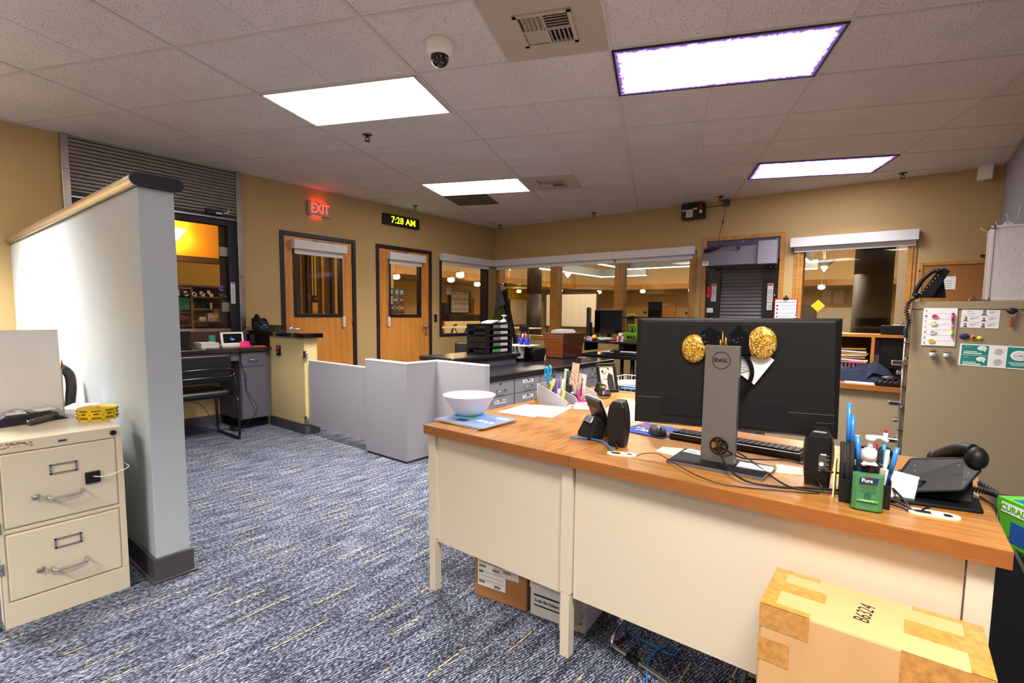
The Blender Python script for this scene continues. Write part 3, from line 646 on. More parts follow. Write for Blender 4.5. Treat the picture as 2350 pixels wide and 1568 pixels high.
a=onY(1622,707,.015); b=onY(1636,718,.015); mb=MB().use('paper_gray'); mb.bb((a.x,.008,b.z),(b.x,.018,a.z),bev=.003); part('switch_plate',mb,r)
# ---- clipboard, cork board
a=onY(1778,686,-.02); b=onY(1827,760,-.02); cx=(a.x+b.x)/2
r=thing('clipboard','red clipboard with emergency sheet hanging beside the fire shutter','clipboard',(cx,0,a.z),0); w=(b.x-a.x)/2; L=.32
mb=MB().use('red'); mb.bb((-w,-.030,-L),(w,-.024,0),bev=.002); part('board',mb,r)
mb=MB().use('white_paper'); mb.bb((-w+.012,-.0325,-L+.01),(w-.012,-.030,-.012)); mb.use('ink'); mb.text('IN AN EMERGENCY',(0,-.0326,-.042),(1,0,0),(0,0,1),.024,align='CENTER',off=.0006)
mb.use('ink_gray'); 
for k,(cn) in enumerate(('ink','blue','red','teal')):
    z=-.085-k*.045; mb.use(cn); mb.lathe([(0,.0),(.012,0),(.012,.0006),(0,.0006)],c=(0,0,0),n=14) if False else mb.cyl((-w+.035,-.0325,z),(-w+.035,-.0331,z),.012,n=14); mb.use('ink_gray'); mb.bb((-w+.055,-.033,z+.006),(w-.02,-.0324,z+.010)); mb.bb((-w+.055,-.033,z-.01),(w-.05,-.0324,z-.006))
part('emergency_sheet',mb,r)
mb=MB().use('frame_black'); mb.box((0,-.034,.004),(.06,.02,.035),bev=.006); mb.cyl((0,-.036,.03),(0,-.030,.03),.012); part('clip',mb,r)
a=onY(2107,603,-.02); r=thing('cork_board','oak framed cork board on the back wall behind the tan cabinet','cork board',(0,0,0))
mat('cork','#9c6a34',.9,noise=.35,nscale=160)
x0,x1,z0,z1=a.x+.01,6.55,1.10,a.z; mb=MB().use('cork'); mb.bb((x0+.03,-.014,z0+.03),(x1-.03,-.002,z1-.03)); part('cork_panel',mb,r)
mb=MB().use('oak_trim'); mb.bb((x0,-.024,z0),(x0+.035,-.001,z1)); mb.bb((x1-.035,-.024,z0),(x1,-.001,z1)); mb.use('oak_trim_h'); mb.bb((x0+.035,-.024,z1-.035),(x1-.035,-.001,z1)); mb.bb((x0+.035,-.024,z0),(x1-.035,-.001,z0+.035)); part('frame',mb,r,bev=.004)
a=onY(2163,635,-.016); b=onY(2192,664,-.016); mb=MB().use('white_paper'); mb.bb((a.x-.04,-.0165,b.z),(b.x,-.0145,a.z)); mb.use('ink_gray')
for k in range(4): mb.bb((a.x+.01,-.017,a.z-.05-k*.022),(b.x-.03,-.0164,a.z-.046-k*.022))
solo('pinned_note',mb,'white note pinned on the cork board','note')
p=onY(2110,622,-.016); mb=MB().use('frame_black'); mb.cyl((p.x,-.014,p.z),(p.x,-.03,p.z),.008); solo('push_pin',mb,'dark push pin at the upper left of the cork board','pin')
p=onY(2263,587,-.01); mb=MB().use('black'); mb.cyl((p.x-.03,-.002,p.z),(p.x-.03,-.03,p.z),.012); mb.box((p.x-.02,-.03,p.z),(.05,.012,.016)); solo('wall_hook',mb,'small black hook on the wall above the cork board','hook')
# ================================================================== beyond the windows: commons hall, vestibule
mat('hall_wall','#c9a56a',.7); mat('hall_wall_pale','#c9b083',.7); mat('hall_ceiling','#c2b086',.8); mat('hall_floor','#6e6253',.5); mat('hall_brown','#2e231d',.6,noise=.2,nscale=4); mat('hall_gray','#6f7880',.5); mat('hall_white','#cfc5b8',.6)
mat('globe','#fff1d0',.5,emit='#ffd99a',es=30.0); mat('led','#ffffff',.5,emit='#fff0d6',es=7.0); mat('sconce_glow','#fff1d0',.5,emit='#ffd084',es=18.0)
mat('stone_panel','#6a6562',.6,noise=.15,nscale=30)
HZ=4.3
mb=MB().use('hall_floor'); mb.bb((-14,.16,-.05),(12,24,0)); mb.bb((-14,-9.6,-.05),(-.14,.16,0)); struct('floor',mb)
mb=MB().use('hall_ceiling'); mb.bb((-14,.16,HZ),(12,24,HZ+.1)); mb.bb((-14,-9.6,HZ),(-.14,.16,HZ+.1)); struct('ceiling',mb)
mb=MB().use('hall_wall'); mb.bb((-12.0,.4,0),(-11.8,22,HZ)); mb.bb((-12.0,21.6,0),(12,21.8,HZ)); mb.bb((10,.16,0),(10.2,21.6,HZ)); struct('wall_hall',mb)
mb=MB().use('hall_wall_pale'); mb.bb((-.14,-9.6,CH+.06),(-.1,.2,HZ)); mb.bb((-.14,.16,CH+.06),(10,.2,HZ)); mb.bb((6.74,.16,0),(10,.2,HZ)); struct('wall_upper',mb)
# fascia beam, upper wall over it, and lower soffit with its globe lamps
mb=MB().use('hall_wall_pale'); mb.bb((-8.6,.4,2.86),(-8.45,16.6,HZ)); mb.bb((-7.0,18.3,2.86),(10,18.45,HZ)); mb.prism([(-8.6,16.6,2.86),(-8.45,16.6,2.86),(-7.0,18.3,2.86),(-7.0,18.45,2.86)],(0,0,HZ-2.86)); struct('wall_clerestory',mb)
mb=MB().use('oak_trim_h'); mb.bb((-8.64,.4,2.60),(-8.42,16.6,2.86)); mb.bb((-7.0,18.27,2.60),(10,18.47,2.86)); mb.prism([(-8.64,16.6,2.6),(-8.42,16.6,2.6),(-7.0,18.27,2.6),(-7.0,18.47,2.6)],(0,0,.26)); struct('trim_2',mb)
mb=MB().use('hall_ceiling'); mb.bb((-11.8,.4,2.6),(-8.62,21.6,2.7)); mb.bb((-8.62,18.4,2.6),(10,21.6,2.7)); mb.bb((-8.62,16.6,2.6),(-7,18.4,2.7)); struct('ceiling_soffit',mb)
def globe(px,py,label,z=2.42,r=.13):
    p=onZ(px,py,z); t=thing('globe_lamp',label,'lamp',(p.x,p.y,z),0,'globe lamps in the hall beyond the windows')
    ctop=2.6 if (p.x<-8.6 or p.y>18.4) else HZ
    mb=MB().use('hall_white'); mb.cyl((0,0,r*.55),(0,0,r*.85),r*.95); 
    if ctop-z-r*.85>.05: mb.cyl((0,0,r*.85),(0,0,ctop-z),.012)
    part('lamp_base',mb,t); mb=MB().use('globe'); mb.ball((0,0,0),(r,r,r*.62)); part('lamp_shade',mb,t)
for a in ((909,636,'warm globe lamp seen through the clock door window'),(1035,643,'brightest globe lamp in the window by the corner'),(1056,632,'upper globe lamp in the window by the corner'),(1095,653,'globe lamp at the right edge of the corner window'),(1191,669,'globe lamp seen through the first back pane, left of the brown column'),(1285,667,'globe lamp at the left edge of the second back pane'),(1375,671,'globe lamp at the right of the hall whiteboard'),(1475,669,'globe lamp seen in the third back pane'),(1586,667,'globe lamp at the right edge of the third back pane'),(1885,660,'globe lamp seen through the right back window')): globe(*a)
# hanging gray beams with LED strips
def hang_beam(px1,px2,y1,y2,axis,label,z=3.0,h=.34):
    a=onZ(px1,y1,z); b=onZ(px2,y2,z)
    if axis=='x': b.y=a.y=(a.y+b.y)/2
    else: b.x=a.x=(a.x+b.x)/2
    t=thing('hanging_beam',label,'hanging lamp',(0,0,0),0,'gray hanging beams in the hall')
    p0=(min(a.x,b.x)-.06,min(a.y,b.y)-.06); p1=(max(a.x,b.x)+.06,max(a.y,b.y)+.06)
    mb=MB().use('hall_gray'); mb.bb((p0[0],p0[1],z+.02),(p1[0],p1[1],z+h)); part('beam',mb,t)
    mb=MB().use('led'); mb.bb((p0[0]+.015,p0[1]+.015,z-.008),(p1[0]-.015,p1[1]-.015,z+.02)); part('light_strip',mb,t)
    mb=MB().use('hall_gray'); 
    for s in (.15,.85): mb.cyl((a.x+(b.x-a.x)*s,a.y+(b.y-a.y)*s,z+h),(a.x+(b.x-a.x)*s,a.y+(b.y-a.y)*s,HZ),.012)
    part('hanger_rod',mb,t)
hang_beam(1246,1377,617,636.5,'y','left hanging beam with lit lower edge across the back panes')
hang_beam(1380,1481,636.5,632.5,'x','farther hanging beam facing the third back pane')
hang_beam(1346,1440,601,618.5,'y','upper hanging beam with lit edge in the second back pane')
hang_beam(1446,1592,618.5,611,'x','nearer hanging beam across the top of the third back pane')
hang_beam(1834,1858,587,602,'y','short hanging beam at the top left of the right back window')
hang_beam(1834,1872,619,617,'x','lower hanging beam in the right back window')
def pyramid(px,py,label,z=2.98,s=.36):
    p=onZ(px,py,z); t=thing('pyramid_lamp',label,'lamp',(p.x,p.y,z),PI/4,'pyramid uplights in the hall')
    mb=MB().use('hall_gray'); mb.lathe([(.03,0.14),(s,.48)],n=4,smooth=False,cap=False); mb.cyl((0,0,.4),(0,0,HZ-z),.02); part('shade',mb,t)
    mb=MB().use('sconce_glow'); mb.lathe([(0,0),(.16,.20),(.0,.21)],n=4,smooth=False,cap=False); mb.lathe([(0,.46),(s*.9,.47)],n=4,cap=False,smooth=False); part('lamp_glass',mb,t)
pyramid(1170,621,'pyramid lamp at the left of the first back pane'); pyramid(1303,638,'pyramid lamp in the second back pane'); pyramid(1891,625,'bright pyramid lamp in the right back window',s=.5)
# big round columns
def column(px0,px1,dia,label):
    d=dia*FPX/(px1-px0); p=CAM+ray((px0+px1)/2,690)*d
    mb=MB().use('hall_brown'); mb.cyl((0,0,0),(0,0,2.02),dia/2,n=40); mb.cyl((0,0,2.03),(0,0,HZ),dia/2,n=40); o=solo('round_column',mb,label,'column',(p.x,p.y,0)); o['kind']='structure'
column(1209,1243,.6,'brown round column behind the first back pane'); column(1963,2038,.6,'brown round column in the right back window'); column(2036,2058,.5,'darker round column behind the near one in the right back window')
# whiteboard on wheels
a=onY(1252,672,9.0); b=onY(1373,672,9.0); t=thing('mobile_whiteboard','large framed whiteboard in the hall behind the second back pane','whiteboard',(a.x,9.0,0)); W=b.x-a.x; zt=a.z
mb=MB().use('hall_white'); mb.bb((.05,-.01,.75),(W-.05,.01,zt-.05)); part('board',mb,t); mb=MB().use('hall_brown'); mb.bb((0,-.025,.7),(.06,.025,zt)); mb.bb((W-.06,-.025,.7),(W,.025,zt)); mb.bb((0,-.025,zt-.07),(W,.025,zt)); mb.bb((0,-.025,.7),(W,.025,.77)); part('board_frame',mb,t)
mb=MB().use('steel_dark'); 
for x in (.1,W-.1): mb.bb((x-.03,-.02,.08),(x+.03,.02,.72)); mb.bb((x-.03,-.3,.04),(x+.03,.3,.1))
part('stand',mb,t)
# gold fringe and pale banner left of the column
a=onX(1172,685,-11.6); b=onX(1211,760,-11.6); mb=MB().use('hall_white'); mb.bb((-11.62,a.y,0.6),(-11.58,b.y+1.5,a.z)); solo('wall_banner',mb,'pale banner on the hall wall under gold fringe','banner')
mat('gold_fringe','#d8a818',.35,.6,noise=.8,nscale=14); mb=MB().use('gold_fringe'); mb.bb((-11.56,a.y-.3,a.z-.05),(-11.52,b.y+1.5,a.z+.5)); solo('gold_fringe',mb,'gold fringe garland along the top of the hall banner','garland')
# things on the hall's far wall (third pane)
def ony(px0,py0,px1,py1,Y,m,name,label,cat,dep=.06):
    a=onY(px0,py0,Y); b=onY(px1,py1,Y); mb=MB().use(m); mb.bb((a.x,Y,max(0,b.z)),(b.x,Y+dep,a.z)); return solo(name,mb,label,cat)
mb=MB(); a=onY(1488,693,21.55); b=onY(1520,693,21.55)
t=thing('hall_doorway','dark open doorway in the hall wall behind the third back pane','door',(a.x,21.55,0)); t['kind']='structure'
mb=MB().use('black_matte'); mb.bb((0,0,0),(b.x-a.x,.04,a.z)); part('opening',mb,t); c=onY(1551,693,21.5); mb=MB().use('birch'); mb.bb((b.x-a.x+.02,-.06,0),(c.x-a.x,-.01,a.z-.02)); part('door_leaf',mb,t)
mb=MB().use('white_metal'); mb.bb((b.x-a.x+.06,-.16,a.z-.22),(b.x-a.x+.5,-.06,a.z-.1)); part('door_closer',mb,t)
ony(1477,715,1482,720,21.5,'frame_black','room_sign','small dark room sign left of the hall doorway','sign'); ony(1572,716,1578,721,21.5,'frame_black','room_sign','small dark room sign right of the hall doorway','sign'); ony(1431,693,1436,698,21.4,'red','fire_alarm','red fire alarm box on the hall wall','fire alarm',.15)
# counter and pictures in right back window
a=onY(1834,706,20.0); b=onY(1953,732,20.0); mb=MB().use('hall_white'); mb.bb((a.x,20.0,0),(b.x,20.6,a.z)); solo('serving_counter',mb,'steel and white serving counter in the right back window','counter')
mb=MB().use('hall_brown'); a=onY(1834,699,16.0); b=onY(1868,731,16.0); mb.bb((a.x,16,0),(b.x,16.8,a.z)); solo('cardboard_stack',mb,'brown box stack left in the right back window','box')
a=onY(1860,703,.04); b=onY(1893,703,.04); cx=(a.x+b.x)/2; r=(b.x-a.x)/2; mat('sticker_yellow','#f2d21a',.6,alpha=.7); mb=MB().use('sticker_yellow'); z=onY(1876,702,.06).z; mb.prism([(cx-r,.066,z),(cx,.066,z-r),(cx+r,.066,z),(cx,.066,z+r)],(0,.001,0)); solo('diamond_sticker',mb,'yellow diamond shaped sticker on the right back window','sticker')
ony(1888,668,1906,696,21.5,'hall_white','wall_sheet','left pale sheet on the hall wall in the right window','paper',.02); ony(1914,668,1937,697,21.5,'hall_white','wall_sheet','right pale sheet on the hall wall in the right window','paper',.02)
a=onY(2062,590,8.0); b=onY(2082,590,8.0); mb=MB().use('hall_white'); mb.bb((a.x,8,0),(b.x,8.3,HZ)); o=solo('pale_pillar',mb,'cream square pillar at the right of the right back window','pillar'); o['kind']='structure'
# left window : poster wall, tables
def onx(px0,py0,px1,py1,X,m,name,label,cat,dep=.05):
    a=onX(px0,py0,X); b=onX(px1,py1,X); mb=MB().use(m); mb.bb((X,a.y,max(0,b.z)),(X+dep,b.y,a.z)); return solo(name,mb,label,cat)
X=-11.6
a=onX(1033,667,X); b=onX(1080,720,X); t=thing('flag_poster','dark framed board of small flag cards in the corner window','poster',(X,0,0)); mb=MB().use('frame_black'); mb.bb((0,a.y,b.z),(.04,b.y,a.z)); part('board',mb,t)
mb=MB().use('hall_white'); H=a.z-b.z; W=(b.y-a.y)*.86; mb.bb((.04,a.y+.03,b.z+H*.05),(.05,a.y+W,a.z-H*.03)); cols=('red','yellow','blue','green','ink','sky_blue')
for i in range(6):
    for j in range(4):
        mb.use(cols[(i*2+j*3)%6]); yy=a.y+.03+(i+.5)*(W-.03)/6; zz=b.z+H*.15+j*H*.23; mb.bb((.05,yy-W*.045,zz),(.053,yy+W*.045,zz+H*.03)); mb.use(cols[(i+j*5+2)%6]); mb.bb((.05,yy-W*.045,zz+H*.045),(.053,yy+W*.045,zz+H*.075))
part('flag_cards',mb,t)
onx(1013,722,1087,736,X+.3,'hall_brown','wall_bench','long brown bench under the flag poster','bench',.5); onx(1013,695,1024,722,X+.1,'black','hung_coat','dark coat hung left of the flag poster','coat',.2); onx(1087,684,1099,738,X,'birch','hall_door','birch door right of the flag poster','door'); onx(1014,660,1025,677,X+.2,'hall_white','wall_speaker','white speaker left of the flag poster','speaker',.3)
for (px0,px1,py,lab,Y) in ((1013,1078,752,'white topped folding table in the corner window','-5.5'),):
    a=onX(px0,py,-5.0); b=onX(px1,py,-5.0); t=thing('folding_table',lab,'table',(-5.0,0,0)); z=a.z
    mb=MB().use('hall_white'); mb.bb((-.75,a.y,z-.03),(0,b.y+.3,z)); part('tabletop',mb,t); 
    for yy in (a.y+.15,(a.y+b.y)/2,b.y): mb=MB().use('frame_black'); mb.tube([(-.7,yy,0),(-.1,yy,z-.03)],.015); mb.tube([(-.1,yy,0),(-.7,yy,z-.03)],.015); part('leg',mb,t)
a=onX(1020,738,-7.0); b=onX(1085,738,-7.0); t=thing('folded_table','tan folded cafeteria table standing behind the white table','table',(-7,0,0)); mb=MB().use('hall_wall_pale'); mb.bb((-.1,a.y,.25),(0,b.y+.6,a.z),bev=.03); part('tabletop',mb,t); mb=MB().use('frame_black')
for k in range(3): yy=a.y+.35+k*.7; mb.tube(smooth_path([(0.02,yy,.0),(.03,yy,.5),(.03,yy+.1,a.z-.15),(.03,yy+.25,a.z-.12)]),.025)
part('leg',mb,t)
a=onX(1062,757,-4.0); t=thing('blue_chair','dark blue chair at the white hall table','chair',(-4.0,a.y,0)); mb=MB().use('navy'); mb.box((0,.2,.45),(.42,.4,.03),bev=.01); part('seat',mb,t); mb=MB().use('navy'); mb.box((.2,.2,.68),(.03,.4,.3),bev=.01); part('backrest',mb,t)
for x,y in ((-.18,.03),(.18,.03),(-.18,.37),(.18,.37)): mb=MB().use('steel_dark'); mb.cyl((x,y,0),(x,y,.44),.012); part('leg',mb,t)
# dark blue benches seen under first back pane
a=onY(1180,752,7.0); b=onY(1212,752,7.0); mb=MB().use('hall_white'); mb.bb((a.x-.5,7,a.z-.04),(b.x,7.8,a.z)); mb.use('frame_black'); mb.cyl((a.x,7.4,0),(a.x,7.4,a.z-.03),.03); mb.cyl((b.x-.2,7.4,0),(b.x-.2,7.4,a.z-.03),.03); solo('hall_table',mb,'pale table behind the first back pane','table')
a=onY(1203,748,6.4); mb=MB().use('navy'); mb.box((a.x,6.4,a.z-.15),(.4,.05,.3),bev=.02); mb.box((a.x,6.6,.45),(.4,.4,.04)); mb.cyl((a.x-.15,6.45,0),(a.x-.15,6.45,.45),.015); mb.cyl((a.x+.15,6.45,0),(a.x+.15,6.45,.45),.015); mb.cyl((a.x-.15,6.75,0),(a.x-.15,6.75,.45),.015); mb.cyl((a.x+.15,6.75,0),(a.x+.15,6.75,.45),.015); solo('blue_chair',mb,'navy chair left of the brown column','chair')
# who-am-I board through the clock door
X=-7.5
a=onX(880,661,X); b=onX(926,720,X); t=thing('portrait_board','dark board of portraits headed AM I? seen through the clock door','poster',(X,0,0)); ya=a.y-.6; mb=MB().use('frame_black'); mb.bb((0,ya,b.z),(.05,b.y,a.z)); part('board',mb,t); H=a.z-b.z; W=b.y-a.y
mb=MB().use('hall_gray')
for k,ch in enumerate(('A','M','I','?')):
    yc=a.y+W*(.12,.32,.61,.86)[k]; mb.use('hall_gray'); mb.prism([(.05,yc-W*.085,a.z-H*.05),(.05,yc-W*.085,a.z-H*.26),(.05,yc,a.z-H*.22),(.05,yc+W*.085,a.z-H*.26),(.05,yc+W*.085,a.z-H*.05)],(.006,0,0)); mb.use('white_paper'); mb.text(ch,(.058,yc,a.z-H*.14),(0,1,0),(0,0,1),H*.13,off=.004)
part('letter_pennants',mb,t)
mb=MB()
for k in range(2):
    for j in range(4): mb.use('hall_white'); yc=a.y+W*(.1+.2*k); zc=a.z-H*(.35+.08*j); mb.bb((.05,yc-W*.08,zc-H*.03),(.053,yc+W*.08,zc+H*.03))
for (u,v,c,s) in ((.53,.46,'hall_gray',1.25),(.84,.46,'dark_red',1.2),(.15,.76,'yellow',1),(.38,.78,'hall_gray',1),(.62,.78,'hall_gray',1),(.85,.78,'orange',1)):
    yc=a.y+W*u; zc=a.z-H*v; mb.use(c); mb.bb((.05,yc-W*.1*s,zc-H*.12*s),(.053,yc+W*.1*s,zc+H*.12*s)); mb.use('skin'); mb.lathe([(0,0),(W*.05*s,0),(W*.05*s,.003),(0,.003)],n=16) if False else mb.ball((.054,yc,zc+H*.03*s),(.004,W*.05*s,H*.065*s),12,8); mb.use('ink'); mb.ball((.0535,yc,zc+H*.06*s),(.004,W*.065*s,H*.06*s),12,8); mb.bb((.053,yc-W*.07*s,zc-H*.11*s),(.0545,yc+W*.07*s,zc-H*.04*s))
part('portrait_cards',mb,t)
mb=MB().use('hall_wall'); mb.bb((X-.2,.95,0),(X-.005,3.6,2.6)); struct('wall_hall',mb)
onx(880,722,946,733,X+.1,'hall_brown','low_cabinet','brown low cabinet under the portrait board','cabinet',.5)
# vestibule seen through left door and reception window
mat('vest_orange','#e09a14',.6); mat('vest_yellow','#d9b24a',.65); mat('vest_tan','#6b553e',.6)
mb=MB().use('vest_yellow'); mb.bb((-4.7,-8.5,0),(-4.5,.3,HZ)); mb.bb((-4.7,.3,0),(-4.5,.36,HZ)); struct('wall_vestibule',mb)
mb=MB().use('hall_wall'); mb.bb((-4.5,-8.5,0),(-.14,-8.35,HZ)); struct('wall_side',mb)
zb=onX(460,590,-3.0).z; yq=onX(515,585,-3.0).y
mb=MB().use('vest_orange'); mb.bb((-3.1,-8.35,zb),(-3.0,yq,HZ)); mb.use('brown'); mb.bb((-3.12,-8.35,zb-.09),(-2.98,yq,zb)); struct('wall_bulkhead',mb)  # brown strip along the bottom paints in the shade of the bulkhead's underside
# bookcase behind the reception glass
X=-4.1; y0,y1=onX(414,655,X).y-.5,onX(508,655,X).y; zt=onX(460,655,X).z; zb=.5
t=thing('trophy_shelf','dark brown shelf unit behind the reception window glass','shelf',(X,0,0))
mb=MB().use('hall_brown'); mb.bb((-.38,y0,0),(-.35,y1,zt)); part('back_panel',mb,t)
ym=onX(441,700,X).y; mat('shelf_edge','#7a5f4a',.5)
mb=MB().use('shelf_edge')
for yy in (y0,ym,y1): mb.bb((-.36,yy-.02,0),(0,yy+.02,zt))
mb.bb((-.36,y0,zt-.03),(0,y1,zt)); part('side_panel',mb,t)
zs=[onX(470,v,X).z for v in (682,710,738)]
for z in zs+[.45]: mb=MB().use('shelf_edge'); mb.bb((-.35,ym,z-.015),(-.01,y1,z+.012)); part('shelf',mb,t)
zs2=[onX(425,v,X).z for v in (689,717,747)]
for z in zs2: mb=MB().use('shelf_edge'); mb.bb((-.35,y0,z-.015),(-.01,ym,z+.012)); part('shelf',mb,t)
cl=('white_paper','orange','orange','cream','orange','pink','sky_blue','sky_blue','white_paper')
for k in range(9):
    yy=ym+.06+k*(y1-ym-.2)/9; mb=MB().use(cl[k]); mb.box((X-.15,yy,zs[1]+.012+.055),(.12,.075,.11)); solo('snack_box',mb,('white','orange','second orange','cream','third orange','pink','pale blue','second blue','last white')[k]+' small box in the row on the middle shelf behind reception glass','box',group='boxes on the shelf behind the reception glass')
for k,(o,m,h) in enumerate(((.30,'white_paper',.07),(.16,'white_plastic',.14),(.06,'white_paper',.2))):
    mb=MB().use(m); mb.box((X-.15,y1-o,zs[2]+.012+h/2),(.14,.10,h)); mb.use('yellow' if k==0 else 'ink_gray'); mb.bb((X-.079,y1-o-.03,zs[2]+.03),(X-.077,y1-o+.03,zs[2]+.05)); solo('small_carton',mb,('low yellow striped','middle white','tall white')[k]+' carton on the bottom shelf behind reception glass','box',group='boxes on the shelf behind the reception glass')
a=onX(411,697,X+.02); mb=MB().use('teal'); mb.prism([(X+.01,ym-.05,zs2[1]+.25),(X+.01,ym-.05,zs2[1]+.05),(X+.01,y0+.3,zs2[1]+.02),(X+.01,y0+.3,zs2[1]+.28)],(.01,0,0)); solo('teal_pennant',mb,'teal pennant on the left shelf behind reception glass','pennant')
mb=MB().use('dark_red'); mb.prism([(X+.01,ym-.03,zs2[2]+.14),(X+.01,y0+.3,zs2[2]+.02),(X+.01,y0+.3,zs2[2]+.26)],(.01,0,0)); solo('red_pennant',mb,'dark red pennant on the left shelf behind reception glass','pennant')
mb=MB().use('white_paper')
for k in range(5): mb.box((X+.015,y0+.45+k*.12,zt-.12-.03*math.sin(k*.8)),(.006,.05,.06),rot=(.1*math.sin(k*2),0,0)); mb.box((X+.015,y0+.45+k*.13,zs2[0]+.1),(.006,.055,.06),rot=(.4*math.sin(k*2),0,0))
mb.tube([(X+.012,y0+.35,zt-.06),(X+.012,ym-.02,zt-.06)],.004); solo('letter_garland',mb,'white letter garland on the left shelf behind reception glass','garland')
mat('vest_lamp','#ffe9b0',.5,emit='#ffdca0',es=45.0); mat('added_strip_glow','#fff2dc',.5,emit='#fff0d8',es=110.0)
p=onX(408,528,-2.9); mb=MB().use('vest_lamp'); mb.lathe([(.02,-.16),(.14,.0),(0,.02)],n=24,cap=False); solo('wall_sconce',mb,'lit cone sconce at the left of the orange bulkhead','lamp',(-2.86,p.y-.05,p.z))
for (xx,yy) in ((-1.6,-5.2),(-1.6,-2.2)):
    mb=MB().use('vest_lamp'); mb.lathe([(0,-.05),(.2,-.05),(.22,0)],n=28); solo('added_vestibule_light',mb,'added round ceiling light, out of view, brightening the vestibule','lamp',(xx,yy,HZ),group='added lights in the vestibule')  # unseen lights added to brighten the vestibule
for (xx,yy) in ((-3,6),(3,6),(-3,12),(4,13)):
    mb=MB().use('added_strip_glow'); mb.bb((-.9,-.15,-.06),(.9,.15,0)); solo('added_hall_strip',mb,'added long ceiling strip, out of view, lighting the hall','lamp',(xx,yy,HZ),group='added light strips in the hall')  # glowing strips added out of view to light the hall
# slatted timber screen posts behind the left door glass
X=-1.5
posts=[(676,689,'vest_tan'),(690,693,'hall_white'),(694,700,'vest_tan'),(702,705,'black_matte'),(706,712,'vest_tan'),(713,716,'brown'),(733,738,'brown'),(748,756,'vest_tan'),(757,761,'black_matte'),(762,768,'vest_tan')]
for k,(u,v,m) in enumerate(posts):
    a=onX(u,650,X); b=onX(v,650,X); mb=MB().use(m); mb.bb((X-.06,a.y,0),(X,b.y,2.8)); o=solo('screen_post',mb,('first tan','thin pale','second tan','first black','third tan','first brown','second brown','wide tan','second black','last tan')[k]+' upright behind the left door glass, counting from its left','post',group='uprights behind the left door glass'); o['kind']='structure'
a=onX(716,678,X-.5); b=onX(735,695,X-.5); mb=MB().use('black_matte'); mb.bb((X-.52,a.y,b.z),(X-.5,b.y,a.z)); mb.use('white_paper'); mb.bb((X-.5,a.y+.05,(a.z+b.z)/2),(X-.498,b.y-.04,(a.z+b.z)/2+.012)); mb.use('vest_tan'); mb.cyl((X-.51,a.y+.1,a.z),(X-.51,a.y+.1,3.4),.01); mb.cyl((X-.51,b.y-.1,a.z),(X-.51,b.y-.1,3.4),.01); mb.bb((X-.6,a.y,3.38),(X-.4,b.y,3.42)); solo('hanging_sign',mb,'black hanging sign behind the left door glass','sign')
a=onX(739,610,-3.6); b=onX(748,730,-3.6); mb=MB().use('birch'); mb.bb((-3.64,a.y,0),(-3.6,b.y+.15,a.z)); solo('orange_door',mb,'orange wooden door far behind the left door glass','door')
a=onX(717,714,-2.6); b=onX(737,717,-2.6); mb=MB().use('birch'); mb.bb((-3.0,a.y,a.z-.06),(-2.6,b.y,a.z)); mb.use('brown'); mb.bb((-2.95,a.y+.03,0),(-2.65,b.y-.03,a.z-.06)); solo('wooden_bench',mb,'small orange topped wooden bench behind the left door glass','bench')
# ================================================================== furniture
mat('laminate_speck','#a3a0a5',.6,noise=.22,nscale=330); mat('laminate_gray','#8d8a90',.55,noise=.16,nscale=240); mat('panel_edge','#e6e2e2',.5); mat('laminate_slate','#5c5a66',.55,noise=.06,nscale=200)
mat('counter_black','#19181c',.28,coat=.25,noise=.2,nscale=300); mat('vinyl_black','#131215',.38,spec=.5,bump=.15,bscale=220); mat('tube_black','#0e0d0f',.25,coat=.5)
# ---- swinging gate (two leaves) and cubicle partition
r=thing('swing_gate','low gray speckled gate between the cream half wall and the gray partition','gate',(1.24,-4.215,0))
for a,b in ((.012,.505),(.513,.955)):
    mb=MB().use('laminate_speck'); mb.bb((a,-.016,.105),(b,.016,.742)); mb.use('panel_edge'); mb.bb((a,-.0165,.742),(b,.0165,.750)); part('gate_leaf',mb,r)
for z in (.16,.81): mb=MB().use('chrome'); mb.bb((-.024,-.055,z-.045),(.002,-.02,z+.03)); mb.cyl((.0,-.03,z-.04),(.0,-.03,z+.03),.009); part('hinge',mb,r)
r=thing('cubicle_partition','low gray speckled L shaped partition left of the oak desk','partition',(2.2,-4.246,0)); r['kind']='thing'
H=.8255; 
for (p0,p1) in (((0,0),(.548,.055)),((.495,.055),(.548,.38)),((.548,.325),(1.10,.38))):
    mb=MB().use('laminate_speck'); mb.bb((p0[0],p0[1],.02),(p1[0],p1[1],H-.01)); mb.use('panel_edge'); mb.bb((p0[0]-.001,p0[1]-.001,H-.01),(p1[0]+.001,p1[1]+.001,H)); part('panel',mb,r)
mb=MB().use('rubber_base'); mb.bb((.01,.01,0),(.54,.045,.02)); mb.bb((.505,.05,0),(.538,.37,.02)); mb.bb((.54,.335,0),(1.09,.37,.02)); part('foot_rail',mb,r)
# ---- black counter with drawer cabinets
r=thing('office_counter','black topped counter over gray speckled drawer cabinets','counter',(0,0,0))
mb=MB().use('counter_black'); mb.bb((2.30,-3.88,.69),(3.30,-1.72,.73),bev=.012,seg=3); part('worktop',mb,r)
mb=MB().use('laminate_gray'); mb.bb((2.36,-3.86,.0),(2.80,-1.75,.69)); part('back_carcass',mb,r)
r=thing('transaction_shelf','raised black shelf along the left side of the drawer counter','shelf',(0,0,0))
mb=MB().use('counter_black'); mb.bb((2.40,-3.82,.80),(2.84,-2.86,.84),bev=.014,seg=3); part('shelf_top',mb,r)
mb=MB().use('laminate_slate'); mb.bb((2.44,-3.80,.73),(2.80,-2.9,.80)); part('riser',mb,r)
ys=[-3.885,-3.51,-3.13,-2.75,-2.37,-1.98]; labs=[[None,'8TH & RANGE'],['ALL FORMS','TA RULING'],[None,None],[None,None],[None,None]]
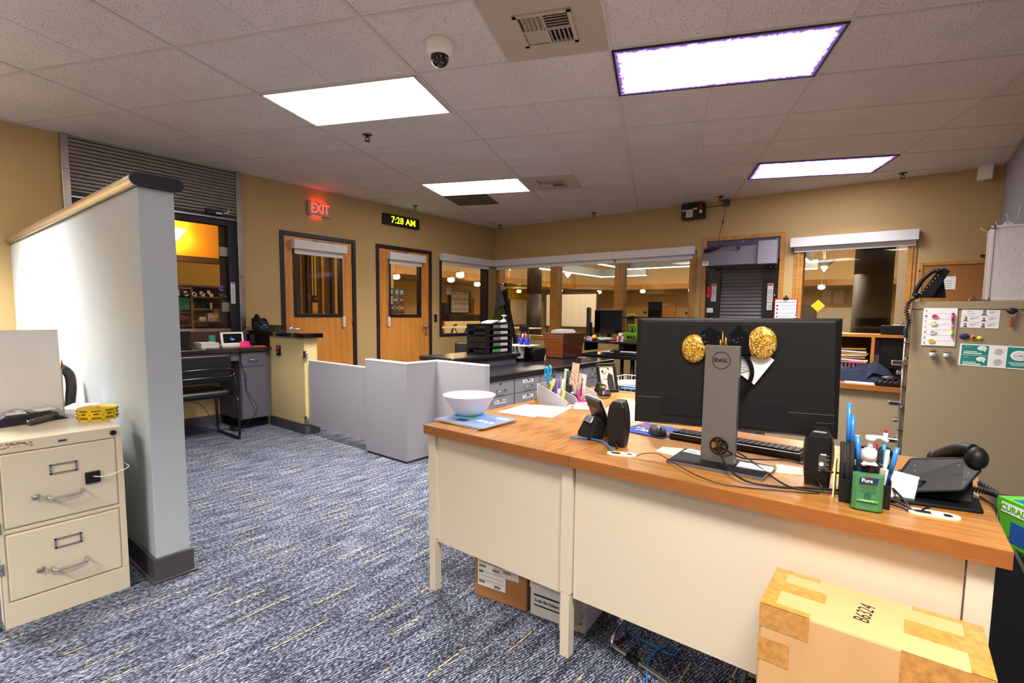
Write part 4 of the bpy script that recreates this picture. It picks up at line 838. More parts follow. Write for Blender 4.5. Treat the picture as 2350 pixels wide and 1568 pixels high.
nm=('nearest the partition','second from the partition','third from the partition','fourth from the partition','farthest from the partition')
for i,(a,b) in enumerate(zip(ys,ys[1:])):
    c=thing('drawer_cabinet','gray speckled drawer cabinet under the black counter, '+nm[i],'cabinet',(2.82,(a+b)/2,0),0,'drawer cabinets under the black counter'); w=(b-a)/2
    mb=MB().use('laminate_gray'); mb.bb((0,-w+.002,.05),(.43,w-.002,.685)); mb.use('black_matte'); mb.bb((0,-w+.02,0),(.38,w-.02,.05)); part('body',mb,c)
    for j,(z0,z1) in enumerate(((.548,.680),(.40,.543),(.06,.395))):
        mb=MB().use('laminate_gray'); mb.bb((.43,-w+.006,z0),(.452,w-.006,z1),bev=.003); d=part('drawer',mb,c)
        zc=(z0+z1)/2-(.012 if j<2 else -.05)
        mb=MB().use('chrome'); mb.tube([(.452,-.05,zc),(.478,-.047,zc-.008),(.478,.047,zc-.008),(.452,.05,zc)],.004); part('handle',mb,d)
        mb=MB().use('steel_dark'); mb.cyl((.452,.0,z1-.03),(.456,0,z1-.03),.009); part('lock',mb,d)
        if j<2 and labs[i][j]:
            mb=MB().use('white_paper'); mb.bb((.452,-.075,z1-.055),(.4532,.075,z1-.027)); mb.use('ink'); mb.text(labs[i][j],(.4533,0,z1-.041),(0,1,0),(0,0,1),.022,off=.0005); part('paper_label',mb,d)
# ---- two oak topped steel desks
def desk(name,label,x0,x1,y0,y1,grain,leg_xy,panel):
    r=thing('office_desk',label,'desk',(x0,y0,0),0,'cream steel desks with oak tops'); W=x1-x0; D=y1-y0
    mb=MB().use(grain); mb.bb((0,.002,.712),(W,D,.749)); mb.use('desk_edge'); mb.bb((0,-.0005,.7105),(W,.003,.7485)); 
    mb.bb((-.0005,.002,.7105),(.001,D,.7485)); mb.bb((W-.001,.002,.7105),(W+.0005,D,.7485)); part('desktop',mb,r)
    mb=MB().use('metal_cream'); a,b=panel; mb.bb((a,.04,.225),(b,.06,.710)); mb.bb((a,.045,.665),(b,.085,.710)); part('front_panel',mb,r)
    for (lx,ly) in leg_xy:
        mb=MB().use('metal_cream'); mb.prism([(lx-.022,ly-.018,.711),(lx+.022,ly-.018,.711),(lx+.022,ly+.022,.711),(lx-.022,ly+.022,.711)],(0,0,-.47)); mb.box((lx,ly,.12),(.036,.036,.24)); part('leg',mb,r)
    return r
d1=desk('d','cream steel desk with oak top at the left, holding the white bowl',4.256,4.992,-5.382,-3.62,'desk_oak',[(.022,.045),(.716,.045),(.04,1.70),(.695,1.70)],(.044,.694))
d2=desk('d','wider cream steel desk with oak top at the right, holding the big monitor',4.994,6.083,-5.382,-4.62,'desk_oak_x',[(1.045,.045),(1.045,.72),(.04,.72)],(.004,1.02))
mb=MB().use('metal_cream'); mb.bb((1.03,.03,.0),(1.068,.075,.711)); mb.bb((.012,.2,.4),(.03,.7,.711)); part('end_post',mb,d2)
mb=MB().use('metal_cream'); mb.bb((.66,.08,.05),(.70,1.7,.71)); mb.bb((.055,1.60,.05),(.69,1.64,.71)); mb.bb((.03,.08,.42),(.05,1.7,.71)); part('side_panel',mb,d1)
# grommets
mat('grommet','#e9e0bd',.45)
def grommet(px0,px1,label):
    a=onZ(*px0,.749); b=onZ(*px1,.749); c=(a+b)/2; L=(b-a).length/2
    mb=MB().use('grommet')
    def stad(l,w,z): return [(s*(l-w)+w*math.cos(math.radians(t)),w*math.sin(math.radians(t)),z) for s,t0 in ((1,-90),(-1,90)) for t in range(t0,t0+181,20)]
    mb.prism(stad(L,.022,.0),(0,0,.0035)); mb.use('frame_black'); mb.prism(stad(L*.72,.010,.0036),(0,0,.0004)); mb.use('grommet'); mb.bb((-.004,-.012,.003),(.02,.012,.006))
    return solo('cable_grommet',mb,label,'grommet',(c.x,c.y,.749),math.atan2((b-a).y,(b-a).x))
grommet((2077,1171),(2206,1192),'cream cable grommet in front of the near desk phone'); grommet((1393,1040),(1461,1047),'cream cable grommet beside the left speaker')
# ---- two drawer file cabinet on the left
FX=3.212; fy0,fy1=-6.556,-6.172; FZ=.728
r=thing('file_cabinet','cream two drawer file cabinet beside the gray partition','file cabinet',(FX,(fy0+fy1)/2,0)); w=(fy1-fy0)/2
mb=MB().use('metal_putty'); mb.bb((-.66,-w,.0),(-.004,w,FZ)); mb.use('black_matte'); part('body',mb,r,bev=.004)
mb=MB().use('metal_putty'); mb.bb((-.004,-w,FZ-.045),(.004,w,FZ)); mb.bb((-.004,-w,.0),(.004,w,.10)); mb.bb((-.004,-w,.10),(.004,-w+.014,FZ-.045)); mb.bb((-.004,w-.022,.10),(.004,w,FZ-.045)); mb.bb((-.004,-w,.372),(.003,w,.386)); part('front_frame',mb,r,bev=.002)
for j,(z0,z1,lab) in enumerate(((.392,.678,'upper'),(.106,.366,'lower'))):
    mb=MB().use('metal_putty'); mb.bb((-.006,-w+.018,z0),(.005,w-.026,z1),bev=.004); d=part('drawer',mb,r)
    zc=z0+(z1-z0)*.34; mb=MB().use('chrome'); mb.tube(smooth_path([(.005,-.052,zc),(.028,-.05,zc-.004),(.032,-.03,zc-.008),(.032,.03,zc-.008),(.028,.05,zc-.004),(.005,.052,zc)],4),.0055); part('handle',mb,d)
    zc=z0+(z1-z0)*.70; mb=MB().use('stainless'); 
    for a,b in (((-.042,zc-.02),(.042,zc-.015)),((-.042,zc+.015),(.042,zc+.02)),((-.042,zc-.02),(-.035,zc+.02)),((.035,zc-.02),(.042,zc+.02))): mb.bb((.005,a[0],a[1]),(.0085,b[0],b[1]))
    part('label_holder',mb,d)
    zc=z0+(z1-z0)*.36; mb=MB().use('stainless'); mb.bb((.005,-.098,zc-.007),(.016,-.08,zc+.007),bev=.003); mb.bb((.005,-.082,zc-.002),(.02,-.075,zc+.01)); part('thumb_latch',mb,d)
mb=MB().use('black'); mb.bb((.005,.062,.505),(.014,.112,.555),bev=.004); mb.cyl((.014,.087,.53),(.019,.087,.53),.013); sq=part('square_lock',mb,r,label='black square stick-on lock')
mb=MB().use('white_plastic'); mb.tube(smooth_path([(.017,.087,.535),(.03,.12,.53),(.033,.165,.537),(.02,w+.012,.548),(-.02,w+.012,.555),(-.05,w+.003,.56)]),.0022); part('lock_cable',mb,sq)
mb=MB().use('black'); mb.cyl((.004,w-.03,FZ-.024),(.009,w-.03,FZ-.024),.010); mb.use('stainless'); mb.lathe([(.010,0),(.012,.001),(.012,.004),(.009,.005)],n=20) if False else mb.cyl((.004,w-.03,FZ-.024),(.007,w-.03,FZ-.024),.0125); part('key_lock',mb,r)
mb=MB().use('stainless'); mb.bb((.004,-.012,FZ-.03),(.0052,.014,FZ-.021)); mb.use('navy'); mb.bb((.005,-.009,FZ-.0285),(.0056,.011,FZ-.0225)); part('name_plate',mb,r)
# locking bar and hasps at its left edge
mat('bar_gray','#8b8b90',.4,.6)
mb=MB().use('bar_gray'); mb.bb((-.02,-w-.022,.02),(.006,-w-.008,.70)); mb.cyl((-.005,-w-.015,.0),(-.005,-w-.015,.72),.008); part('locking_bar',mb,r)
for z in (.56,.40,.24): mb=MB().use('bar_gray'); mb.bb((-.02,-w-.02,z-.022),(.008,-w+.008,z+.022),bev=.002); mb.use('chrome'); mb.cyl((.008,-w+.0,z+.012),(.011,-w+.0,z+.012),.004); mb.cyl((.008,-w+.0,z-.012),(.011,-w+.0,z-.012),.004); part('hasp',mb,r)
# ---- reception counter
r=thing('reception_counter','dark topped reception counter under the reception window','counter',(0,0,0))
mat('counter_brown','#2a201e',.22,coat=.4,noise=.3,nscale=12)
mb=MB().use('counter_brown'); mb.bb((.0,-5.93,.81),(.575,-4.268,.85),bev=.006); part('worktop',mb,r)
mb=MB().use('laminate_slate'); mb.bb((.50,-5.93,.72),(.53,-4.575,.81)); part('apron',mb,r)
c=thing('base_cabinet','slate gray base cabinet with one drawer and one door beside the half wall','cabinet',(0,0,0))
mb=MB().use('laminate_slate'); mb.bb((.02,-4.57,.1),(.525,-4.30,.809)); mb.bb((.02,-4.30,.1),(.515,-4.268,.809)); mb.use('black_matte'); mb.bb((.02,-4.55,0),(.47,-4.28,.1)); part('body',mb,c)
mb=MB().use('laminate_slate'); mb.bb((.525,-4.565,.655),(.545,-4.315,.80),bev=.002); d=part('drawer',mb,c)
mb=MB().use('chrome'); mb.tube([(.545,-4.49,.725),(.572,-4.487,.725),(.572,-4.405,.725),(.545,-4.40,.725)],.0045); part('handle',mb,d)
mb=MB().use('stainless'); mb.cyl((.545,-4.445,.77),(.549,-4.445,.77),.010); part('lock',mb,d)
mb=MB().use('laminate_slate'); mb.bb((.525,-4.565,.11),(.545,-4.315,.650),bev=.002); d=part('cabinet_door',mb,c)
mb=MB().use('chrome'); mb.tube([(.545,-4.535,.60),(.57,-4.535,.597),(.57,-4.535,.52),(.545,-4.535,.517)],.0045); mb.cyl((.545,-4.535,.625),(.549,-4.535,.625),.009); part('handle',mb,d)
# ---- guest chairs (black vinyl, sled base)
def guest_chair(label,loc,rz,group='black vinyl guest chairs'):
    """faces local -x ; back at +x"""
    r=thing('guest_chair',label,'chair',loc,rz,group)
    mb=MB().use('vinyl_black'); mb.box((-.03,0,.44),(.46,.47,.085),bev=.04,seg=4); part('seat',mb,r,sub=1)
    mb=MB().use('vinyl_black'); mb.box((.235,0,.69),(.06,.44,.27),rot=(0,.13,0),bev=.028,seg=4); bk=part('backrest',mb,r,sub=1)
    mb=MB().use('tube_black'); mb.tube(smooth_path([(.235,.0-.24,.64),(.27,-.2,.68),(.285,0,.69),(.27,.2,.68),(.235,.24,.64)]),.009); mb.tube(smooth_path([(.225,-.24,.62),(.262,-.2,.61),(.275,0,.612),(.262,.2,.61),(.225,.24,.62)]),.009); part('back_rail',mb,bk)
    for s in (-1,1):
        y=.25*s; mb=MB().use('tube_black')
        mb.tube(smooth_path([(.20,y*.95,.44),(.28,y,.40),(.305,y,.33),(.31,y,.10),(.30,y,.03),(.26,y,.014),(-.12,y,.014),(-.175,y,.03),(-.19,y,.09),(-.19,y*.97,.42)],5),.0125); part('sled_frame',mb,r)
        mb=MB().use('tube_black'); mb.tube(smooth_path([(.18,y*.9,.42),(.255,y*1.0,.5),(.235,y*.97,.64)],5),.011); part('back_upright',mb,r)
    return r
guest_chair('black vinyl sled base chair tucked under the reception counter',(.60,-5.0,0),0)
p=onZ(1033,800,.80); guest_chair('black vinyl chair by the left wall behind the raised black shelf',(1.25,-1.95,0.0),PI*.72)
# ---- cables at the reception counter
mat('cable_black','#101012',.45)
mb=MB().use('cable_black'); L=[(.578,-4.585,.856),(.583,-4.578,.80),(.556,-4.565,.70),(.56,-4.548,.63),(.58,-4.53,.55),(.556,-4.53,.45),(.57,-4.50,.35),(.60,-4.44,.24),(.58,-4.47,.14),(.56,-4.56,.05),(.54,-4.62,.006)]; mb.tube(smooth_path(L,5),.003); solo('charger_cable',mb,'black cord hanging over the slate gray base cabinet','cord')
mb=MB().use('cable_black'); mb.box((.50,-4.63,.022),(.12,.05,.038),bev=.006); mb.tube(smooth_path([(.44,-4.64,.02),(.36,-4.70,.006),(.25,-4.72,.05),(.12,-4.8,.25),(.03,-5.0,.30),(.012,-5.2,.26),(.012,-5.35,.30)],5),.003); mb.tube(smooth_path([(.56,-4.62,.02),(.62,-4.58,.006),(.6,-4.57,.006)],4),.003); solo('power_adapter',mb,'black power adapter on the carpet under the sled base chair','adapter')
# ---- tall tan cabinet at right (drawers face left), desk beyond it
CX0,CX1=5.921,6.585; cy0,cy1=-2.905,-2.46; CZ=1.335
r=thing('tall_file_cabinet','tall tan steel file cabinet with magnets on its side','file cabinet',(CX0,cy0,0)); W=CX1-CX0; D=cy1-cy0
mb=MB().use('metal_tan'); mb.bb((0,0,.0),(W,D,CZ-.047)); part('body',mb,r,bev=.002)
mb=MB().use('metal_tan'); mb.bb((-.004,-.004,CZ-.045),(W,D,CZ)); mb.use('brown'); mb.prism([(.004,-.0045,CZ-.012),(.008,-.0045,CZ-.012),(.036,-.0045,CZ-.034),(.034,-.0045,CZ-.036)],(0,.001,0)); part('top_panel',mb,r,bev=.003)
for k in range(4):
    z0=.05+k*.312; mb=MB().use('metal_tan'); mb.bb((-.018,.02,z0),(-.002,D-.02,z0+.30),bev=.003); d=part('drawer',mb,r)
    mb=MB().use('chrome'); mb.bb((-.055,.05,z0+.20),(-.018,.15,z0+.222),bev=.005); mb.bb((-.03,.03,z0+.17),(-.018,.05,z0+.25)); part('handle',mb,d)
mb=MB().use('chrome'); mb.cyl((-.024,.012,.03),(-.024,.012,CZ-.06),.006); 
for k in range(9): mb.bb((-.03,.004,.1+k*.14),(-.002,.02,.108+k*.14))
part('locking_rod',mb,r)
for z in (.95,.69,.45): mb=MB().use('chrome'); mb.bb((-.085,.0,z-.016),(-.016,.03,z+.016),bev=.006); mb.use('frame_black'); mb.bb((-.075,-.001,z-.004),(-.035,.004,z+.008)); part('latch',mb,r)
# ---- far right oak desk with hutch (behind monitor)
r=thing('hutch_desk','cream desk with oak edge and a cubby hutch left of the tan cabinet','desk',(0,0,0)); dx0,dx1=5.05,5.90; dy0,dy1=-2.52,-1.7
mb=MB().use('desk_oak_x'); mb.bb((dx0,dy0,.715),(dx1+.1,dy1,.749)); mb.use('desk_edge'); mb.bb((dx0,dy0-.003,.714),(dx1+.1,dy0+.001,.7485)); part('desktop',mb,r)
mb=MB().use('metal_tan'); mb.bb((dx0,dy0+.03,.05),(dx1+.02,dy0+.05,.712)); mb.bb((dx0,dy1-.03,.0),(dx1+.08,dy1-.01,.712)); mb.bb((dx0,dy0+.05,.0),(dx0+.02,dy1-.03,.712)); part('front_panel',mb,r)
hy=-1.72; hz=onY(1960,764,hy).z
mb=MB().use('birch'); mb.bb((dx0,hy-.36,hz-.022),(dx1+.1,hy,hz)); part('hutch_top',mb,r)
xs=onY(2003,800,hy-.34).x; mat('hutch_brown','#5a4124',.7)
mb=MB().use('birch'); mb.bb((xs-.011,hy-.36,.749),(xs+.011,hy-.005,hz-.022)); mb.bb((dx0,hy-.36,.749),(dx0+.02,hy-.005,hz-.022)); part('divider',mb,r)
mb=MB().use('hutch_brown'); mb.bb((dx0,hy-.008,.749),(dx1+.1,hy,hz-.022)); part('back_panel',mb,r)
# ---- black sit-stand station by the back wall with two monitors
r=thing('standing_desk_riser','black two level desk riser by the back windows','desk riser',(0,0,0))
sy=-1.15; zt=.0
rz=onY(1385,783,sy).z; xa=onY(1326,783,sy).x; xb=onY(1446,783,sy).x
mb=MB().use('black_matte'); mb.bb((xa,sy-.12,rz-.02),(xb+.1,sy+.42,rz),bev=.004); part('upper_shelf',mb,r)
kz=onY(1410,811,sy-.38).z; mb=MB().use('black_matte'); mb.bb((onY(1380,811,sy-.38).x,sy-.38,kz-.016),(onY(1462,811,sy-.38).x+.3,sy-.06,kz),bev=.004); part('keyboard_tray',mb,r)
mb=MB().use('black_matte'); mb.bb((xa+.1,sy-.0,.76),(xa+.14,sy+.3,rz-.02)); mb.bb((xb-.1,sy-.1,.76),(xb-.04,sy+.3,rz-.02)); part('riser_leg',mb,r)
r=thing('corner_table','black table under the desk riser by the back windows','table',(0,0,0))
mb=MB().use('counter_black'); mb.bb((2.75,-1.55,.71),(5.0,-.45,.755),bev=.006); part('tabletop',mb,r)
for x,y in ((2.85,-.6),(4.9,-.6),(4.9,-1.45),(3.4,-1.45)): mb=MB().use('tube_black'); mb.cyl((x,y,0),(x,y,.71),.025); part('leg',mb,r)
mb=MB().use('black_matte'); mb.bb((3.35,-.62,.1),(4.95,-.6,.71)); part('modesty_panel',mb,r)
# ledge shelf across the third pane
ly=-.22; a=onY(1428,727,ly); b=onY(1590,730,ly); z=a.z
r=thing('window_ledge_shelf','thin black shelf on brown posts in front of the third back pane','shelf',(0,0,0))
mb=MB().use('black_matte'); mb.bb((a.x-.05,ly,z-.02),(b.x,-.015,z)); part('shelf_top',mb,r)
mb=MB().use('hutch_brown'); q0,q1=onY(1438,740,ly+.05).x,onY(1453,740,ly+.05).x; mb.bb((q0,ly+.05,.755),(q1,ly+.09,z-.02)); mb.bb((b.x-.06,ly+.05,.0),(b.x-.02,ly+.09,z-.02)); part('post',mb,r)
mb=MB().use('sky_blue'); c=onY(1436,725,ly+.06); mb.bb((c.x-.12,ly+.02,z),(c.x+.08,ly+.16,z+.008)); solo('blue_folder',mb,'pale blue folder on the thin black window shelf','folder')
c=onY(1449,724,ly+.08); mb=MB().use('yellow'); mb.lathe([(.02,0),(.05,.008),(.062,.028),(.045,.042),(.0,.048)],c=(0,0,0),n=14); mb.ball((.05,0,.012),(.025,.02,.012)); mb.ball((-.055,.01,.012),(.025,.02,.012)); solo('yellow_toy',mb,'small yellow toy on the thin black window shelf','toy',(c.x,ly+.08,z))
# ---- black cabinet with glossy lid at the far right, green box on it
a=onZ(2300,1270,.62); r=thing('black_cabinet','black steel cabinet with glossy lid right of the oak desk','cabinet',(0,0,0))
bx0=6.135; by0,by1=-5.36,-4.55; bz=.655
mb=MB().use('black_matte'); mb.bb((bx0,by0,.0),(6.57,by1,bz-.02)); mb.use('black'); mb.bb((bx0+.004,by0-.012,.08),(6.56,by0-.001,bz-.06),bev=.003); part('body',mb,r,bev=.003)
mb=MB().use('black_gloss'); mb.bb((bx0-.004,by0-.014,bz-.02),(6.575,by1,bz),bev=.005); part('lid',mb,r)
# ================================================================== things on the two oak desks
ZD=.749
def quadsheet(name,pts,z,m,label,cat,t=.0008,lines=None,group=None,rotz=0):
    """flat sheet with corners given as floor-plan points"""
    c=sum((Vector((p[0],p[1],0)) for p in pts),Vector())/len(pts); mb=MB().use(m)
    mb.prism([(p[0]-c.x,p[1]-c.y,0) for p in pts],(0,0,t))
    if lines:
        A,B,C_,D_=[Vector((p[0]-c.x,p[1]-c.y,t)) for p in pts]
        def at(u,v): return (A*(1-u)+B*u)*(1-v)+(D_*(1-u)+C_*u)*v
        for (mm,u0,v0,u1,v1) in lines:
            mb.use(mm); mb.prism([at(u0,v0),at(u1,v0),at(u1,v1),at(u0,v1)],(0,0,.0003))
    return solo(name,mb,label,cat,(c.x,c.y,z),group=group)
def rectpts(cx,cy,w,h,a):
    c,s=math.cos(a),math.sin(a); return [(cx+x*c-y*s,cy+x*s+y*c) for x,y in ((-w/2,-h/2),(w/2,-h/2),(w/2,h/2),(-w/2,h/2))]
# magazines
mag_l=[('navy',.05,.02,.95,.05)]
mats=['#c8d4e8','#d9d2c6','#cfe0ea']
mat('mag_blue','#7f9ace',.35,coat=.3); mat('mag_sky','#9fc3e6',.35,coat=.3)
for k in range(4):
    w,h=.285,.225; cx,cy,a=4.372+.006*k,-5.185-.004*k+.003*(k%2),[-.10,.03,-.03,.0][k]; z=ZD+.0035*k
    r=thing('magazine',('lowest magazine of the stack under the white bowl','second magazine up in the stack under the white bowl','third magazine up in the stack under the white bowl','blue covered magazine on top of the stack under the white bowl')[k],'magazine',(cx,cy,z),a,'magazines under the white bowl')
    mb=MB().use('white_paper'); mb.bb((-w/2,-h/2,0),(w/2,h/2,.0028)); part('pages',mb,r)
    mb=MB().use(['mag_sky','diff_white','mag_sky','mag_blue'][k]); mb.bb((-w/2-.001,-h/2-.001,.0028),(w/2+.001,h/2+.001,.0034))
    if k==3:
        mb.use('white_paper'); mb.text('Explorations',(.05,-.085,.0034),(1,.0,0),(0,1,0),.036,depth=.0003,off=.0006) if False else None
        for i in range(9): mb.use('white_paper'); mb.box((.03+.011*i,-.02+.008*math.sin(i*2.2),.0036),(.007,.022,.0004))
        mb.use('sky_blue'); mb.bb((-.13,-.02,.0034),(-.02,.095,.0038)); mb.use('yellow'); mb.bb((-.11,.02,.0037),(-.07,.06,.0040)); mb.use('green'); mb.bb((-.07,.0,.0037),(-.03,.05,.0040)); mb.use('navy'); mb.bb((-.06,-.075,.0034),(.0,-.04,.0039)); mb.use('white_paper'); mb.bb((.06,.06,.0034),(.125,.085,.0038))
    part('cover',mb,r)
# bowl
b=onZ(1077,949,ZD+.0165); r=thing('white_bowl','round white bowl standing on the magazines','bowl',(b.x,b.y,ZD+.0145),0)
mb=MB().use('white_plastic'); mb.lathe([(0,.001),(.060,.001),(.064,.004),(.078,.022),(.098,.055),(.121,.089),(.1225,.091),(.120,.0915),(.112,.081),(.094,.053),(.074,.022),(.058,.008),(0,.008)],n=64,cap=False); part('bowl_body',mb,r)
mb=MB().use('white_paper'); mb.box((-.01,.03,.066),(.004,.004,.055),rot=(.1,-.15,0)); solo('paper_stick',mb,'thin white stick poking above the rim of the white bowl','stick',(b.x,b.y,ZD+.0145))
mb=MB().use('cream'); 
for k in range(9): a=k*2.4; mb.ball((.035*math.cos(a)*(k%3)/2,.035*math.sin(a)*(k%3)/2,.018+.003*(k%2)),(.012,.009,.007),10,6)
o=solo('wrapped_candy',mb,'pale wrapped candies inside the white bowl','candy',(b.x,b.y,ZD+.0145)); o['kind']='stuff'
# papers left
quadsheet('paper_sheet',[(4.40,-4.96),(4.60,-4.90),(4.54,-4.63),(4.34,-4.69)],ZD+.0002,'white_paper','under sheet of the papers behind the white bowl','paper')
quadsheet('paper_sheet',[(4.328,-4.975),(4.535,-4.955),(4.512,-4.70),(4.305,-4.72)],ZD+.0014,'white_paper','printed top sheet of the papers behind the white bowl','paper',lines=[('ink_gray',.12,.55,.16,.85),('ink_gray',.16,.82,.5,.84),('ink_gray',.42,.5,.46,.62),('ink',.55,.72,.6,.78),('ink_gray',.2,.3,.45,.315),('ink_gray',.2,.24,.5,.255)])
# gold tent card
mb=MB().use('gold_fringe'); p=onZ(1228,922,ZD); mb.prism([(-.02,0,0),(.02,0,0),(.006,0,.045),(.0,0,.045)],(0,.05,0)); solo('brass_stand',mb,'small brass easel stand left of the mesh organizer','stand',(p.x,p.y+.02,ZD))
# ---- mesh organizer
t=NT('mesh_silver'); t.b.inputs['Base Color'].default_value=hexc('#d4d2da'); t.b.inputs['Metallic'].default_value=.3; t.b.inputs['Roughness'].default_value=.4; t.b.inputs['Alpha'].default_value=.55
ox,oy=4.325,-4.64; r=thing('mesh_organizer','silver mesh desk organizer holding pens and cards','desk organizer',(ox,oy,ZD),0)
prof=[(0,0),(.19,0),(.192,.02),(.186,.034),(.17,.044),(0,.105)]
W=.32
mb=MB().use('mesh_silver')
for y in (0,.10,.21,W): mb.prism([(x,y,z) for x,z in prof],(0,.0012,0))
mb.bb((0,0,0),(.0012,W,.105)); mb.bb((0,0,.0),(.19,W,.0012)); mb.bb((.095,0,0),(.0962,.1,.05)); part('mesh_panel',mb,r)
mb=MB().use('white_metal')
for y in (0,.10,.21,W): mb.tube([(x,y,z) for x,z in prof[1:]],.0017,6)
mb.tube([(0,0,.105),(0,W,.105)],.0017,6); mb.tube([(.19,0,.001),(.19,W,.001)],.0022,6); mb.tube([(0,0,0),(.19,0,0)],.0022,6); mb.tube([(0,0,0),(0,0,.105)],.0022,6); part('wire_rim',mb,r)
def stick(name,label,cat,a,b,m,rad=.004,tip=None,cap=None,group=None):
    a=Vector(a);b=Vector(b); d=(b-a); mb=MB().use(m); mb.cyl((0,0,0),d,rad,n=12)
    if tip: mb.use(tip[0]); mb.cyl(d*tip[1],d*1.001,rad*1.25,rad*1.15,n=12)
    if cap: mb.use(cap); mb.cyl(d,d*1.06,rad*.7,n=10)
    return solo(name,mb,label,cat,a,group=group)
def O(x,y,z): return (ox+x,oy+y,ZD+z)
mat('hl_yellow','#d7e83a',.4); mat('scissor_blue','#1aa0d8',.35)
stick('highlighter','tall yellow green highlighter in the mesh organizer','pen',O(.045,.03,.003),O(.075,.05,.135),'hl_yellow',.007,group='pens in the mesh organizer')
stick('pen','violet pen behind the highlighter in the mesh organizer','pen',O(.06,.06,.003),O(.085,.065,.135),'purple',.007,group='pens in the mesh organizer')
stick('pen','black pen beside the scissors in the mesh organizer','pen',O(.04,.075,.003),O(.055,.085,.175),'ink',.005,group='pens in the mesh organizer')
stick('pen','gray pen in the mesh organizer','pen',O(.07,.08,.003),O(.092,.09,.145),'ink_gray',.006,group='pens in the mesh organizer')
stick('pen','white pen in the mesh organizer','pen',O(.08,.085,.003),O(.105,.095,.13),'white_plastic',.006,group='pens in the mesh organizer')
stick('highlighter','short lime highlighter at the front of the mesh organizer','pen',O(.135,.03,.003),O(.14,.05,.075),'hl_yellow',.008,group='pens in the mesh organizer')
stick('marker','pale lilac marker low in the mesh organizer','pen',O(.105,.03,.003),O(.11,.045,.085),'lilac',.008,group='pens in the mesh organizer')
stick('marker','black marker standing against the cards in the mesh organizer','pen',O(.10,.13,.003),O(.10,.15,.17),'ink',.008,group='pens in the mesh organizer')
r=thing('scissors','scissors with bright blue handles in the mesh organizer','scissors',O(.03,.05,.0),-.6)
mb=MB().use('stainless'); mb.prism([(-.008,0,.03),(.004,0,.03),(.010,0,.11),(-.006,0,.11)],(0,.003,0)); mb.prism([(0,.004,.03),(.010,.004,.03),(.012,.004,.11),(-.006,.004,.11)],(0,.003,0)); part('blade',mb,r)
for s,hz in ((-1,.165),(1,.178)):
    mb=MB().use('scissor_blue'); L=[(.004*s,.003,.105),(.012*s,.003,.125)]+[(s*.026+.019*math.cos(a)*s*-1,.003,hz+.026*math.sin(a)) for a in [math.radians(k) for k in range(-60,300,20)]]; mb.tube(L,.0055,8); part('handle',mb,r)
mb=MB().use('navy'); mb.ball((0,0,.03),(.03,.024,.03)); mb.use('white_paper'); mb.ball((.006,-.012,.052),(.008,.008,.006),10,6); solo('navy_stamp',mb,'navy rounded desk gadget in the front of the mesh organizer','desk gadget',O(.145,.13,.004))
mb=MB().use('black'); mb.box((0,0,.05),(.038,.018,.09),rot=(0,.1,0),bev=.006); mb.use('brown'); mb.box((0,-.0095,.055),(.022,.002,.04)); solo('binder_clip_holder',mb,'black clip box standing in the mesh organizer','clip holder',O(.115,.135,.004))
mb=MB().use('pink'); mb.box((0,0,.03),(.002,.06,.06),rot=(0,.12,0)); mb.use('hot_pink'); mb.box((.012,0,.006),(.05,.07,.006)); solo('pink_notes',mb,'pink sticky notes in the mesh organizer','sticky notes',O(.155,.16,.0016))
mb=MB().use('orange'); mb.ball((0,0,.010),(.02,.012,.009)); solo('orange_eraser',mb,'orange eraser seen through the mesh organizer','eraser',O(.155,.045,.0015))
# cards standing behind
def card(name,label,x,y,w,h,tilt,m,deco=None,rz=-.55):
    mb=MB().use(m); mb.box((0,0,h/2),(w,.0015,h)); 
    if deco: deco(mb,w,h)
    return solo(name,mb,label,'card',O(x,y,.004),rot=(tilt,0,rz))
def flowers(mb,w,h):
    for k in range(26):
        mb.use('red' if k%3 else 'green'); a=random.uniform(-.38,.38)*w; b=random.uniform(.35,.78)*h; mb.box((a,-.001,b),(.006,.0006,.006),rot=(0,random.random()*3,0))
mat('card_pink','#f0c7b0',.6); mat('card_green','#dbe8bd',.6)
card('greeting_card','pale green card at the left of the cards in the mesh organizer',.065,.16,.05,.175,-.10,'card_green')
card('greeting_card','pink floral card standing tallest in the mesh organizer',.085,.215,.085,.205,-.12,'card_pink',flowers)
def photo(mb,w,h):
    mb.use('dark_red'); mb.prism([(-.010,-.0012,.03),(.014,-.0012,.025),(.006,-.0012,.085),(-.004,-.0012,.085)],(0,-.0004,0)); mb.use('ink'); mb.bb((-.012,-.0016,.025),(-.004,-.0008,.06)); mb.bb((-.004,-.0016,.085),(.008,-.0008,.098)); mb.use('skin'); mb.ball((.002,-.0012,.112),(.006,.0008,.008),10,8); mb.bb((-.003,-.0016,.092),(.007,-.001,.105)); mb.use('brown'); mb.ball((.003,-.001,.116),(.008,.0006,.010),10,8)
card('photo_card','white card with a small portrait of a person in red, in the mesh organizer',.15,.20,.085,.15,-.10,'white_paper',photo)
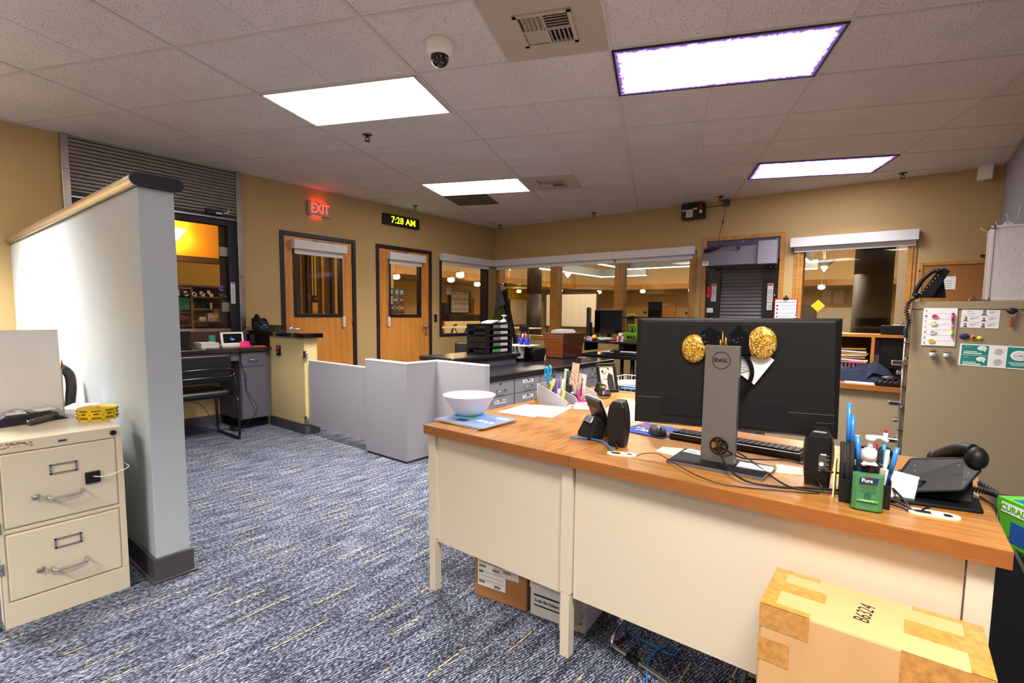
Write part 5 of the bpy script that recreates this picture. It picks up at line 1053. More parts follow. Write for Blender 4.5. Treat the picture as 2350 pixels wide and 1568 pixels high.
# clear pump bottle with rainbow label behind organizer
def pump_bottle(name,label,loc,w,d,h,liquid,lab,rz=0,pump='white_plastic',s=1.0):
    r=thing(name,label,'hand sanitizer',loc,rz)
    def sect(k): return [(x*w/2,y*d/2) for x,y in ((-1,-.55),(-.72,-1),(.72,-1),(1,-.55),(1,.55),(.72,1),(-.72,1),(-1,.55))]
    P=sect(0)
    def shell(mb,z0,z1,sh,k=1.0):
        rings=[]
        for z,f in ((z0,k),(z1,k),(z1+sh*.5,k*.82),(z1+sh,k*.3)): rings.append([mb.bm.verts.new((x*f,y*max(f,.45) if f<1 else y*f,z)) for x,y in P])
        fs=[]
        for a,b in zip(rings,rings[1:]):
            for i in range(8): fs.append(mb.bm.faces.new([a[i],a[(i+1)%8],b[(i+1)%8],b[i]]))
        fs.append(mb.bm.faces.new(rings[0][::-1])); fs.append(mb.bm.faces.new(rings[-1])); mb._fin(fs)
    mb=MB().use('acrylic'); shell(mb,0,h*.72,h*.16); part('bottle',mb,r,bev=.003)
    if liquid:
        mb=MB().use(liquid); 
        q=[(x*.94,y*.9) for x,y in P]; mb.prism([(x,y,.004) for x,y in q],(0,0,h*.58)); part('gel',mb,r)
    lab(r,w,d,h)
    z=h*.86; mb=MB().use(pump); mb.cyl((0,0,z),(0,0,z+.022*s),.0135*s,n=24); mb.cyl((0,0,z+.022*s),(0,0,z+.026*s),.010*s,n=20); mb.cyl((0,0,z+.026*s),(0,0,z+.046*s),.0055*s,n=16); mb.cyl((0,0,z+.044*s),(0,0,z+.054*s),.011*s,.009*s,n=20); mb.tube([(0,0,z+.052*s),(.018*s,-.004,z+.053*s),(.03*s,-.006,z+.046*s)],.0042*s); part('pump_cap',mb,r)
    return r
_t=NT('gel_green'); _o=[x for x in _t.n if x.type=='OUTPUT_MATERIAL'][0]; _a=_t.node('ShaderNodeBsdfTransparent'); _a.inputs[0].default_value=hexc('#a8f0b4'); _m=_t.node('ShaderNodeMixShader'); _m.inputs[0].default_value=.4; _t.b.inputs['Base Color'].default_value=hexc('#9be8a6'); _t.b.inputs['Roughness'].default_value=.2; _t.link(_a.outputs[0],_m.inputs[1]); _t.link(_t.b.outputs[0],_m.inputs[2]); _t.link(_m.outputs[0],_o.inputs[0]); mat('gel_clear','#cdd6cf',.2)
def rain(r,w,d,h):
    mb=MB()
    for i,c in enumerate(('navy','green','yellow','orange')): mb.use(c); x0=-w/2*.95+i*w*.95/4; mb.bb((x0,-d/2-.0012,h*.50),(x0+w*.95/4,-d/2-.0002,h*.60))
    mb.use('purple'); mb.bb((w*.18,-d/2-.0012,h*.28),(w*.42,-d/2-.0002,h*.46)); mb.use('white_paper'); mb.bb((w*.05,-d/2-.0012,h*.20),(w*.2,-d/2-.0002,h*.36)); part('label',mb,r)
p=onZ(1341,908,ZD); pump_bottle('sanitizer_bottle','clear pump bottle with rainbow label behind the mesh organizer',(4.53,-4.262,ZD),.062,.04,.125,None,rain,-.1)
# black stand + photo frame
p=onZ(1390,902,ZD); r=thing('portrait_picture','black framed couple portrait leaning back on the left oak desk','photo frame',(4.455,-4.06,ZD),0,rot=(-.30,0,1.02))
fw,fh=.135,.185; mb=MB().use('black')
for a,b in (((-fw/2,0),(fw/2,.018)),((-fw/2,fh-.018),(fw/2,fh)),((-fw/2,.018),(-fw/2+.018,fh-.018)),((fw/2-.018,.018),(fw/2,fh-.018))): mb.bb((a[0],-.008,a[1]),(b[0],.008,b[1]))
part('frame',mb,r,bev=.002)
mb=MB().use('paper_gray'); mb.bb((-fw/2+.018,-.001,.018),(fw/2-.018,.002,fh-.018)); 
mb.use('card_green'); mb.bb((-fw/2+.02,-.0014,.10),(fw/2-.02,-.0008,fh-.02)); mb.use('ink'); mb.prism([(.0,-.0018,.02),(.045,-.0018,.02),(.040,-.0018,.11),(.015,-.0018,.125),(-.002,-.0018,.10)],(0,-.0006,0)); mb.use('white_paper'); mb.prism([(-.045,-.0016,.02),(.0,-.0016,.02),(-.008,-.0016,.10),(-.035,-.0016,.10)],(0,-.0006,0)); mb.use('skin'); mb.ball((.012,-.0018,.138),(.010,.001,.013),12,8); mb.ball((-.018,-.0018,.125),(.010,.001,.012),12,8); mb.use('ink'); mb.ball((.013,-.0014,.147),(.011,.001,.008),12,8); mb.ball((-.024,-.0014,.133),(.013,.001,.011),12,8); part('portrait',mb,r)
mb=MB().use('black_matte'); mb.bb((-.03,.008,.0),(.03,.010,.12)); mb.box((0,.05,.06),(.05,.003,.14),rot=(.75,0,0)); part('easel_back',mb,r)
mb=MB().use('black'); mb.box((0,0,.012),(.09,.035,.022),bev=.008); mb.box((-.02,.0,.045),(.06,.02,.06),rot=(0,.3,0),bev=.006); solo('stapler',mb,'black stapler in front of the framed couple portrait','stapler',(4.485,-4.19,ZD),.5)
# wire basket with papers
r=thing('wire_basket','white wire letter basket with papers behind the portrait frame','basket',(4.40,-3.98,ZD),0); bw,bd,bh=.33,.26,.075
mb=MB().use('white_metal')
def loop(z,g=0): return [(-g,-g,z),(bw+g,-g,z),(bw+g,bd+g,z),(-g,bd+g,z)]
for z,g,rad in ((.004,0,.0022),(bh*.55,.006,.0016),(bh,.012,.0024)): mb.tube(loop(z,g),rad,6,closed=True)
for k in range(9): x=bw*k/8; mb.tube([(x,-.012,bh),(x,0,.004),(x,bd,.004),(x,bd+.012,bh)],.0014,5)
for k in range(7): y=bd*k/6; mb.tube([(-.012,y,bh),(0,y,.004),(bw,y,.004),(bw+.012,y,bh)],.0014,5)
part('wire_frame',mb,r)
mb=MB().use('navy'); mb.bb((-.15,-.11,0),(.15,.11,.012)); solo('navy_folder',mb,'navy folder lowest in the wire basket','folder',(4.57,-3.85,ZD+.0065))
mb=MB().use('sky_blue'); mb.bb((-.11,-.1,0),(.14,.11,.006)); solo('blue_folder',mb,'light blue folder in the wire basket','folder',(4.59,-3.86,ZD+.0188),.08)
mb=MB().use('paper_gray'); mb.box((0,0,.012),(.17,.14,.012),rot=(.1,-.08,.2)); solo('envelope_stack',mb,'pale envelopes on top in the wire basket','envelope',(4.50,-3.87,ZD+.034))
# papers in the middle
quadsheet('photo_print',rectpts(4.60,-4.56,.15,.19,.5),ZD+.0003,'white_paper','glossy white photo print right of the mesh organizer','photo',t=.008,lines=[('skin',.25,.35,.45,.6),('brown',.4,.55,.5,.7),('skin',.55,.3,.75,.5),('gold_fringe',.2,.7,.35,.8)])
quadsheet('paper_sheet',[onZ(x,y,ZD)[:2] for x,y in ((1368,955),(1470,972),(1475,925),(1402,930))],ZD+.0004,'white_paper','sheet beside the left speaker, partly behind the monitor','paper',lines=[('ink_gray',.5,.6,.8,.62),('ink_gray',.5,.5,.8,.52)])
for k in range(3): quadsheet('paper_sheet',rectpts(4.80-.004*k,-4.42+.01*k,.216,.279,.2+.12*k),ZD+.0004+.002*k,'white_paper',('bottom sheet','middle sheet','top sheet')[k]+' of the loose papers left of the monitor screen','paper',t=.0012)
mb=MB().use('white_plastic'); mb.box((0,0,.02),(.05,.04,.04),bev=.004); solo('white_box',mb,'small white block behind the left edge of the monitor','box',(4.80,-4.27,ZD))
# ---- back facing desk terminal (left)
r=thing('desk_terminal','black desk terminal on a wedge stand, back toward us, left of the speaker','desk terminal',(4.925,-5.085,ZD),-.62)
mb=MB().use('black_matte'); prof=[(-.055,0),(.03,0),(.045,.06),(.035,.078),(.0,.085),(-.04,.06)]
def loft(mb,secs,smooth=True):
    R=[[mb.bm.verts.new(Vector(p)) for p in s] for s in secs]; n=len(R[0]); fs=[]
    for a,b in zip(R,R[1:]):
        for i in range(n): fs.append(mb.bm.faces.new([a[i],a[(i+1)%n],b[(i+1)%n],b[i]]))
    fs.append(mb.bm.faces.new(R[0][::-1])); fs.append(mb.bm.faces.new(R[-1])); mb._fin(fs,smooth); bmesh.ops.recalc_face_normals(mb.bm,faces=fs)
mb.prism([(-.060,-.055,0),(.060,-.055,0),(.042,-.02,.082),(-.042,-.02,.082)],(0,.065,0)); part('stand',mb,r,bev=.012)
mb=MB().use('bar_gray'); mb.prism([(-.036,-.037,.060),(.036,-.037,.060),(.028,-.022,.082),(-.028,-.022,.082)],(0,.012,.004)); part('stand_cap',mb,r,bev=.004)
mb=MB().use('black'); mb.box((.0,.022,.078),(.135,.012,.165),rot=(.42,0,0)); sc=part('back_shell',mb,r,bev=.003)
mb=MB().use('white_plastic'); mb.box((.0,.029,.081),(.139,.005,.169),rot=(.42,0,0)); part('front_bezel',mb,r)
mb=MB().use('brown')
for i in range(14):
    for j in range(4): 
        v=Matrix.Rotation(.42,4,'X')@Vector((-.056+i*.0086,-.0065,.048+j*.009)); mb.box((v.x,v.y+.022,v.z+.078),(.003,.0012,.004),rot=(.42,0,0))
part('speaker_grille',mb,r)
mb=MB().use('scissor_blue'); L=[onZ(1308,1003,ZD+.008),onZ(1345,1006,ZD+.006),onZ(1378,1012,ZD+.007),onZ(1397,1024,ZD+.012),onZ(1407,1040,ZD+.004)]; mat('cable_blue','#1f77d0',.4); mb.use('cable_blue'); mb.tube(smooth_path(L,6),.0032); solo('blue_patch_cable',mb,'short blue cable from the desk terminal into the left grommet','cable')
quadsheet('sticky_note',rectpts(5.0,-5.02,.05,.05,.3),ZD+.0003,'hot_pink','pink sticky note between desk terminal and left speaker','sticky note')
# ---- speakers
def speaker(label,px0,px1,py0,rz,h,sticker):
    a=onZ(px0,py0,ZD); b=onZ(px1,py0+1,ZD); c=(a+b)/2; w=.062
    r=thing('desk_speaker',label,'speaker',(c.x,c.y,ZD),rz,'pair of black computer speakers')
    mb=MB().use('black'); secs=[]
    for t in range(9):
        u=t/8; z=h*u; dep=.085; bulge=.010*math.sin(PI*u); top=.0 if u<.85 else (u-.85)/.15*.012
        secs.append([(-w/2-bulge*.4+top,-.0+top*.4,z),(w/2+bulge*.0-top,0+top*.4,z),(w/2+bulge*.9-top,.045,z),(w/2+bulge*.6-.012,dep-top,z),(-w/2-bulge*.6+.012,dep-top,z),(-w/2-bulge*.9+top,.045,z)])
    loft(mb,secs,False); part('cabinet',mb,r,bev=.006)
    mb=MB().use('frame_black'); mb.cyl((.0,-.0005,h*.74),(0,.004,h*.74),.006); mb.use('steel_dark'); mb.cyl((0,.0006,h*.735),(0,-.0004,h*.735),.0035); part('screw_hole',mb,r)
    mb=MB().use('cable_black'); mb.cyl((0,0,.02),(0,-.008,.02),.006); mb.tube([(0,-.006,.02),(.008,-.018,.014),(.016,-.03,.004)],.0028); part('cable_boot',mb,r)
    if sticker:
        mb=MB().use('ink_gray'); x0,x1=.001,.027
        for k in range(11):
            mb.bb((x0,-.0012,.047+k*.0045),(x1 if k%3 else x1-.008,-.0004,.0488+k*.0045))
        mb.use('paper_gray'); mb.bb((x0+.004,-.0014,.094),(x0+.018,-.0005,.0975)); mb.cyl((x0+.007,-.0014,.068),(x0+.007,-.0004,.068),.006); part('spec_label',mb,r)
    return r
speaker('left black desk speaker between the desk terminal and the monitor',1393,1432,1026,.16,.168,False)
speaker('right black desk speaker with spec sticker beside the pen holder',1843,1905,1117,.12,.162,True)
# ---- monitor
MX,MY=5.434,-5.108; my=.215
r=thing('monitor','large black monitor seen from behind on a gray stand','monitor',(5.42,-5.15,ZD),0)
q=Matrix.Translation((MX-5.42,MY+5.15,1.0435-ZD))@Matrix.Rotation(my,4,'Z')@Matrix.Rotation(-.05,4,'X')@Matrix.Rotation(-.012,4,'Y')
mat('monitor_black','#0e0e0f',.45,spec=.4,bump=.1,bscale=500)
mb=MB().use('monitor_black'); w,h=.306,.182
secs=[[(-w,.012,-h),(w,.012,-h),(w,.012,h),(-w,.012,h)],[(-w,-.004,-h),(w,-.004,-h),(w,-.004,h),(-w,-.004,h)],[(-w+.012,-.016,-h+.008),(w-.012,-.016,-h+.008),(w-.02,-.016,h-.010),(-w+.02,-.016,h-.010)]]
loft(mb,secs,False); mb.xf(q); hd=part('display_housing',mb,r,bev=.003)
mb=MB().use('frame_black'); mb.bb((-w+.055,-.0172,h-.026),(w-.085,-.0158,h-.0215)); mb.xf(q); part('vent_slot',mb,r)
mb=MB().use('black_matte'); mb.bb((-w+.012,-.0175,-h*.5-.001),(-w+.09,-.0158,-h*.5)); mb.prism([(-w+.09,-.016,-h*.5),(-.03,-.016,-h*.52),(-.03,-.016,-h*.80),(-w+.09,-.016,-h*.80)],(0,-.004,0)); mb.prism([(.10,-.016,-h*.50),(.17,-.016,-h*.52),(.17,-.016,-h*.95),(.04,-.016,-h*.9)],(0,-.003,0)); mb.use('bar_gray'); mb.bb((w-.14,-.0172,-h*.60),(w-.012,-.0158,-h*.594)); mb.bb((w-.06,-.0172,-h*.74),(w-.012,-.0158,-h*.735)); mb.bb((-w+.012,-.0172,-h*.5),(-w+.09,-.0158,-h*.493)); mb.xf(q); part('port_cover',mb,r)
mb=MB().use('black_gloss'); mb.bb((-w+.006,.0121,-h+.012),(w-.006,.0128,h-.006)); mb.xf(q); part('screen',mb,r)
mb=MB().use('black_matte'); mb.box((0,.024,.295),(.08,.016,.09),bev=.004); part('mount_block',mb,r)
mat('stand_gray','#6f6c6a',.4,.35,noise=.05,nscale=500)
mb=MB().use('stand_gray'); H=1.139-ZD; x0,x1=-.052,.055; y0,y1=-.012,.014; hz=.066; hr=.026
mb.prism([(x0-.002,y0,.008),(x1-.002,y0,.008),(x1+.0,y0,H),(x0,y0,H)],(0,y1-y0,0))
col=part('stand_column',mb,r,bev=.003)
mb=MB().use('frame_black'); mb.tube([(.004+hr*math.cos(a),y0-.001,hz+hr*math.sin(a)) for a in [2*PI*k/28 for k in range(28)]],.0032,8,closed=True); mb.use('desk_edge'); mb.cyl((.004,y0-.0004,hz),(.004,y0-.0012,hz),hr-.002,n=28); mb.use('black'); mb.prism([(-.018,y0-.0014,hz-.012),(.004,y0-.0014,hz-.024),(.026,y0-.0014,hz-.008),(.02,y0-.0014,hz+.004)],(0,-.0006,0)); mb.bb((-.016,y0-.0018,hz+.010),(.024,y0-.001,hz+.020)); part('cable_hole',mb,col)
mb=MB().use('frame_black'); zc=H-.048; mb.tube([(.0+.027*math.cos(a),y0-.0005,zc+.027*math.sin(a)) for a in [2*PI*k/40 for k in range(40)]],.0011,6,closed=True); mb.text('D',(-.0155,y0-.0003,zc),(1,0,0),(0,0,1),.0155,off=.0009); mb.text('LL',(.0115,y0-.0003,zc),(1,0,0),(0,0,1),.0155,off=.0009)
v=[(-.0045,zc-.001)]; e=.0052; 
for k in (-1,0,1): mb.box((-.0025,y0-.0005,zc+.0038*k),(.0085,.0006,.0021),rot=(0,-.42,0))
mb.box((-.0055,y0-.0005,zc-.001),(.0021,.0006,.0088),rot=(0,.5,0)); part('logo_badge',mb,col)
mb=MB().use('stand_gray'); 
mb.prism([(-.139,-.089,.0),(.154,-.084,.0),(.163,.065,.0),(-.142,.089,.0)],(0,0,.009)); mb.use('black_matte'); mb.prism([(-.135,-.085,.009),(.150,-.080,.009),(.159,.061,.009),(-.138,.085,.009)],(0,0,.0012)); part('stand_base',mb,r,bev=.002)
quadsheet('paper_slip',rectpts(5.335,-5.09,.085,.05,-.15),ZD+.0105,'paper_gray','gray printed slip on the left of the monitor stand base','paper',lines=[('ink_gray',.1,.2,.5,.4),('ink_gray',.1,.5,.9,.6)])
quadsheet('paper_slip',rectpts(5.53,-5.135,.10,.06,.06),ZD+.0105,'white_paper','white printed slip on the right of the monitor stand base','paper',lines=[('ink_gray',.05,.1,.6,.22)])
mat('note_yellow','#f1e7ae',.7)
quadsheet('yellow_note',[onZ(x,y,ZD)[:2] for x,y in ((1505,1036),(1560,1050),(1585,1032),(1520,1026))],ZD+.0004,'note_yellow','pale yellow note left of the monitor stand base','note')
quadsheet('yellow_note',[onZ(x,y,ZD)[:2] for x,y in ((1780,1085),(1842,1092),(1842,1075),(1782,1066))],ZD+.0004,'note_yellow','pale yellow sheet right of the monitor stand base','note')
# sequin headband hung behind the monitor
_t=NT('gold_sequin'); _c=_t.coord(); _v=_t.node('ShaderNodeTexVoronoi',i_Scale=260.0); _t.link(_c,_v.inputs['Vector']); _t.link(_t.ramp(_v.outputs['Color'],[(.1,'#5a3c06'),(.4,'#c8901a'),(.65,'#f0c038'),(.85,'#fff0b8')]),_t.b.inputs['Base Color']); _t.b.inputs['Metallic'].default_value=.45; _t.b.inputs['Roughness'].default_value=.35; _t.bump(_v.outputs['Color'],1.0,.006); mat('velvet','#07070b',.9,spec=.2)  # sequin cells: glitter highlights painted into the base colour, dark gold to near white
r=thing('headband','party headband of two gold sequin rounds and a black bow on the monitor stand','headband',(5.435,-5.135,1.10),.1)
hb=lambda x,y: onY(x,y,-5.142)-Vector((5.435,-5.135,1.10))
for (cx,cy_,sx,sz) in ((1594,800,.040,.047),(1747,788,.042,.051)):
    p=hb(cx,cy_); mb=MB().use('gold_sequin'); mb.ball((p.x,p.y+.0,p.z),(sx,.016,sz),28,18); part('sequin_round',mb,r)
for (pts) in (((1612,792),(1612,762),(1632,750),(1657,766),(1657,792)),((1672,792),(1672,768),(1698,745),(1718,772),(1720,815),(1695,812))):
    mb=MB().use('velvet'); mb.prism([hb(*q)+Vector((0,-.008,0)) for q in pts],(0,.014,0)); 
    mb.use('white_plastic')
    for k in range(12): _p=hb(*pts[1]).lerp(hb(*pts[3]),random.random()).lerp(hb(*pts[0]),random.random()*.7); mb.ball(_p+Vector((0,-.009,-.004)),.0008,6,4)
    part('bow_loop',mb,r)
mb=MB().use('gold_sequin'); 
for (x,yb,yt,rad) in ((1660,792,759,.003),(1667,792,772,.004),(1655,792,778,.003)): mb.cyl(hb(x,yb)+Vector((0,-.012,0)),hb(x,yt)+Vector((0,-.012,0)),rad*1.3,.0006,n=10)
part('gold_spires',mb,r)
mb=MB().use('velvet'); mb.tube(smooth_path([hb(1700,800),hb(1720,835),hb(1724,860),hb(1715,885),hb(1703,905)]),.0065); mb.tube(smooth_path([hb(1648,800),hb(1640,820),hb(1640,850)]),.006); part('band',mb,r)
mb=MB().use('white_paper'); A=[(1700,838),(1738,800),(1774,828),(1728,885),(1696,860)]; mb.prism([hb(*q)+Vector((0,.012,0)) for q in A],(0,.001,0)); mb.use('paper_gray'); mb.prism([hb(*q)+Vector((0,.008,0)) for q in ((1696,820),(1712,818),(1720,850),(1698,856))],(0,.001,0)); mb.use('ink_gray')
for k in range(6): a=hb(1699,824+k*5)+Vector((0,.0075,0)); mb.box(a+Vector((.008,0,0)),(.018,.0004,.0016))
part('price_tag',mb,r)
# ---- mouse pad, mouse, keyboard
c=onZ(1503,990,ZD); r=thing('mouse_pad','blue mouse pad with a red stripe left of the monitor','mouse pad',(5.07,-4.84,ZD),-.155); 
mb=MB().use('blue'); mat('pad_blue','#1e3f8f',.8); mb.use('pad_blue'); mb.prism([(-.10,-.10,0),(.10,-.10,0),(.10,.10,0),(-.10,.10,0)],(0,0,.004)); mb.use('red'); mb.prism([(-.10,.035,.004),(.10,-.03,.004),(.10,-.005,.004),(-.10,.06,.004)],(0,0,.0004)); mb.use('white_paper')
for k in range(7): mb.box((-.065+.018*k,-.01-.006*k+.012*math.sin(k*2),.0043),(.016,.012,.0004),rot=(0,0,.5*math.sin(k)))
for k in range(5): mb.box((-.05+.016*k,-.045+.006*math.sin(k*3),.0043),(.012,.008,.0004),rot=(0,0,-.3))
part('pad',mb,r,bev=.001)
p=onZ(1504,997,ZD+.006); r=thing('computer_mouse','dark gray wireless mouse on the blue mouse pad','mouse',(p.x,p.y+.02,ZD+.0045),.75)
mat('mouse_gray','#3a3a3e',.45); mb=MB().use('mouse_gray'); mb.ball((0,0,.004),(.033,.055,.034),24,14); bmesh.ops.bisect_plane(mb.bm,geom=mb.bm.verts[:]+mb.bm.edges[:]+mb.bm.faces[:],plane_co=(0,0,0),plane_no=(0,0,1),clear_inner=True); part('shell',mb,r)
mb=MB().use('black'); mb.ball((0,-.034,.030),(.004,.010,.006),10,8); mb.tube(smooth_path([(0,-.052,.012),(0,-.04,.026),(0,-.02,.0345)]),.0009); part('scroll_wheel',mb,r)
r=thing('keyboard','black keyboard behind the monitor stand','keyboard',(5.40,-4.862,ZD),-.02)
mb=MB().use('black'); mb.prism([(-.228,-.068,.0),(-.228,.068,.0),(-.228,.068,.012),(-.228,-.062,.024),(-.228,-.068,.022)],(.456,0,0)); part('keyboard_body',mb,r,bev=.003)
mb=MB().use('frame_black')
for row in range(5):
    y=-.048+row*.0215; n=21
    for k in range(n):
        x=-.21+k*.021; z=.024-(y+.062)*.09+.003; mb.box((x,y,z),(.0175,.018,.007),rot=(-.09,0,0))
kk=part('keys',mb,r); kk['kind']='stuff'
# ---- pen holder
px,py_=5.815,-5.235; r=thing('pen_holder','black plastic pen holder behind the green sanitizer bottle','pen holder',(px,py_,ZD),.12)
mb=MB().use('black'); 
for (x0,x1,y0,y1,h) in ((-.054,.054,-.04,-.037,.062),(-.054,.054,.037,.04,.085),(-.054,-.051,-.037,.037,.075),(.051,.054,-.037,.037,.075),(-.012,-.009,-.037,.037,.07),(.02,.023,-.037,.037,.07)): mb.bb((x0,y0,.0),(x1,y1,h))
mb.bb((-.054,-.04,0),(.054,.04,.003)); part('tray',mb,r,bev=.001)
def pen2(label,bx,by,pxt,pyt,m,rad=.005,tip=None,dy=0,cap=None,cat='pen',name='pen'):
    a=Vector((px+bx,py_+by,ZD+.004)); d=ray(pxt,pyt); b=CAM+d*((a.y+dy-CAM.y)/d.y); stick(name,label,cat,a,b,m,rad,tip,cap,group='pens in the black pen holder')
mat('pen_blue','#2f86e0',.3,coat=.3); mat('pen_navy','#1b4fae',.3)
pen2('tallest capped blue pen in the black pen holder',-.035,-.02,1950,926,'pen_navy',.0042,('pen_blue',.55),.01)
pen2('second tall capped blue pen in the black pen holder',-.028,.0,1958,953,'pen_navy',.0042,('pen_blue',.55),.012)
pen2('short capped blue pen behind the sanitizer pump',-.004,-.01,1968,1000,'pen_navy',.005,('pen_blue',.5),.0)
pen2('first black marker from the left in the black pen holder',-.045,-.025,1934,1014,'ink',.0055)
pen2('second black marker from the left in the black pen holder',-.034,-.028,1946,1017,'ink',.0055)
pen2('third black marker from the left in the black pen holder',-.024,-.026,1957,1015,'ink',.0055)
pen2('dark pink glitter pen right of the sanitizer pump',.012,.0,2009,1018,'dark_red',.006); pen2('teal mechanical pencil with red tip in the black pen holder',.032,.01,2033,994,'scissor_blue',.0042,('white_plastic',.85),cap='red'); pen2('white pen beside the teal pencil',.034,-.005,2038,1033,'white_plastic',.0045)
pen2('blue pen leaning right in the black pen holder',.04,.0,2060,1028,'pen_navy',.0048,('pen_blue',.55),-.0)
pen2('short black marker behind the sanitizer bottle',.026,-.02,2022,1032,'ink',.006)
r=thing('scissors','scissors with black loop handles in the black pen holder','scissors',(px+.015,py_+.02,ZD+.004),.1)
mb=MB().use('stainless'); mb.prism([(-.006,0,.0),(.006,0,.0),(.008,0,.09),(-.008,0,.09)],(0,.003,0)); part('blade',mb,r)
for cx,cz,sx,sz in ((-.024,.118,.017,.020),(.024,.112,.017,.030)): mb=MB().use('black'); mb.tube([(cx+sx*math.cos(a),0,cz+sz*math.sin(a)) for a in [2*PI*k/24 for k in range(24)]],.0042,8,closed=True); mb.tube([(0,0,.08),(cx*.6,0,cz-sz)],.005); part('handle',mb,r)
mb=MB().use('cream'); mb.box((0,0,.05),(.018,.008,.10),rot=(0,.12,0),bev=.003); mb.use('black'); mb.box((.002,-.0042,.075),(.006,.002,.016),rot=(0,.12,0)); solo('utility_knife',mb,'cream utility knife standing in the black pen holder','knife',(px+.036,py_-.03,ZD+.004),.1)
mb=MB().use('white_paper'); mb.box((0,0,.035),(.06,.0012,.07),rot=(-.2,.15,0)); solo('paper_pad',mb,'white note pad leaning behind the right side of the pen holder','note pad',(px+.082,py_+.075,ZD+.003),.1)
mb=MB().use('white_paper'); mb.box((0,0,.05),(.002,.05,.10)); mb.use('hl_yellow'); mb.box((.002,-.0,.05),(.0015,.051,.101)); solo('note_card',mb,'white and lime card standing left of the pen holder','card',(px-.066,py_+.01,ZD),.0)
# ---- green sanitizer
def purell(r,w,d,h):
    y=-d/2-.0006; mb=MB(); mat('lab_green','#58a83c',.5)
    mb.use('navy'); zc=h*.53; mb.prism([(-.020,y,zc-.008),(-.018,y,zc+.006),(.0,y,zc+.009),(.021,y,zc+.010),(.019,y,zc-.005),(.0,y,zc-.006)],(0,-.0004,0)); mb.use('red'); mb.box((.0,y-.0004,zc+.0105),(.012,.0005,.003)); mb.use('white_paper'); mb.text('Purell',(.0,y-.0005,zc+.001),(1,.05,0),(0,0,1),.0125,off=.0003,depth=.0003)
    mb.use('dark_red'); mb.text('ADVANCED',(.0,y-.0003,zc-.013),(1,0,0),(0,0,1),.0062,off=.0001,depth=.0003); mb.use('navy'); 
    mb.text('KILLS 99.99% OF MOST',(.0,y-.0003,zc-.022),(1,0,0),(0,0,1),.0032,depth=.0003); mb.text('ILLNESS CAUSING GERMS',(.0,y-.0003,zc-.026),(1,0,0),(0,0,1),.0032,depth=.0003)
    mb.tube([(.0+.006*math.cos(a),y-.0003,zc-.036+.006*math.sin(a)) for a in [2*PI*k/18 for k in range(18)]],.0007,5,closed=True); mb.text('T',(.0,y-.0003,zc-.036),(1,0,0),(0,0,1),.008,depth=.0003)
    mb.use('lab_green'); mb.bb((-.022,y-.0006,zc-.0525),(.022,y,zc-.0465)); mb.use('white_paper'); mb.text('REFRESHING GEL',(.0,y-.0008,zc-.0495),(1,0,0),(0,0,1),.0038,depth=.0003); mb.use('navy'); mb.text('with Triple-Action Moisturizers',(.0,y-.0003,zc-.0565),(1,0,0),(0,0,1),.0028,depth=.0003); part('label',mb,r)
pump_bottle('sanitizer_bottle','green gel sanitizer pump bottle at the front edge of the oak desk',(5.825,-5.297,ZD),.068,.042,.148,'gel_green',purell,.12,s=1.15)
# ---- right desk phone (seen from behind)
r=thing('desk_phone','black desk phone with handset on the right oak desk, back toward us','telephone',(5.975,-5.075,ZD),.0)
mat('phone_black','#0b0b0d',.5,spec=.3)
Q=lambda x,y,Y: onY(x,y,Y)-Vector((5.975,-5.075,ZD))
mb=MB().use('phone_black'); 
f=[Q(2046,1107,-5.14),Q(2088,1051,-5.10),Q(2219,1049,-5.10),Q(2256,1080,-5.12),Q(2210,1128,-5.16),Q(2090,1132,-5.16)]
mb.prism(f,(0.01,.16,-.035)); part('phone_body',mb,r,bev=.006)
mb=MB().use('phone_black'); zf=0
mb.prism([(-.105,-.125,0),(.085,-.075,0),(.085,.03,0),(-.06,.03,0)],(0,0,.010)); mb.prism([(-.09,-.06,.01),(.07,-.02,.01),(.07,-.0,.01),(-.09,-.04,.01)],(0,.05,.05)); part('stand',mb,r,bev=.004)
mb=MB().use('phone_black'); a=Q(2160,1046,-5.06); c=Q(2208,1028,-5.07); e=Q(2250,1034,-5.08)
mb.tube(smooth_path([Q(2150,1050,-4.92),Q(2175,1040,-5.0),Q(2205,1033,-5.07),Q(2235,1036,-5.10)]),.018,14,rr=None); mb.ball(Q(2241,1052,-5.105),(.024,.03,.030)); mb.ball(Q(2150,1052,-4.93),(.024,.028,.024)); part('handset',mb,r)
mb=MB().use('bar_gray'); 
for (x,y) in ((2100,1068),(2100,1080),(2200,1068),(2222,1085)): p=Q(x,y,-5.15); mb.cyl(p,p+Vector((0,-.004,0)),.002)
part('screw',mb,r)
# coiled cord
pts=[]; P0,P1,P2,P3=onZ(2212,1120,ZD+.02),onZ(2262,1128,ZD+.012),onZ(2288,1135,ZD+.012),onZ(2245,1108,ZD+.012)
base=smooth_path([P0,P1,P2,P3],40); 
for i,p in enumerate(base):
    a=i*2*PI/5; pts.append(p+Vector((0,math.cos(a)*.008,math.sin(a)*.008)))
mb=MB().use('cable_black'); mb.tube(pts,.0024,6); solo('coil_cord',mb,'black coiled handset cord right of the desk phone','cord')
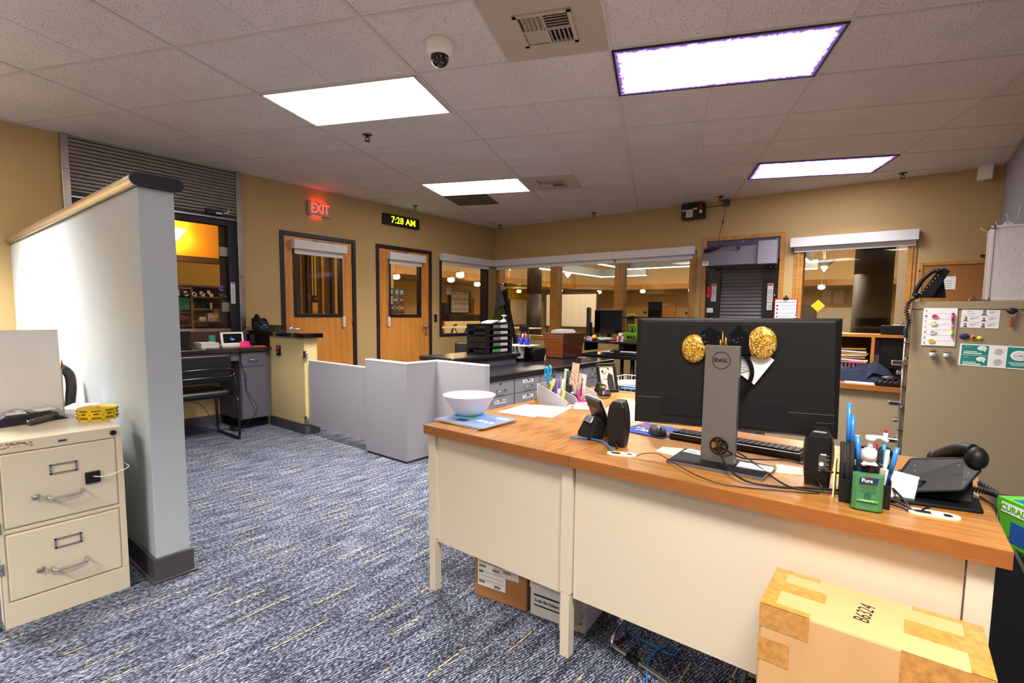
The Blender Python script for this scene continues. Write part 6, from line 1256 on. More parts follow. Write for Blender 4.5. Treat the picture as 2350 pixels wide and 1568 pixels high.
# cables
def cable(name,label,pts,rad=.003,m='cable_black'):
    mb=MB().use(m); mb.tube(smooth_path([onZ(x,y,ZD+h) for x,y,h in pts],8),rad,8); return solo(name,mb,label,'cable')
yh=-5.168
def pyv(x,y): return onY(x,y,yh)
mb=MB().use('cable_black'); mb.tube(smooth_path([pyv(1646,1008),pyv(1652,1022)+Vector((0,-.02,0)),onZ(1668,1070,ZD+.03),onZ(1712,1104,ZD+.012),onZ(1790,1118,ZD+.004),onZ(1860,1120,ZD+.004),onZ(1945,1128,ZD+.004),onZ(2010,1138,ZD+.006),onZ(2060,1152,ZD+.008),onZ(2092,1170,ZD+.004)],8),.0033,8); solo('monitor_cable',mb,'thick black cable looping from the stand hole to the right grommet','cable')
mb=MB().use('cable_black'); mb.tube(smooth_path([pyv(1652,1012),pyv(1662,1018)+Vector((0,-.012,0)),onZ(1720,1055,ZD+.02),onZ(1800,1112,ZD+.006),onZ(1870,1127,ZD+.004),onZ(1940,1135,ZD+.011),onZ(2005,1145,ZD+.012),onZ(2085,1171,ZD+.006)],8),.0026,8); solo('monitor_cable',mb,'thinner black cable crossing the stand base toward the sanitizer bottle','cable')
mb=MB().use('cable_black'); mb.tube(smooth_path([pyv(1654,1014),pyv(1668,1030)+Vector((0,-.012,0)),onZ(1705,1052,ZD+.03),onZ(1770,1055,ZD+.028),onZ(1815,1058,ZD+.04),onZ(1880,1078,ZD+.05),onZ(1935,1087,ZD+.05),onZ(2010,1092,ZD+.045),onZ(2045,1118,ZD+.03),onZ(2078,1152,ZD+.012),onZ(2088,1168,ZD+.004)],8),.003,8); solo('monitor_cable',mb,'upper black cable passing in front of the right speaker','cable')
cable('speaker_wire','thin black wire from the left grommet across the stand base',[(1461,1047,.003),(1478,1041,.01),(1510,1042,.012),(1545,1062,.014),(1600,1092,.012),(1660,1112,.004),(1740,1122,.003),(1830,1130,.003),(1880,1133,.003)],.0016)
cable('phone_cord','black cord curling from the desk phone into the right grommet',[(2110,1105,.06),(2150,1108,.045),(2185,1122,.02),(2196,1140,.006),(2180,1155,.004),(2140,1160,.004),(2112,1174,.003)],.0028)
mb=MB().use('white_plastic'); mb.cyl(onZ(2128,1107,ZD+.052),onZ(2152,1113,ZD+.043),.0042); solo('cable_sleeve',mb,'small white sleeve on the phone cord near the right grommet','cable sleeve')
mb=MB().use('cable_black'); mb.tube(smooth_path([onZ(2118,1103,ZD+.055),onZ(2170,1112,ZD+.04),onZ(2225,1130,ZD+.012),onZ(2262,1148,ZD+.006),onZ(2286,1168,ZD+.006),Vector((6.092,-5.13,ZD-.03)),Vector((6.105,-5.15,.70))],8),.0028,8); mb.use('paper_gray'); mb.cyl(onZ(2232,1132,ZD+.012),onZ(2246,1139,ZD+.009),.0036); solo('phone_cord',mb,'black cord from the desk phone running off the right desk edge','cable')
# ---- things right of the desk
p=onZ(2334,1262,.655); r=thing('bandage_box','green and blue bandage box on the black cabinet at the right edge','box',(6.15,-5.11,.655),.55)
mat('box_green','#57b82e',.35,coat=.2); w=.065; d=.1; h=.115
mb=MB().use('box_green'); mb.bb((0,0,0),(w,d,h)); part('carton',mb,r)
mb=MB().use('blue'); mb.bb((.004,-.0006,.012),(w*.6,.0002,h*.55)); mb.bb((-.0006,.003,.01),(.0002,d*.55,h*.55)); mb.bb((w*.2,d*.1,h),(w*.9,d*.7,h+.0006)); mb.use('white_paper'); mb.prism([(-.001,.012,h*.70),(-.001,.085,h*.70),(-.001,.085,h*.93),(-.001,.012,h*.93)],(-.0003,0,0)); mb.bb((.006,-.0012,h*.7),(w-.006,-.0006,h*.92)); mb.use('box_green'); mb.text('CURAD',(.035,-.0014,h*.81),(1,0,0),(0,0,1),.019,depth=.0004,off=.0006); mb.text('CURAD',(-.0014,.048,h*.81),(0,-1,0),(0,0,1),.022,depth=.0004,off=.0006); mb.use('white_paper'); mb.text('FLEX-FABRIC',(w*.32,-.0012,h*.48),(1,0,0),(0,0,1),.0065,depth=.0004)
mb.use('white_paper')
for k in range(9): mb.bb((w*.66,-.0009,.01+k*.006),(w*.95,-.0003,.0125+k*.006))
part('printing',mb,r)
mb=MB().use('cable_black'); q=[(6.17,-5.20,.663),(6.145,-5.19,.70),(6.14,-5.165,.735),(6.16,-5.15,.76),(6.20,-5.14,.765),(6.25,-5.13,.74)]; q=[Vector((6.30,-5.20,.69)),Vector((6.24,-5.215,.672)),Vector((6.185,-5.21,.668)),Vector((6.155,-5.20,.69)),Vector((6.15,-5.19,.725)),Vector((6.175,-5.18,.755)),Vector((6.23,-5.17,.76)),Vector((6.32,-5.16,.72))]
mb.tube(smooth_path(q,8),.0042,8); mb.use('white_plastic'); mb.cyl(q[0],q[1],.008); solo('loop_cable',mb,'thick black cable loop with white plug in front of the bandage box','cable')
mb=MB().use('cream'); mb.lathe([(.0,0),(.03,0),(.032,.06),(0,.062)],n=20); solo('cream_tub',mb,'cream tub edge between desk corner and bandage box','tub',(6.175,-4.90,.655))
# ---- big carton
def tape(mb,p0,p1): mb.bb(p0,p1)
mat('cardboard','#c2905a',.75,noise=.08,nscale=25); mat('carton_tape','#c08840',.25,noise=.25,nscale=60,coat=.4)
mat('cardboard_plain','#cc9f6a',.75,noise=.06,nscale=9)
A=onZ(1744,1382,.575); B=onZ(2290,1565,.575); Cc=onZ(1792,1302,.575); 
r=thing('big_carton','tall taped cardboard carton marked B6324 standing before the desk','cardboard box',(A.x,A.y,0),0)
ang=math.atan2(B.y-A.y,B.x-A.x); r.rotation_euler=(0,0,ang); W=math.hypot(B.x-A.x,B.y-A.y); D=(Cc-A).length*.98; Hc=.575; D=min(D,-5.388-A.y-.0)
mb=MB().use('cardboard_plain'); mb.bb((0,0,0),(W,D,Hc)); part('carton_body',mb,r,bev=.006)
mb=MB().use('carton_tape'); _n=0
for (x0,y0,x1,y1) in ((0,0,.03,D),(W-.035,0,W,D),(.03,D*.42,.12,D*.66),(W-.135,D*.34,W-.035,D*.64),(.03,D-.02,.10,D),(.03,0,.10,.018),(W-.12,D-.016,W-.035,D)): mb.bb((x0,y0,Hc+.0001),(x1,y1,Hc+.0008))
e=.0006
for (x0,x1,z0,z1) in ((0,.10,Hc-.055,Hc-.001),(0,.065,Hc-.135,Hc-.08),(W-.14,W,Hc-.08,Hc-.001),(0,.12,.20,.27)): mb.bb((x0,-e,z0),(x1,-.0001,z1))
part('packing_tape',mb,r)
mb=MB().use('ink'); mb.text('B6324',(W*.49,D*.5,Hc+.0001),(.12,1,0),(-1,.12,0),.042,depth=.0004,sx=.78); part('printed_code',mb,r)
# ---- boxes and cables under the desks
a=onZ(1089,1363,0); b=onZ(1210,1406,0); an=math.atan2(b.y-a.y,b.x-a.x); L=(b-a).length
r=thing('brown_carton','small brown shipping box with white labels under the left oak desk','cardboard box',(a.x,a.y,0),an)
mat('cardboard_dark','#a87443',.75,noise=.08,nscale=25)
mb=MB().use('cardboard_dark'); mb.bb((0,0,0),(L-.004,.30,.30)); part('carton_body',mb,r,bev=.004)
mb=MB().use('white_paper'); mb.bb((.018,-.001,.052),(.16,.0,.17)); mb.use('paper_gray'); mb.bb((.10,-.0014,.115),(.225,-.0005,.215))
mb.use('ink')
for (x0,z0,n) in ((.026,.135,14),(.026,.110,8),(.026,.065,12),(.095,.128,14),(.105,.058,12),(.15,.135,14)):
    for k in range(n): mb.bb((x0+k*.0026,-.0018,z0),(x0+k*.0026+(.0008 if k%3 else .0018),-.0008,z0+.012))
for k in range(5): mb.bb((.024,-.0016,.160-k*.0045 if k<2 else .152-k*.018),(.15,-.0008,.1612-k*.0045 if k<2 else .1528-k*.018))
part('shipping_label',mb,r)
a=onZ(1213,1408,0); b=onZ(1342,1458,0); an=math.atan2(b.y-a.y,b.x-a.x); L=(b-a).length
r=thing('folder_carton','white lidded box printed 3-tab file folders under the left oak desk','box',(a.x+.003,a.y,0),an)
mb=MB().use('white_metal'); mb.bb((.003,.003,0),(L-.003,.27,.19)); part('carton_body',mb,r,bev=.003)
mb=MB().use('white_metal'); mb.bb((0,0,.115),(L,.275,.215)); part('carton_lid',mb,r,bev=.003)
mb=MB().use('teal'); mat('dark_teal','#0e3442',.6); mb.use('dark_teal'); mb.bb((.02,.0022,.086),(L-.03,.0032,.094)); mb.bb((.02,.0022,.044),(L-.05,.0032,.050)); mb.use('ink'); mb.text('3-tab file folders',(.024,.0024,.068),(1,0,0),(0,0,1),.017,align='LEFT',off=.0003); mb.text('150',(.165,.0024,.058),(1,0,0),(0,0,1),.013,align='LEFT'); 
for k in range(8): mb.bb((L-.05+k*.0045,.0022,.030),(L-.048+k*.0045,.003,.046))
mb.use('ink_gray')
for k in range(3): mb.bb((L-.055,.0022,.06+k*.008),(L-.012,.003,.063+k*.008))
part('printing',mb,r)
r=thing('chrome_footrest','bent chrome tube footrest with black grip under the right oak desk','footrest',(0,0,0))
f=lambda x,y,z: onZ(x,y,z)
mb=MB().use('chrome'); P=[onZ(1425,1425,.15),onZ(1413,1447,.06),onZ(1405,1475,.016),onZ(1415,1489,.012),onZ(1440,1505,.012),onZ(1500,1545,.012),onZ(1560,1586,.012),onZ(1640,1640,.012)]; mb.tube(smooth_path(P,6),.0085,10); Q2=[P[-1],P[-1]+Vector((.06,.10,.1)),P[-1]+Vector((.0,.3,.3)),P[0]+Vector((.1,.3,.2)),P[0]]; mb.tube(smooth_path(Q2,6),.0085,10); part('tube_frame',mb,r)
mb=MB().use('black_matte'); mb.cyl(onZ(1440,1505,.012),onZ(1466,1522,.012),.0115); part('grip',mb,r)
mb=MB().use('cable_blue'); P=[Vector((5.02,-4.9,.25)),onZ(1418,1424,.10),onZ(1440,1452,.03),onZ(1490,1478,.006),onZ(1530,1500,.006),onZ(1548,1503,.006),onZ(1555,1492,.012),onZ(1540,1484,.016),onZ(1512,1490,.016),onZ(1492,1512,.016),onZ(1484,1540,.012),onZ(1486,1580,.012)]; mb.tube(smooth_path(P,8),.0034,8); solo('blue_network_cable',mb,'blue network cable looping on the carpet under the right oak desk','cable')
mb=MB().use('cable_black'); P=[onZ(1436,1440,.10),onZ(1443,1470,.02),onZ(1452,1510,.03),onZ(1470,1540,.006),onZ(1500,1575,.005)]; mb.tube(smooth_path(P,6),.002,6); solo('thin_black_cable',mb,'thin black cable crossing the chrome footrest','cable')
r=thing('computer_tower','light gray computer tower under the right end of the oak desk','computer',(5.52,-5.06,0),0)
mb=MB().use('white_metal'); mb.bb((0,0,.01),(.17,.36,.40)); part('tower_case',mb,r,bev=.004)
mb=MB().use('navy'); 
for k in range(6): mb.bb((.02,-.002,.03+k*.022),(.06,.001,.045+k*.022))
mb.use('ink'); mb.bb((.08,-.002,.03),(.15,.001,.15)); part('rear_ports',mb,r)
# ================================================================== on the left file cabinet
ZC=.728
mat('carton_white','#fbf9f7',.7,noise=.03,nscale=12)
r=thing('white_carton','worn white carton with its front flap raised, on the cream file cabinet','cardboard box',(2.62,-6.42,ZC),.06)
mb=MB().use('carton_white'); h=.222
for a,b in (((-.10,-.18,0),(.16,.135,.004)),((.154,-.18,0),(.16,.135,h)),((-.10,-.18,0),(-.094,.135,h)),((-.10,.129,0),(.16,.135,h)),((-.10,-.18,0),(.16,-.174,h))): mb.bb(a,b)
part('carton_body',mb,r)
mb=MB().use('carton_white'); mb.box((.153,-.0245,h+.092),(.004,.308,.184),rot=(0,-.04,0)); part('raised_flap',mb,r)
mb=MB().use('cardboard_dark'); mb.prism([(.15,.131,h-.002),(.15,.137,h+.045),(.146,.145,h+.012),(.146,.149,h-.001)],(-.003,0,0)); mb.box((.1,.14,h+.012),(.10,.02,.003),rot=(.5,0,0)); part('torn_edge',mb,r)
# ticket roll
p=onZ(223,966,ZC); r=thing('ticket_roll','yellow roll of KEEP THIS COUPON tickets on the file cabinet corner','ticket roll',(2.955,-6.195,ZC),0)
mat('ticket_yellow','#f5cc16',.55); R=.0715; mb=MB().use('ticket_yellow'); mb.lathe([(.008,.0),(R,.0),(R,.054),(.008,.054)],n=48,cap=False,smooth=False)
for k in range(8): mb.lathe([(R*.18+k*.0075,.0541),(R*.18+k*.0075+.0012,.0544)],n=40,cap=False)
part('roll_body',mb,r)
mb=MB().use('ink')
for k in range(7):
    a=math.radians(-92+k*38); n=Vector((math.cos(a),math.sin(a),0)); t_=Vector((-math.sin(a),math.cos(a),0)); o=n*(R*.992)
    def tx(s,z,sz): mb.text(s,o+n*.0012+Vector((0,0,z)),-t_,(0,0,-1),sz,depth=.0003,off=.0003)
    mb.text('TICKET',o+n*.0014+Vector((0,0,.014)),-t_,(0,0,-1),.0115,depth=.0003,off=.0003); mb.text('KEEP',o+n*.0014+Vector((0,0,.032)),-t_,(0,0,-1),.0085,depth=.0003,off=.0003); mb.text('COUPON',o+n*.0014+Vector((0,0,.0455)),-t_,(0,0,-1),.0078,depth=.0003,off=.0003)
    a2=a+math.radians(19); n2=Vector((math.cos(a2),math.sin(a2),0)); mb.ball(n2*R+Vector((0,0,.027)),.0022,8,6); mb.ball(n2*R+Vector((0,0,.001)),.0022,8,6)
part('ticket_print',mb,r)
# envelope, bag, tool
quadsheet('envelope',[onZ(x,y,ZC)[:2] for x,y in ((88,962),(178,950),(231,928),(170,928))],ZC+.0003,'white_paper','white envelope between the bag and the ticket roll','envelope',t=.006)
r=thing('plastic_bag','clear plastic bag of dark cloth lying before the white carton','bag',(2.80,-6.405,ZC),.2)
mat('cloth_dark','#2a2833',.85,noise=.3,nscale=40,bump=.4,bscale=40)
mb=MB().use('cloth_dark')
def bagf(sc,hh,off):
    def fn(u,v):
        x=(u-.5)*.16*sc; y=(v-.5)*.26*sc; e=max(0,1-(2*u-1)**4)*max(0,1-(2*v-1)**4); z=hh*e*(.75+.25*math.sin(9*u+5*v)*math.cos(7*v))+off; return (x,y,max(.002,z))
    return fn
mb.grid(bagf(.9,.046,.0),18,22); part('folded_cloth',mb,r)
mb=MB().use('white_paper')
for (u,v,w,l,a) in ((.03,.05,.035,.07,.3),(-.01,-.02,.02,.04,.8),(.045,-.05,.02,.06,-.2)): mb.box((u,v,.048),(w,l,.004),rot=(.0,.15,a))
part('white_print',mb,r)
mb=MB().use('clear_bag'); mb.grid(bagf(1.12,.062,.001),20,24); mb.use('white_plastic'); mb.tube(smooth_path([(.03,-.12,.02),(.05,-.10,.035),(.035,-.085,.04),(.02,-.11,.03),(.04,-.13,.012)]),.003); part('bag_film',mb,r)
mb=MB().use('hot_pink'); p=onZ(20,972,ZC); mb.box((0,0,.004),(.03,.05,.006),rot=(0,0,.4)); solo('pink_slip',mb,'pink slip under the plastic bag at the left edge','paper',(p.x,p.y,ZC))
p0=onZ(66,971,ZC+.014); p1=onZ(122,955,ZC+.016); p2=onZ(130,952,ZC+.017); mat('tool_gray','#4a494c',.45); 
r=thing('screwdriver','dark gray screwdriver with round guard lying by the bag','screwdriver',(0,0,0)); d=(p1-p0)
mb=MB().use('tool_gray'); mb.tube(smooth_path([p0,p0+d*.15,p0+d*.5,p0+d*.85,p1]),.012,12,rr=[.010+.004*math.sin(PI*k/32) for k in range(33)]); mb.use('chrome'); mb.box(p0+d*.06+Vector((0,0,.008)),(.010,.02,.006),rot=(0,0,.4)); part('handle',mb,r)
mb=MB().use('tool_gray'); u=d.normalized(); mb.cyl(p1+u*.004,p1+u*.012,.021,.019,n=24); mb.cyl(p1+u*.012,p1+u*.02,.008,n=12); part('guard',mb,r)
mb=MB().use('steel_dark'); q=onZ(64,978,ZC+.003); mb.cyl(onZ(66,976,ZC+.003),onZ(140,958,ZC+.003),.002); solo('thin_rod',mb,'thin steel rod lying in front of the screwdriver','rod')
mat('rust','#a5743c',.9,noise=.6,nscale=120)
# scraped sticker residue on the cabinet's top edge
mb=MB().use('rust')
for k in range(26): mb.box((.0048,-.185+.004*k+random.uniform(-.002,.002),.712+random.uniform(-.010,.006)),(.0006,random.uniform(.003,.010),random.uniform(.002,.006)))
cab=bpy.data.objects['file_cabinet']; part('sticker_residue',mb,cab)
# office chair behind the carton
r=thing('office_chair','black office chair back behind the white carton, by the gray partition','chair',(2.16,-6.335,0),.25)
mat('chair_plastic','#2c2a2e',.45)
mb=MB().use('chair_plastic'); mb.tube(smooth_path([(.0,.17,.50),(.015,.185,.65),(.02,.20,.80),(.0,.19,.875),(-.01,.12,.90),(-.01,-.12,.90),(0,-.19,.875),(.02,-.20,.80),(.015,-.185,.65),(0,-.17,.50)],6),.024,10); part('back_frame',mb,r)
mb=MB().use('black_matte'); mb.bb((-.018,-.17,.72),(-.006,.17,.89),bev=.004); mb.tube([(0,.17,.56),(-.01,.0,.74)],.012); part('back_mesh',mb,r)
mb=MB().use('vinyl_black'); mb.box((.20,0,.455),(.42,.40,.07),bev=.03); part('seat',mb,r); mb=MB().use('chair_plastic'); mb.cyl((.2,0,.10),(.2,0,.42),.028); part('gas_column',mb,r)
for k in range(5): a=k*2*PI/5; mb=MB().use('chair_plastic'); mb.tube([(.2,0,.11),(.2+.24*math.cos(a),.24*math.sin(a),.075)],.018); mb.cyl((.2+.24*math.cos(a),.24*math.sin(a)-.012,.03),(.2+.24*math.cos(a),.24*math.sin(a)+.012,.03),.03); mb.cyl((.2+.24*math.cos(a),.24*math.sin(a),.03),(.2+.24*math.cos(a),.24*math.sin(a),.075),.008); part('caster_leg',mb,r)
# ================================================================== on the reception counter and half wall
ZR=.85
r=thing('smart_display',"white framed smart display on the reception counter showing blue time digits",'display',(.35,-4.56,ZR),.0)
a=onX(504,763,.35); b=onX(557,789,.35); W=b.y-a.y; H=a.z-ZR
mb=MB().use('white_plastic'); mb.box((0,0,H/2+.008),(.02,W,H-.016),rot=(0,-.18,0),bev=.004); part('frame',mb,r)
mb=MB().use('black_gloss'); q=Matrix.Translation((0,0,H/2+.008))@Matrix.Rotation(-.18,4,'Y'); mb.box((.0102,0,.004),(.001,W*.82,H*.62)); mb.xf(q); part('screen',mb,r)
mat('screen_blue','#3f7de0',.5,emit='#3f7de0',es=1.6); mb=MB().use('screen_blue'); mb.text('7:28',(.0110,-.005,-.008),(0,1,0),(0,0,1),.022,off=.0005); mb.bb((.0108,-.018,.014),(.0112,.0,.016)); mb.xf(q); part('screen_digits',mb,r)
mb=MB().use('white_plastic'); mb.box((-.02,0,.012),(.08,W*.95,.024),bev=.005); part('speaker_base',mb,r)
a=onX(466,795,.38); mb=MB()
for k in range(7): mb.use('white_paper' if k%2 else 'paper_gray'); mb.box((.0,.002*(k%3),.005+k*.008),(.20,.16,.006),rot=(0,0,.04*math.sin(k*2)))
solo('paper_stack',mb,'stack of white papers left of the smart display','paper stack',(.34,-4.80,ZR))
mb=MB().use('teal'); mb.cyl((0,0,0),(0,0,.12),.03,n=24); mb.use('orange'); mb.cyl((0,0,.03),(0,0,.06),.0305,n=24); solo('snack_can',mb,'teal and orange can behind the smart display','can',(.22,-4.70,ZR))
mb=MB().use('hot_pink'); mb.box((0,0,.002),(.10,.11,.003),rot=(0,0,.2)); mb.box((-.04,.01,.03),(.003,.10,.06),rot=(0,-.5,.2)); solo('pink_paper',mb,'hot pink folded paper right of the smart display','paper',(.42,-4.455,ZR))
mb=MB().use('orange'); mb.box((0,0,.004),(.07,.14,.007),rot=(0,0,.1)); solo('orange_folder',mb,'flat orange folder beside the pink paper','folder',(.46,-4.355,ZR))
mb=MB().use('black_matte'); mb.prism([(0,-.2,0),(0,.085,0),(-.05,.125,.17),(-.05,-.2,.17)],(-.012,0,0)); mb.bb((-.02,-.2,0),(.16,.06,.012)); solo('laptop',mb,'black open laptop at the left end of the reception counter','laptop',(.37,-5.05,ZR))
mb=MB().use('black_matte'); mb.cyl((0,0,0),(.0,.05,0),.006); mb.use('cable_black'); mb.tube(smooth_path([(0,0,.004),(.03,.08,.004),(.05,.18,.004),(.08,.28,.004)]),.003); solo('display_cord',mb,'black cord lying along the front of the reception counter','cable',(.50,-4.86,ZR))
# orange ledge in the reception hatch
mb=MB().use('vest_orange'); a=onX(445,768,-.2); b=onX(505,763,-.2); mb.bb((-.26,a.y-.6,a.z-.03),(-.13,b.y+.1,a.z)); mb.use('brown'); mb.bb((-.26,a.y-.6,.3),(-.24,b.y+.1,a.z-.03)); o=struct('trim_3',mb)
# phone in basket on the half wall
ZH=1.012; p=onY(605,757,-4.19); r=thing('wire_tray','black slotted basket on the half wall cap','basket',(.33,-4.19,ZH),0)
mb=MB().use('black'); w,d,h=.13,.085,.055
for a,b in (((-w,-d,0),(w,d,.004)),): mb.bb(a,b)
for k in range(13): x=-w+k*2*w/12; mb.prism([(x-.004,-d,0),(x+.004,-d,0),(x+.004,-d-.012,h),(x-.004,-d-.012,h)],(0,.003,0)); mb.prism([(x-.004,d,0),(x+.004,d,0),(x+.004,d+.012,h),(x-.004,d+.012,h)],(0,-.003,0))
for s in (-1,1):
    for k in range(9): y=-d+k*2*d/8; mb.prism([(s*w,y-.004,0),(s*w,y+.004,0),(s*(w+.012),y+.004,h),(s*(w+.012),y-.004,h)],(-.003*s,0,0))
mb.tube([(-w-.012,-d-.012,h),(w+.012,-d-.012,h),(w+.012,d+.012,h),(-w-.012,d+.012,h)],.006,6,closed=True); mb.tube([(-w-.006,-d-.006,h*.5),(w+.006,-d-.006,h*.5),(w+.006,d+.006,h*.5),(-w-.006,d+.006,h*.5)],.0035,6,closed=True); part('basket_body',mb,r)
mb=MB().use('sky_blue'); mb.box((-.05,-.02,.03),(.06,.08,.03),rot=(.3,.3,0)); solo('blue_packet',mb,'blue packet inside the black slotted basket','packet',(.33,-4.19,ZH+.006))
r=thing('desk_phone','black phone with arched handset standing in the slotted basket','telephone',(.22,-4.20,ZH+.006),0)
mb=MB().use('phone_black'); mb.prism([(-.06,-.08,.0),(.05,-.08,.0),(-.02,-.08,.10),(-.07,-.08,.13)],(0,.16,0)); part('phone_body',mb,r,bev=.006)
mb=MB().use('phone_black'); mb.tube(smooth_path([(-.03,-.05,.10),(-.01,-.05,.155),(.03,-.05,.15),(.08,-.05,.10),(.11,-.05,.06)]),.016,12); mb.ball((-.03,-.05,.115),(.024,.022,.03)); part('handset',mb,r)
mb=MB().use('cable_black'); mb.tube(smooth_path([(.14,-4.29,1.03),(.10,-4.31,1.045),(.05,-4.33,1.02),(.04,-4.34,.95),(.06,-4.36,.86)]),.003); solo('phone_cord',mb,'black phone cord dropping from the basket to the counter','cable')
# key switch on the half wall
a=onY(635,793,-4.256); b=onY(645,817,-4.256); r=thing('key_switch','black wall switch plate with red top and keys on the half wall','switch',((a.x+b.x)/2,-4.255,(a.z+b.z)/2),0); w=(b.x-a.x)/2; h=(a.z-b.z)/2
mb=MB().use('black'); mb.bb((-w,-.012,-h),(w,0,h),bev=.002); part('plate',mb,r)
mb=MB().use('red'); mb.bb((-w*.7,-.014,h*.2),(w*.7,-.011,h*.9)); mb.use('purple'); mb.bb((-w*.6,-.0145,h*.5),(w*.6,-.0135,h*.85)); part('red_label',mb,r)
mb=MB().use('chrome'); mb.cyl((-.0,-.012,-h*.2),(0,-.02,-h*.2),.008); mb.box((-.008,-.024,-h*.45),(.010,.003,.03),rot=(0,.2,0)); mb.tube([(-.01+.010*math.cos(k*.5),-.022,-h*.35+.01*math.sin(k*.5)) for k in range(13)],.001,5); part('keys',mb,r)
a=onY(711,812,-4.19); 
# ================================================================== on the black counter
p=onZ(1117,814,.84); tz=.84
r=thing('letter_tray_tower','black tower of stacked letter trays on the raised black shelf','letter tray',(2.525,-3.325,tz),0); w,d=.245,.40
n=5; H=.058
for k in range(n):
    z=k*H; mb=MB().use('black'); mb.bb((0,0,z),(w,d,z+.003)); mb.bb((0,0,z+.003),(w,.003,z+H-.006)) if k in(1,2) else (mb.bb((0,0,z+.003),(w*.12,.003,z+H-.004)),mb.bb((w*.38,0,z+.003),(w,.003,z+H-.004)),mb.bb((0,0,z+.003),(w,.003,z+.012)),mb.bb((0,0,z+H-.014),(w,.003,z+H-.004)))
    mb.bb((0,0,z+.003),(.003,d,z+H-.004)); mb.bb((0,d-.003,z+.003),(w,d,z+H-.004)); 
    mb.bb((w-.003,0,z+.003),(w,.06,z+H)); mb.bb((w-.003,d-.04,z+.003),(w,d,z+H)); mb.bb((w-.003,.06,z+.003),(w,d-.04,z+.014)); part('tray',mb,r,bev=.001)
    mb=MB().use('paper_gray'); mb.bb((w-.001,d*.55,z+.018),(w+.0008,d*.82,z+.045)); 
    if k in (0,): mb.use('green'); mb.bb((w-.001,d*.25,z+.018),(w+.0008,d*.48,z+.044))
    mb.use('ink_gray'); mb.bb((w-.0012,d*.28,z+.018),(w+.0003,d*.82,z+.048)); part('tray_label',mb,r)
zt=tz+n*H
mb=MB().use('paper_gray'); mb.box((.02,.0,.012),(.12,.16,.012),rot=(.12,.0,.3)); mb.use('black'); mb.box((.02,.11,.008),(.16,.14,.014),rot=(.05,.1,0)); mb.use('white_paper'); mb.box((.06,.15,.018),(.05,.05,.004),rot=(.3,.1,.4)); solo('paper_pile',mb,'loose papers and folders on top of the letter tray tower','paper',(2.65,-3.15,zt+.006))
mb=MB().use('white_plastic'); mb.cyl((0,0,0),(0,0,.05),.03,n=20); mb.cyl((0,0,.05),(0,0,.068),.022,n=20); mb.cyl((0,0,.068),(0,0,.10),.006,n=12); mb.lathe([(.008,.10),(.024,.104),(.022,.112),(.0,.115)],n=20); mb.box((.02,0,.106),(.03,.014,.008)); 
solo('pump_bottle',mb,'white pump bottle standing on the letter tray tower','bottle',(2.70,-2.975,zt-.028))
# white leaflet holder
mb=MB().use('white_plastic'); mb.prism([(0,0,0),(0,.16,0),(0,.16,.13),(0,.0,.27)],(.09,0,0)); mb.use('red'); mb.bb((.0902,.06,.06),(.0908,.09,.08)); mb.use('teal'); mb.bb((.0902,.02,.05),(.0908,.05,.09)); mb.use('ink_gray'); mb.bb((.0902,.03,.02),(.0908,.12,.03)); solo('leaflet_holder',mb,'white slanted leaflet holder right of the letter tray tower','leaflet holder',(2.52,-2.90+.02,.842))
# curved sorter
r=thing('file_sorter','white file sorter with four curved fins on the black counter','file sorter',(2.60,-2.62,.73),0)
mat('sorter_white','#dcd8d4',.5)
for k in range(4):
    x=-.12+k*.052; mb=MB().use('sorter_white'); P=[(x+.0,-.09,.15),(x+.03,-.10,.165),(x+.055,-.10,.15),(x+.058,-.10,.10),(x+.05,-.10,.04),(x+.062,-.10,0)]; S=smooth_path(P,5)
    V=[[mb.bm.verts.new(q+Vector((0,dy,0))) for q in S] for dy in (0,.17)]; mb._fin([mb.bm.faces.new([V[0][i],V[0][i+1],V[1][i+1],V[1][i]]) for i in range(len(S)-1)],True); o=part('fin',mb,r); md=o.modifiers.new('s','SOLIDIFY'); md.thickness=.008
mb=MB().use('sorter_white'); mb.bb((-.13,-.08,.155),(.16,.20,.163)); part('top_plate',mb,r); mb=MB().use('black'); mb.bb((-.13,-.1,.0),(.12,.08,.03)); mb.bb((-.10,.0,.03),(.10,.06,.155)); part('base_block',mb,r)
for k,(x,lab) in enumerate(((2.56,'left blue pencil cup on the white file sorter'),(2.64,'right blue pencil cup on the white file sorter'))):
    mat('cup_blue','#1c2fae',.3,coat=.3); r=thing('pencil_cup',lab,'pencil cup',(x,-2.50,.8935),0,'blue pencil cups on the file sorter'); mb=MB().use('cup_blue'); mb.lathe([(.030,0),(.036,.075),(.033,.075),(.028,.004),(0,.004)],n=24,cap=True); part('cup',mb,r)
    for j in range(4):
        m=(('red','white_paper','teal','dark_red'),('orange','orange','pink','ink'))[k][j]; a=j*1.7+k; aa=Vector((x+.012*math.cos(a),-2.50+.012*math.sin(a),.90)); bb_=Vector((x+.03*math.cos(a),-2.50+.03*math.sin(a),1.0+.015*j)); stick('pencil',('red','white','teal','maroon','first orange','tallest orange','pink','black')[k*4+j]+' pencil in the '+('left','right')[k]+' blue cup','pencil',aa,bb_,m,.0045,group='pencils in the blue cups')
# black card file
r=thing('card_file_box','black lidded card file box beside the white file sorter','box',(2.735,-2.50,.73),-.1)
mb=MB().use('black'); loft(mb,[[(-.07,-.07,0),(.07,-.07,0),(.07,.09,0),(-.07,.09,0)],[(-.082,-.085,.085),(.082,-.085,.085),(.082,.10,.085),(-.082,.10,.085)]],False); part('box_body',mb,r,bev=.004)
mb=MB().use('black_matte'); loft(mb,[[(-.086,-.09,.086),(.086,-.09,.086),(.086,.104,.086),(-.086,.104,.086)],[(-.08,-.075,.125),(.08,-.075,.125),(.08,.09,.135),(-.08,.09,.135)]],False); part('box_lid',mb,r,bev=.004)
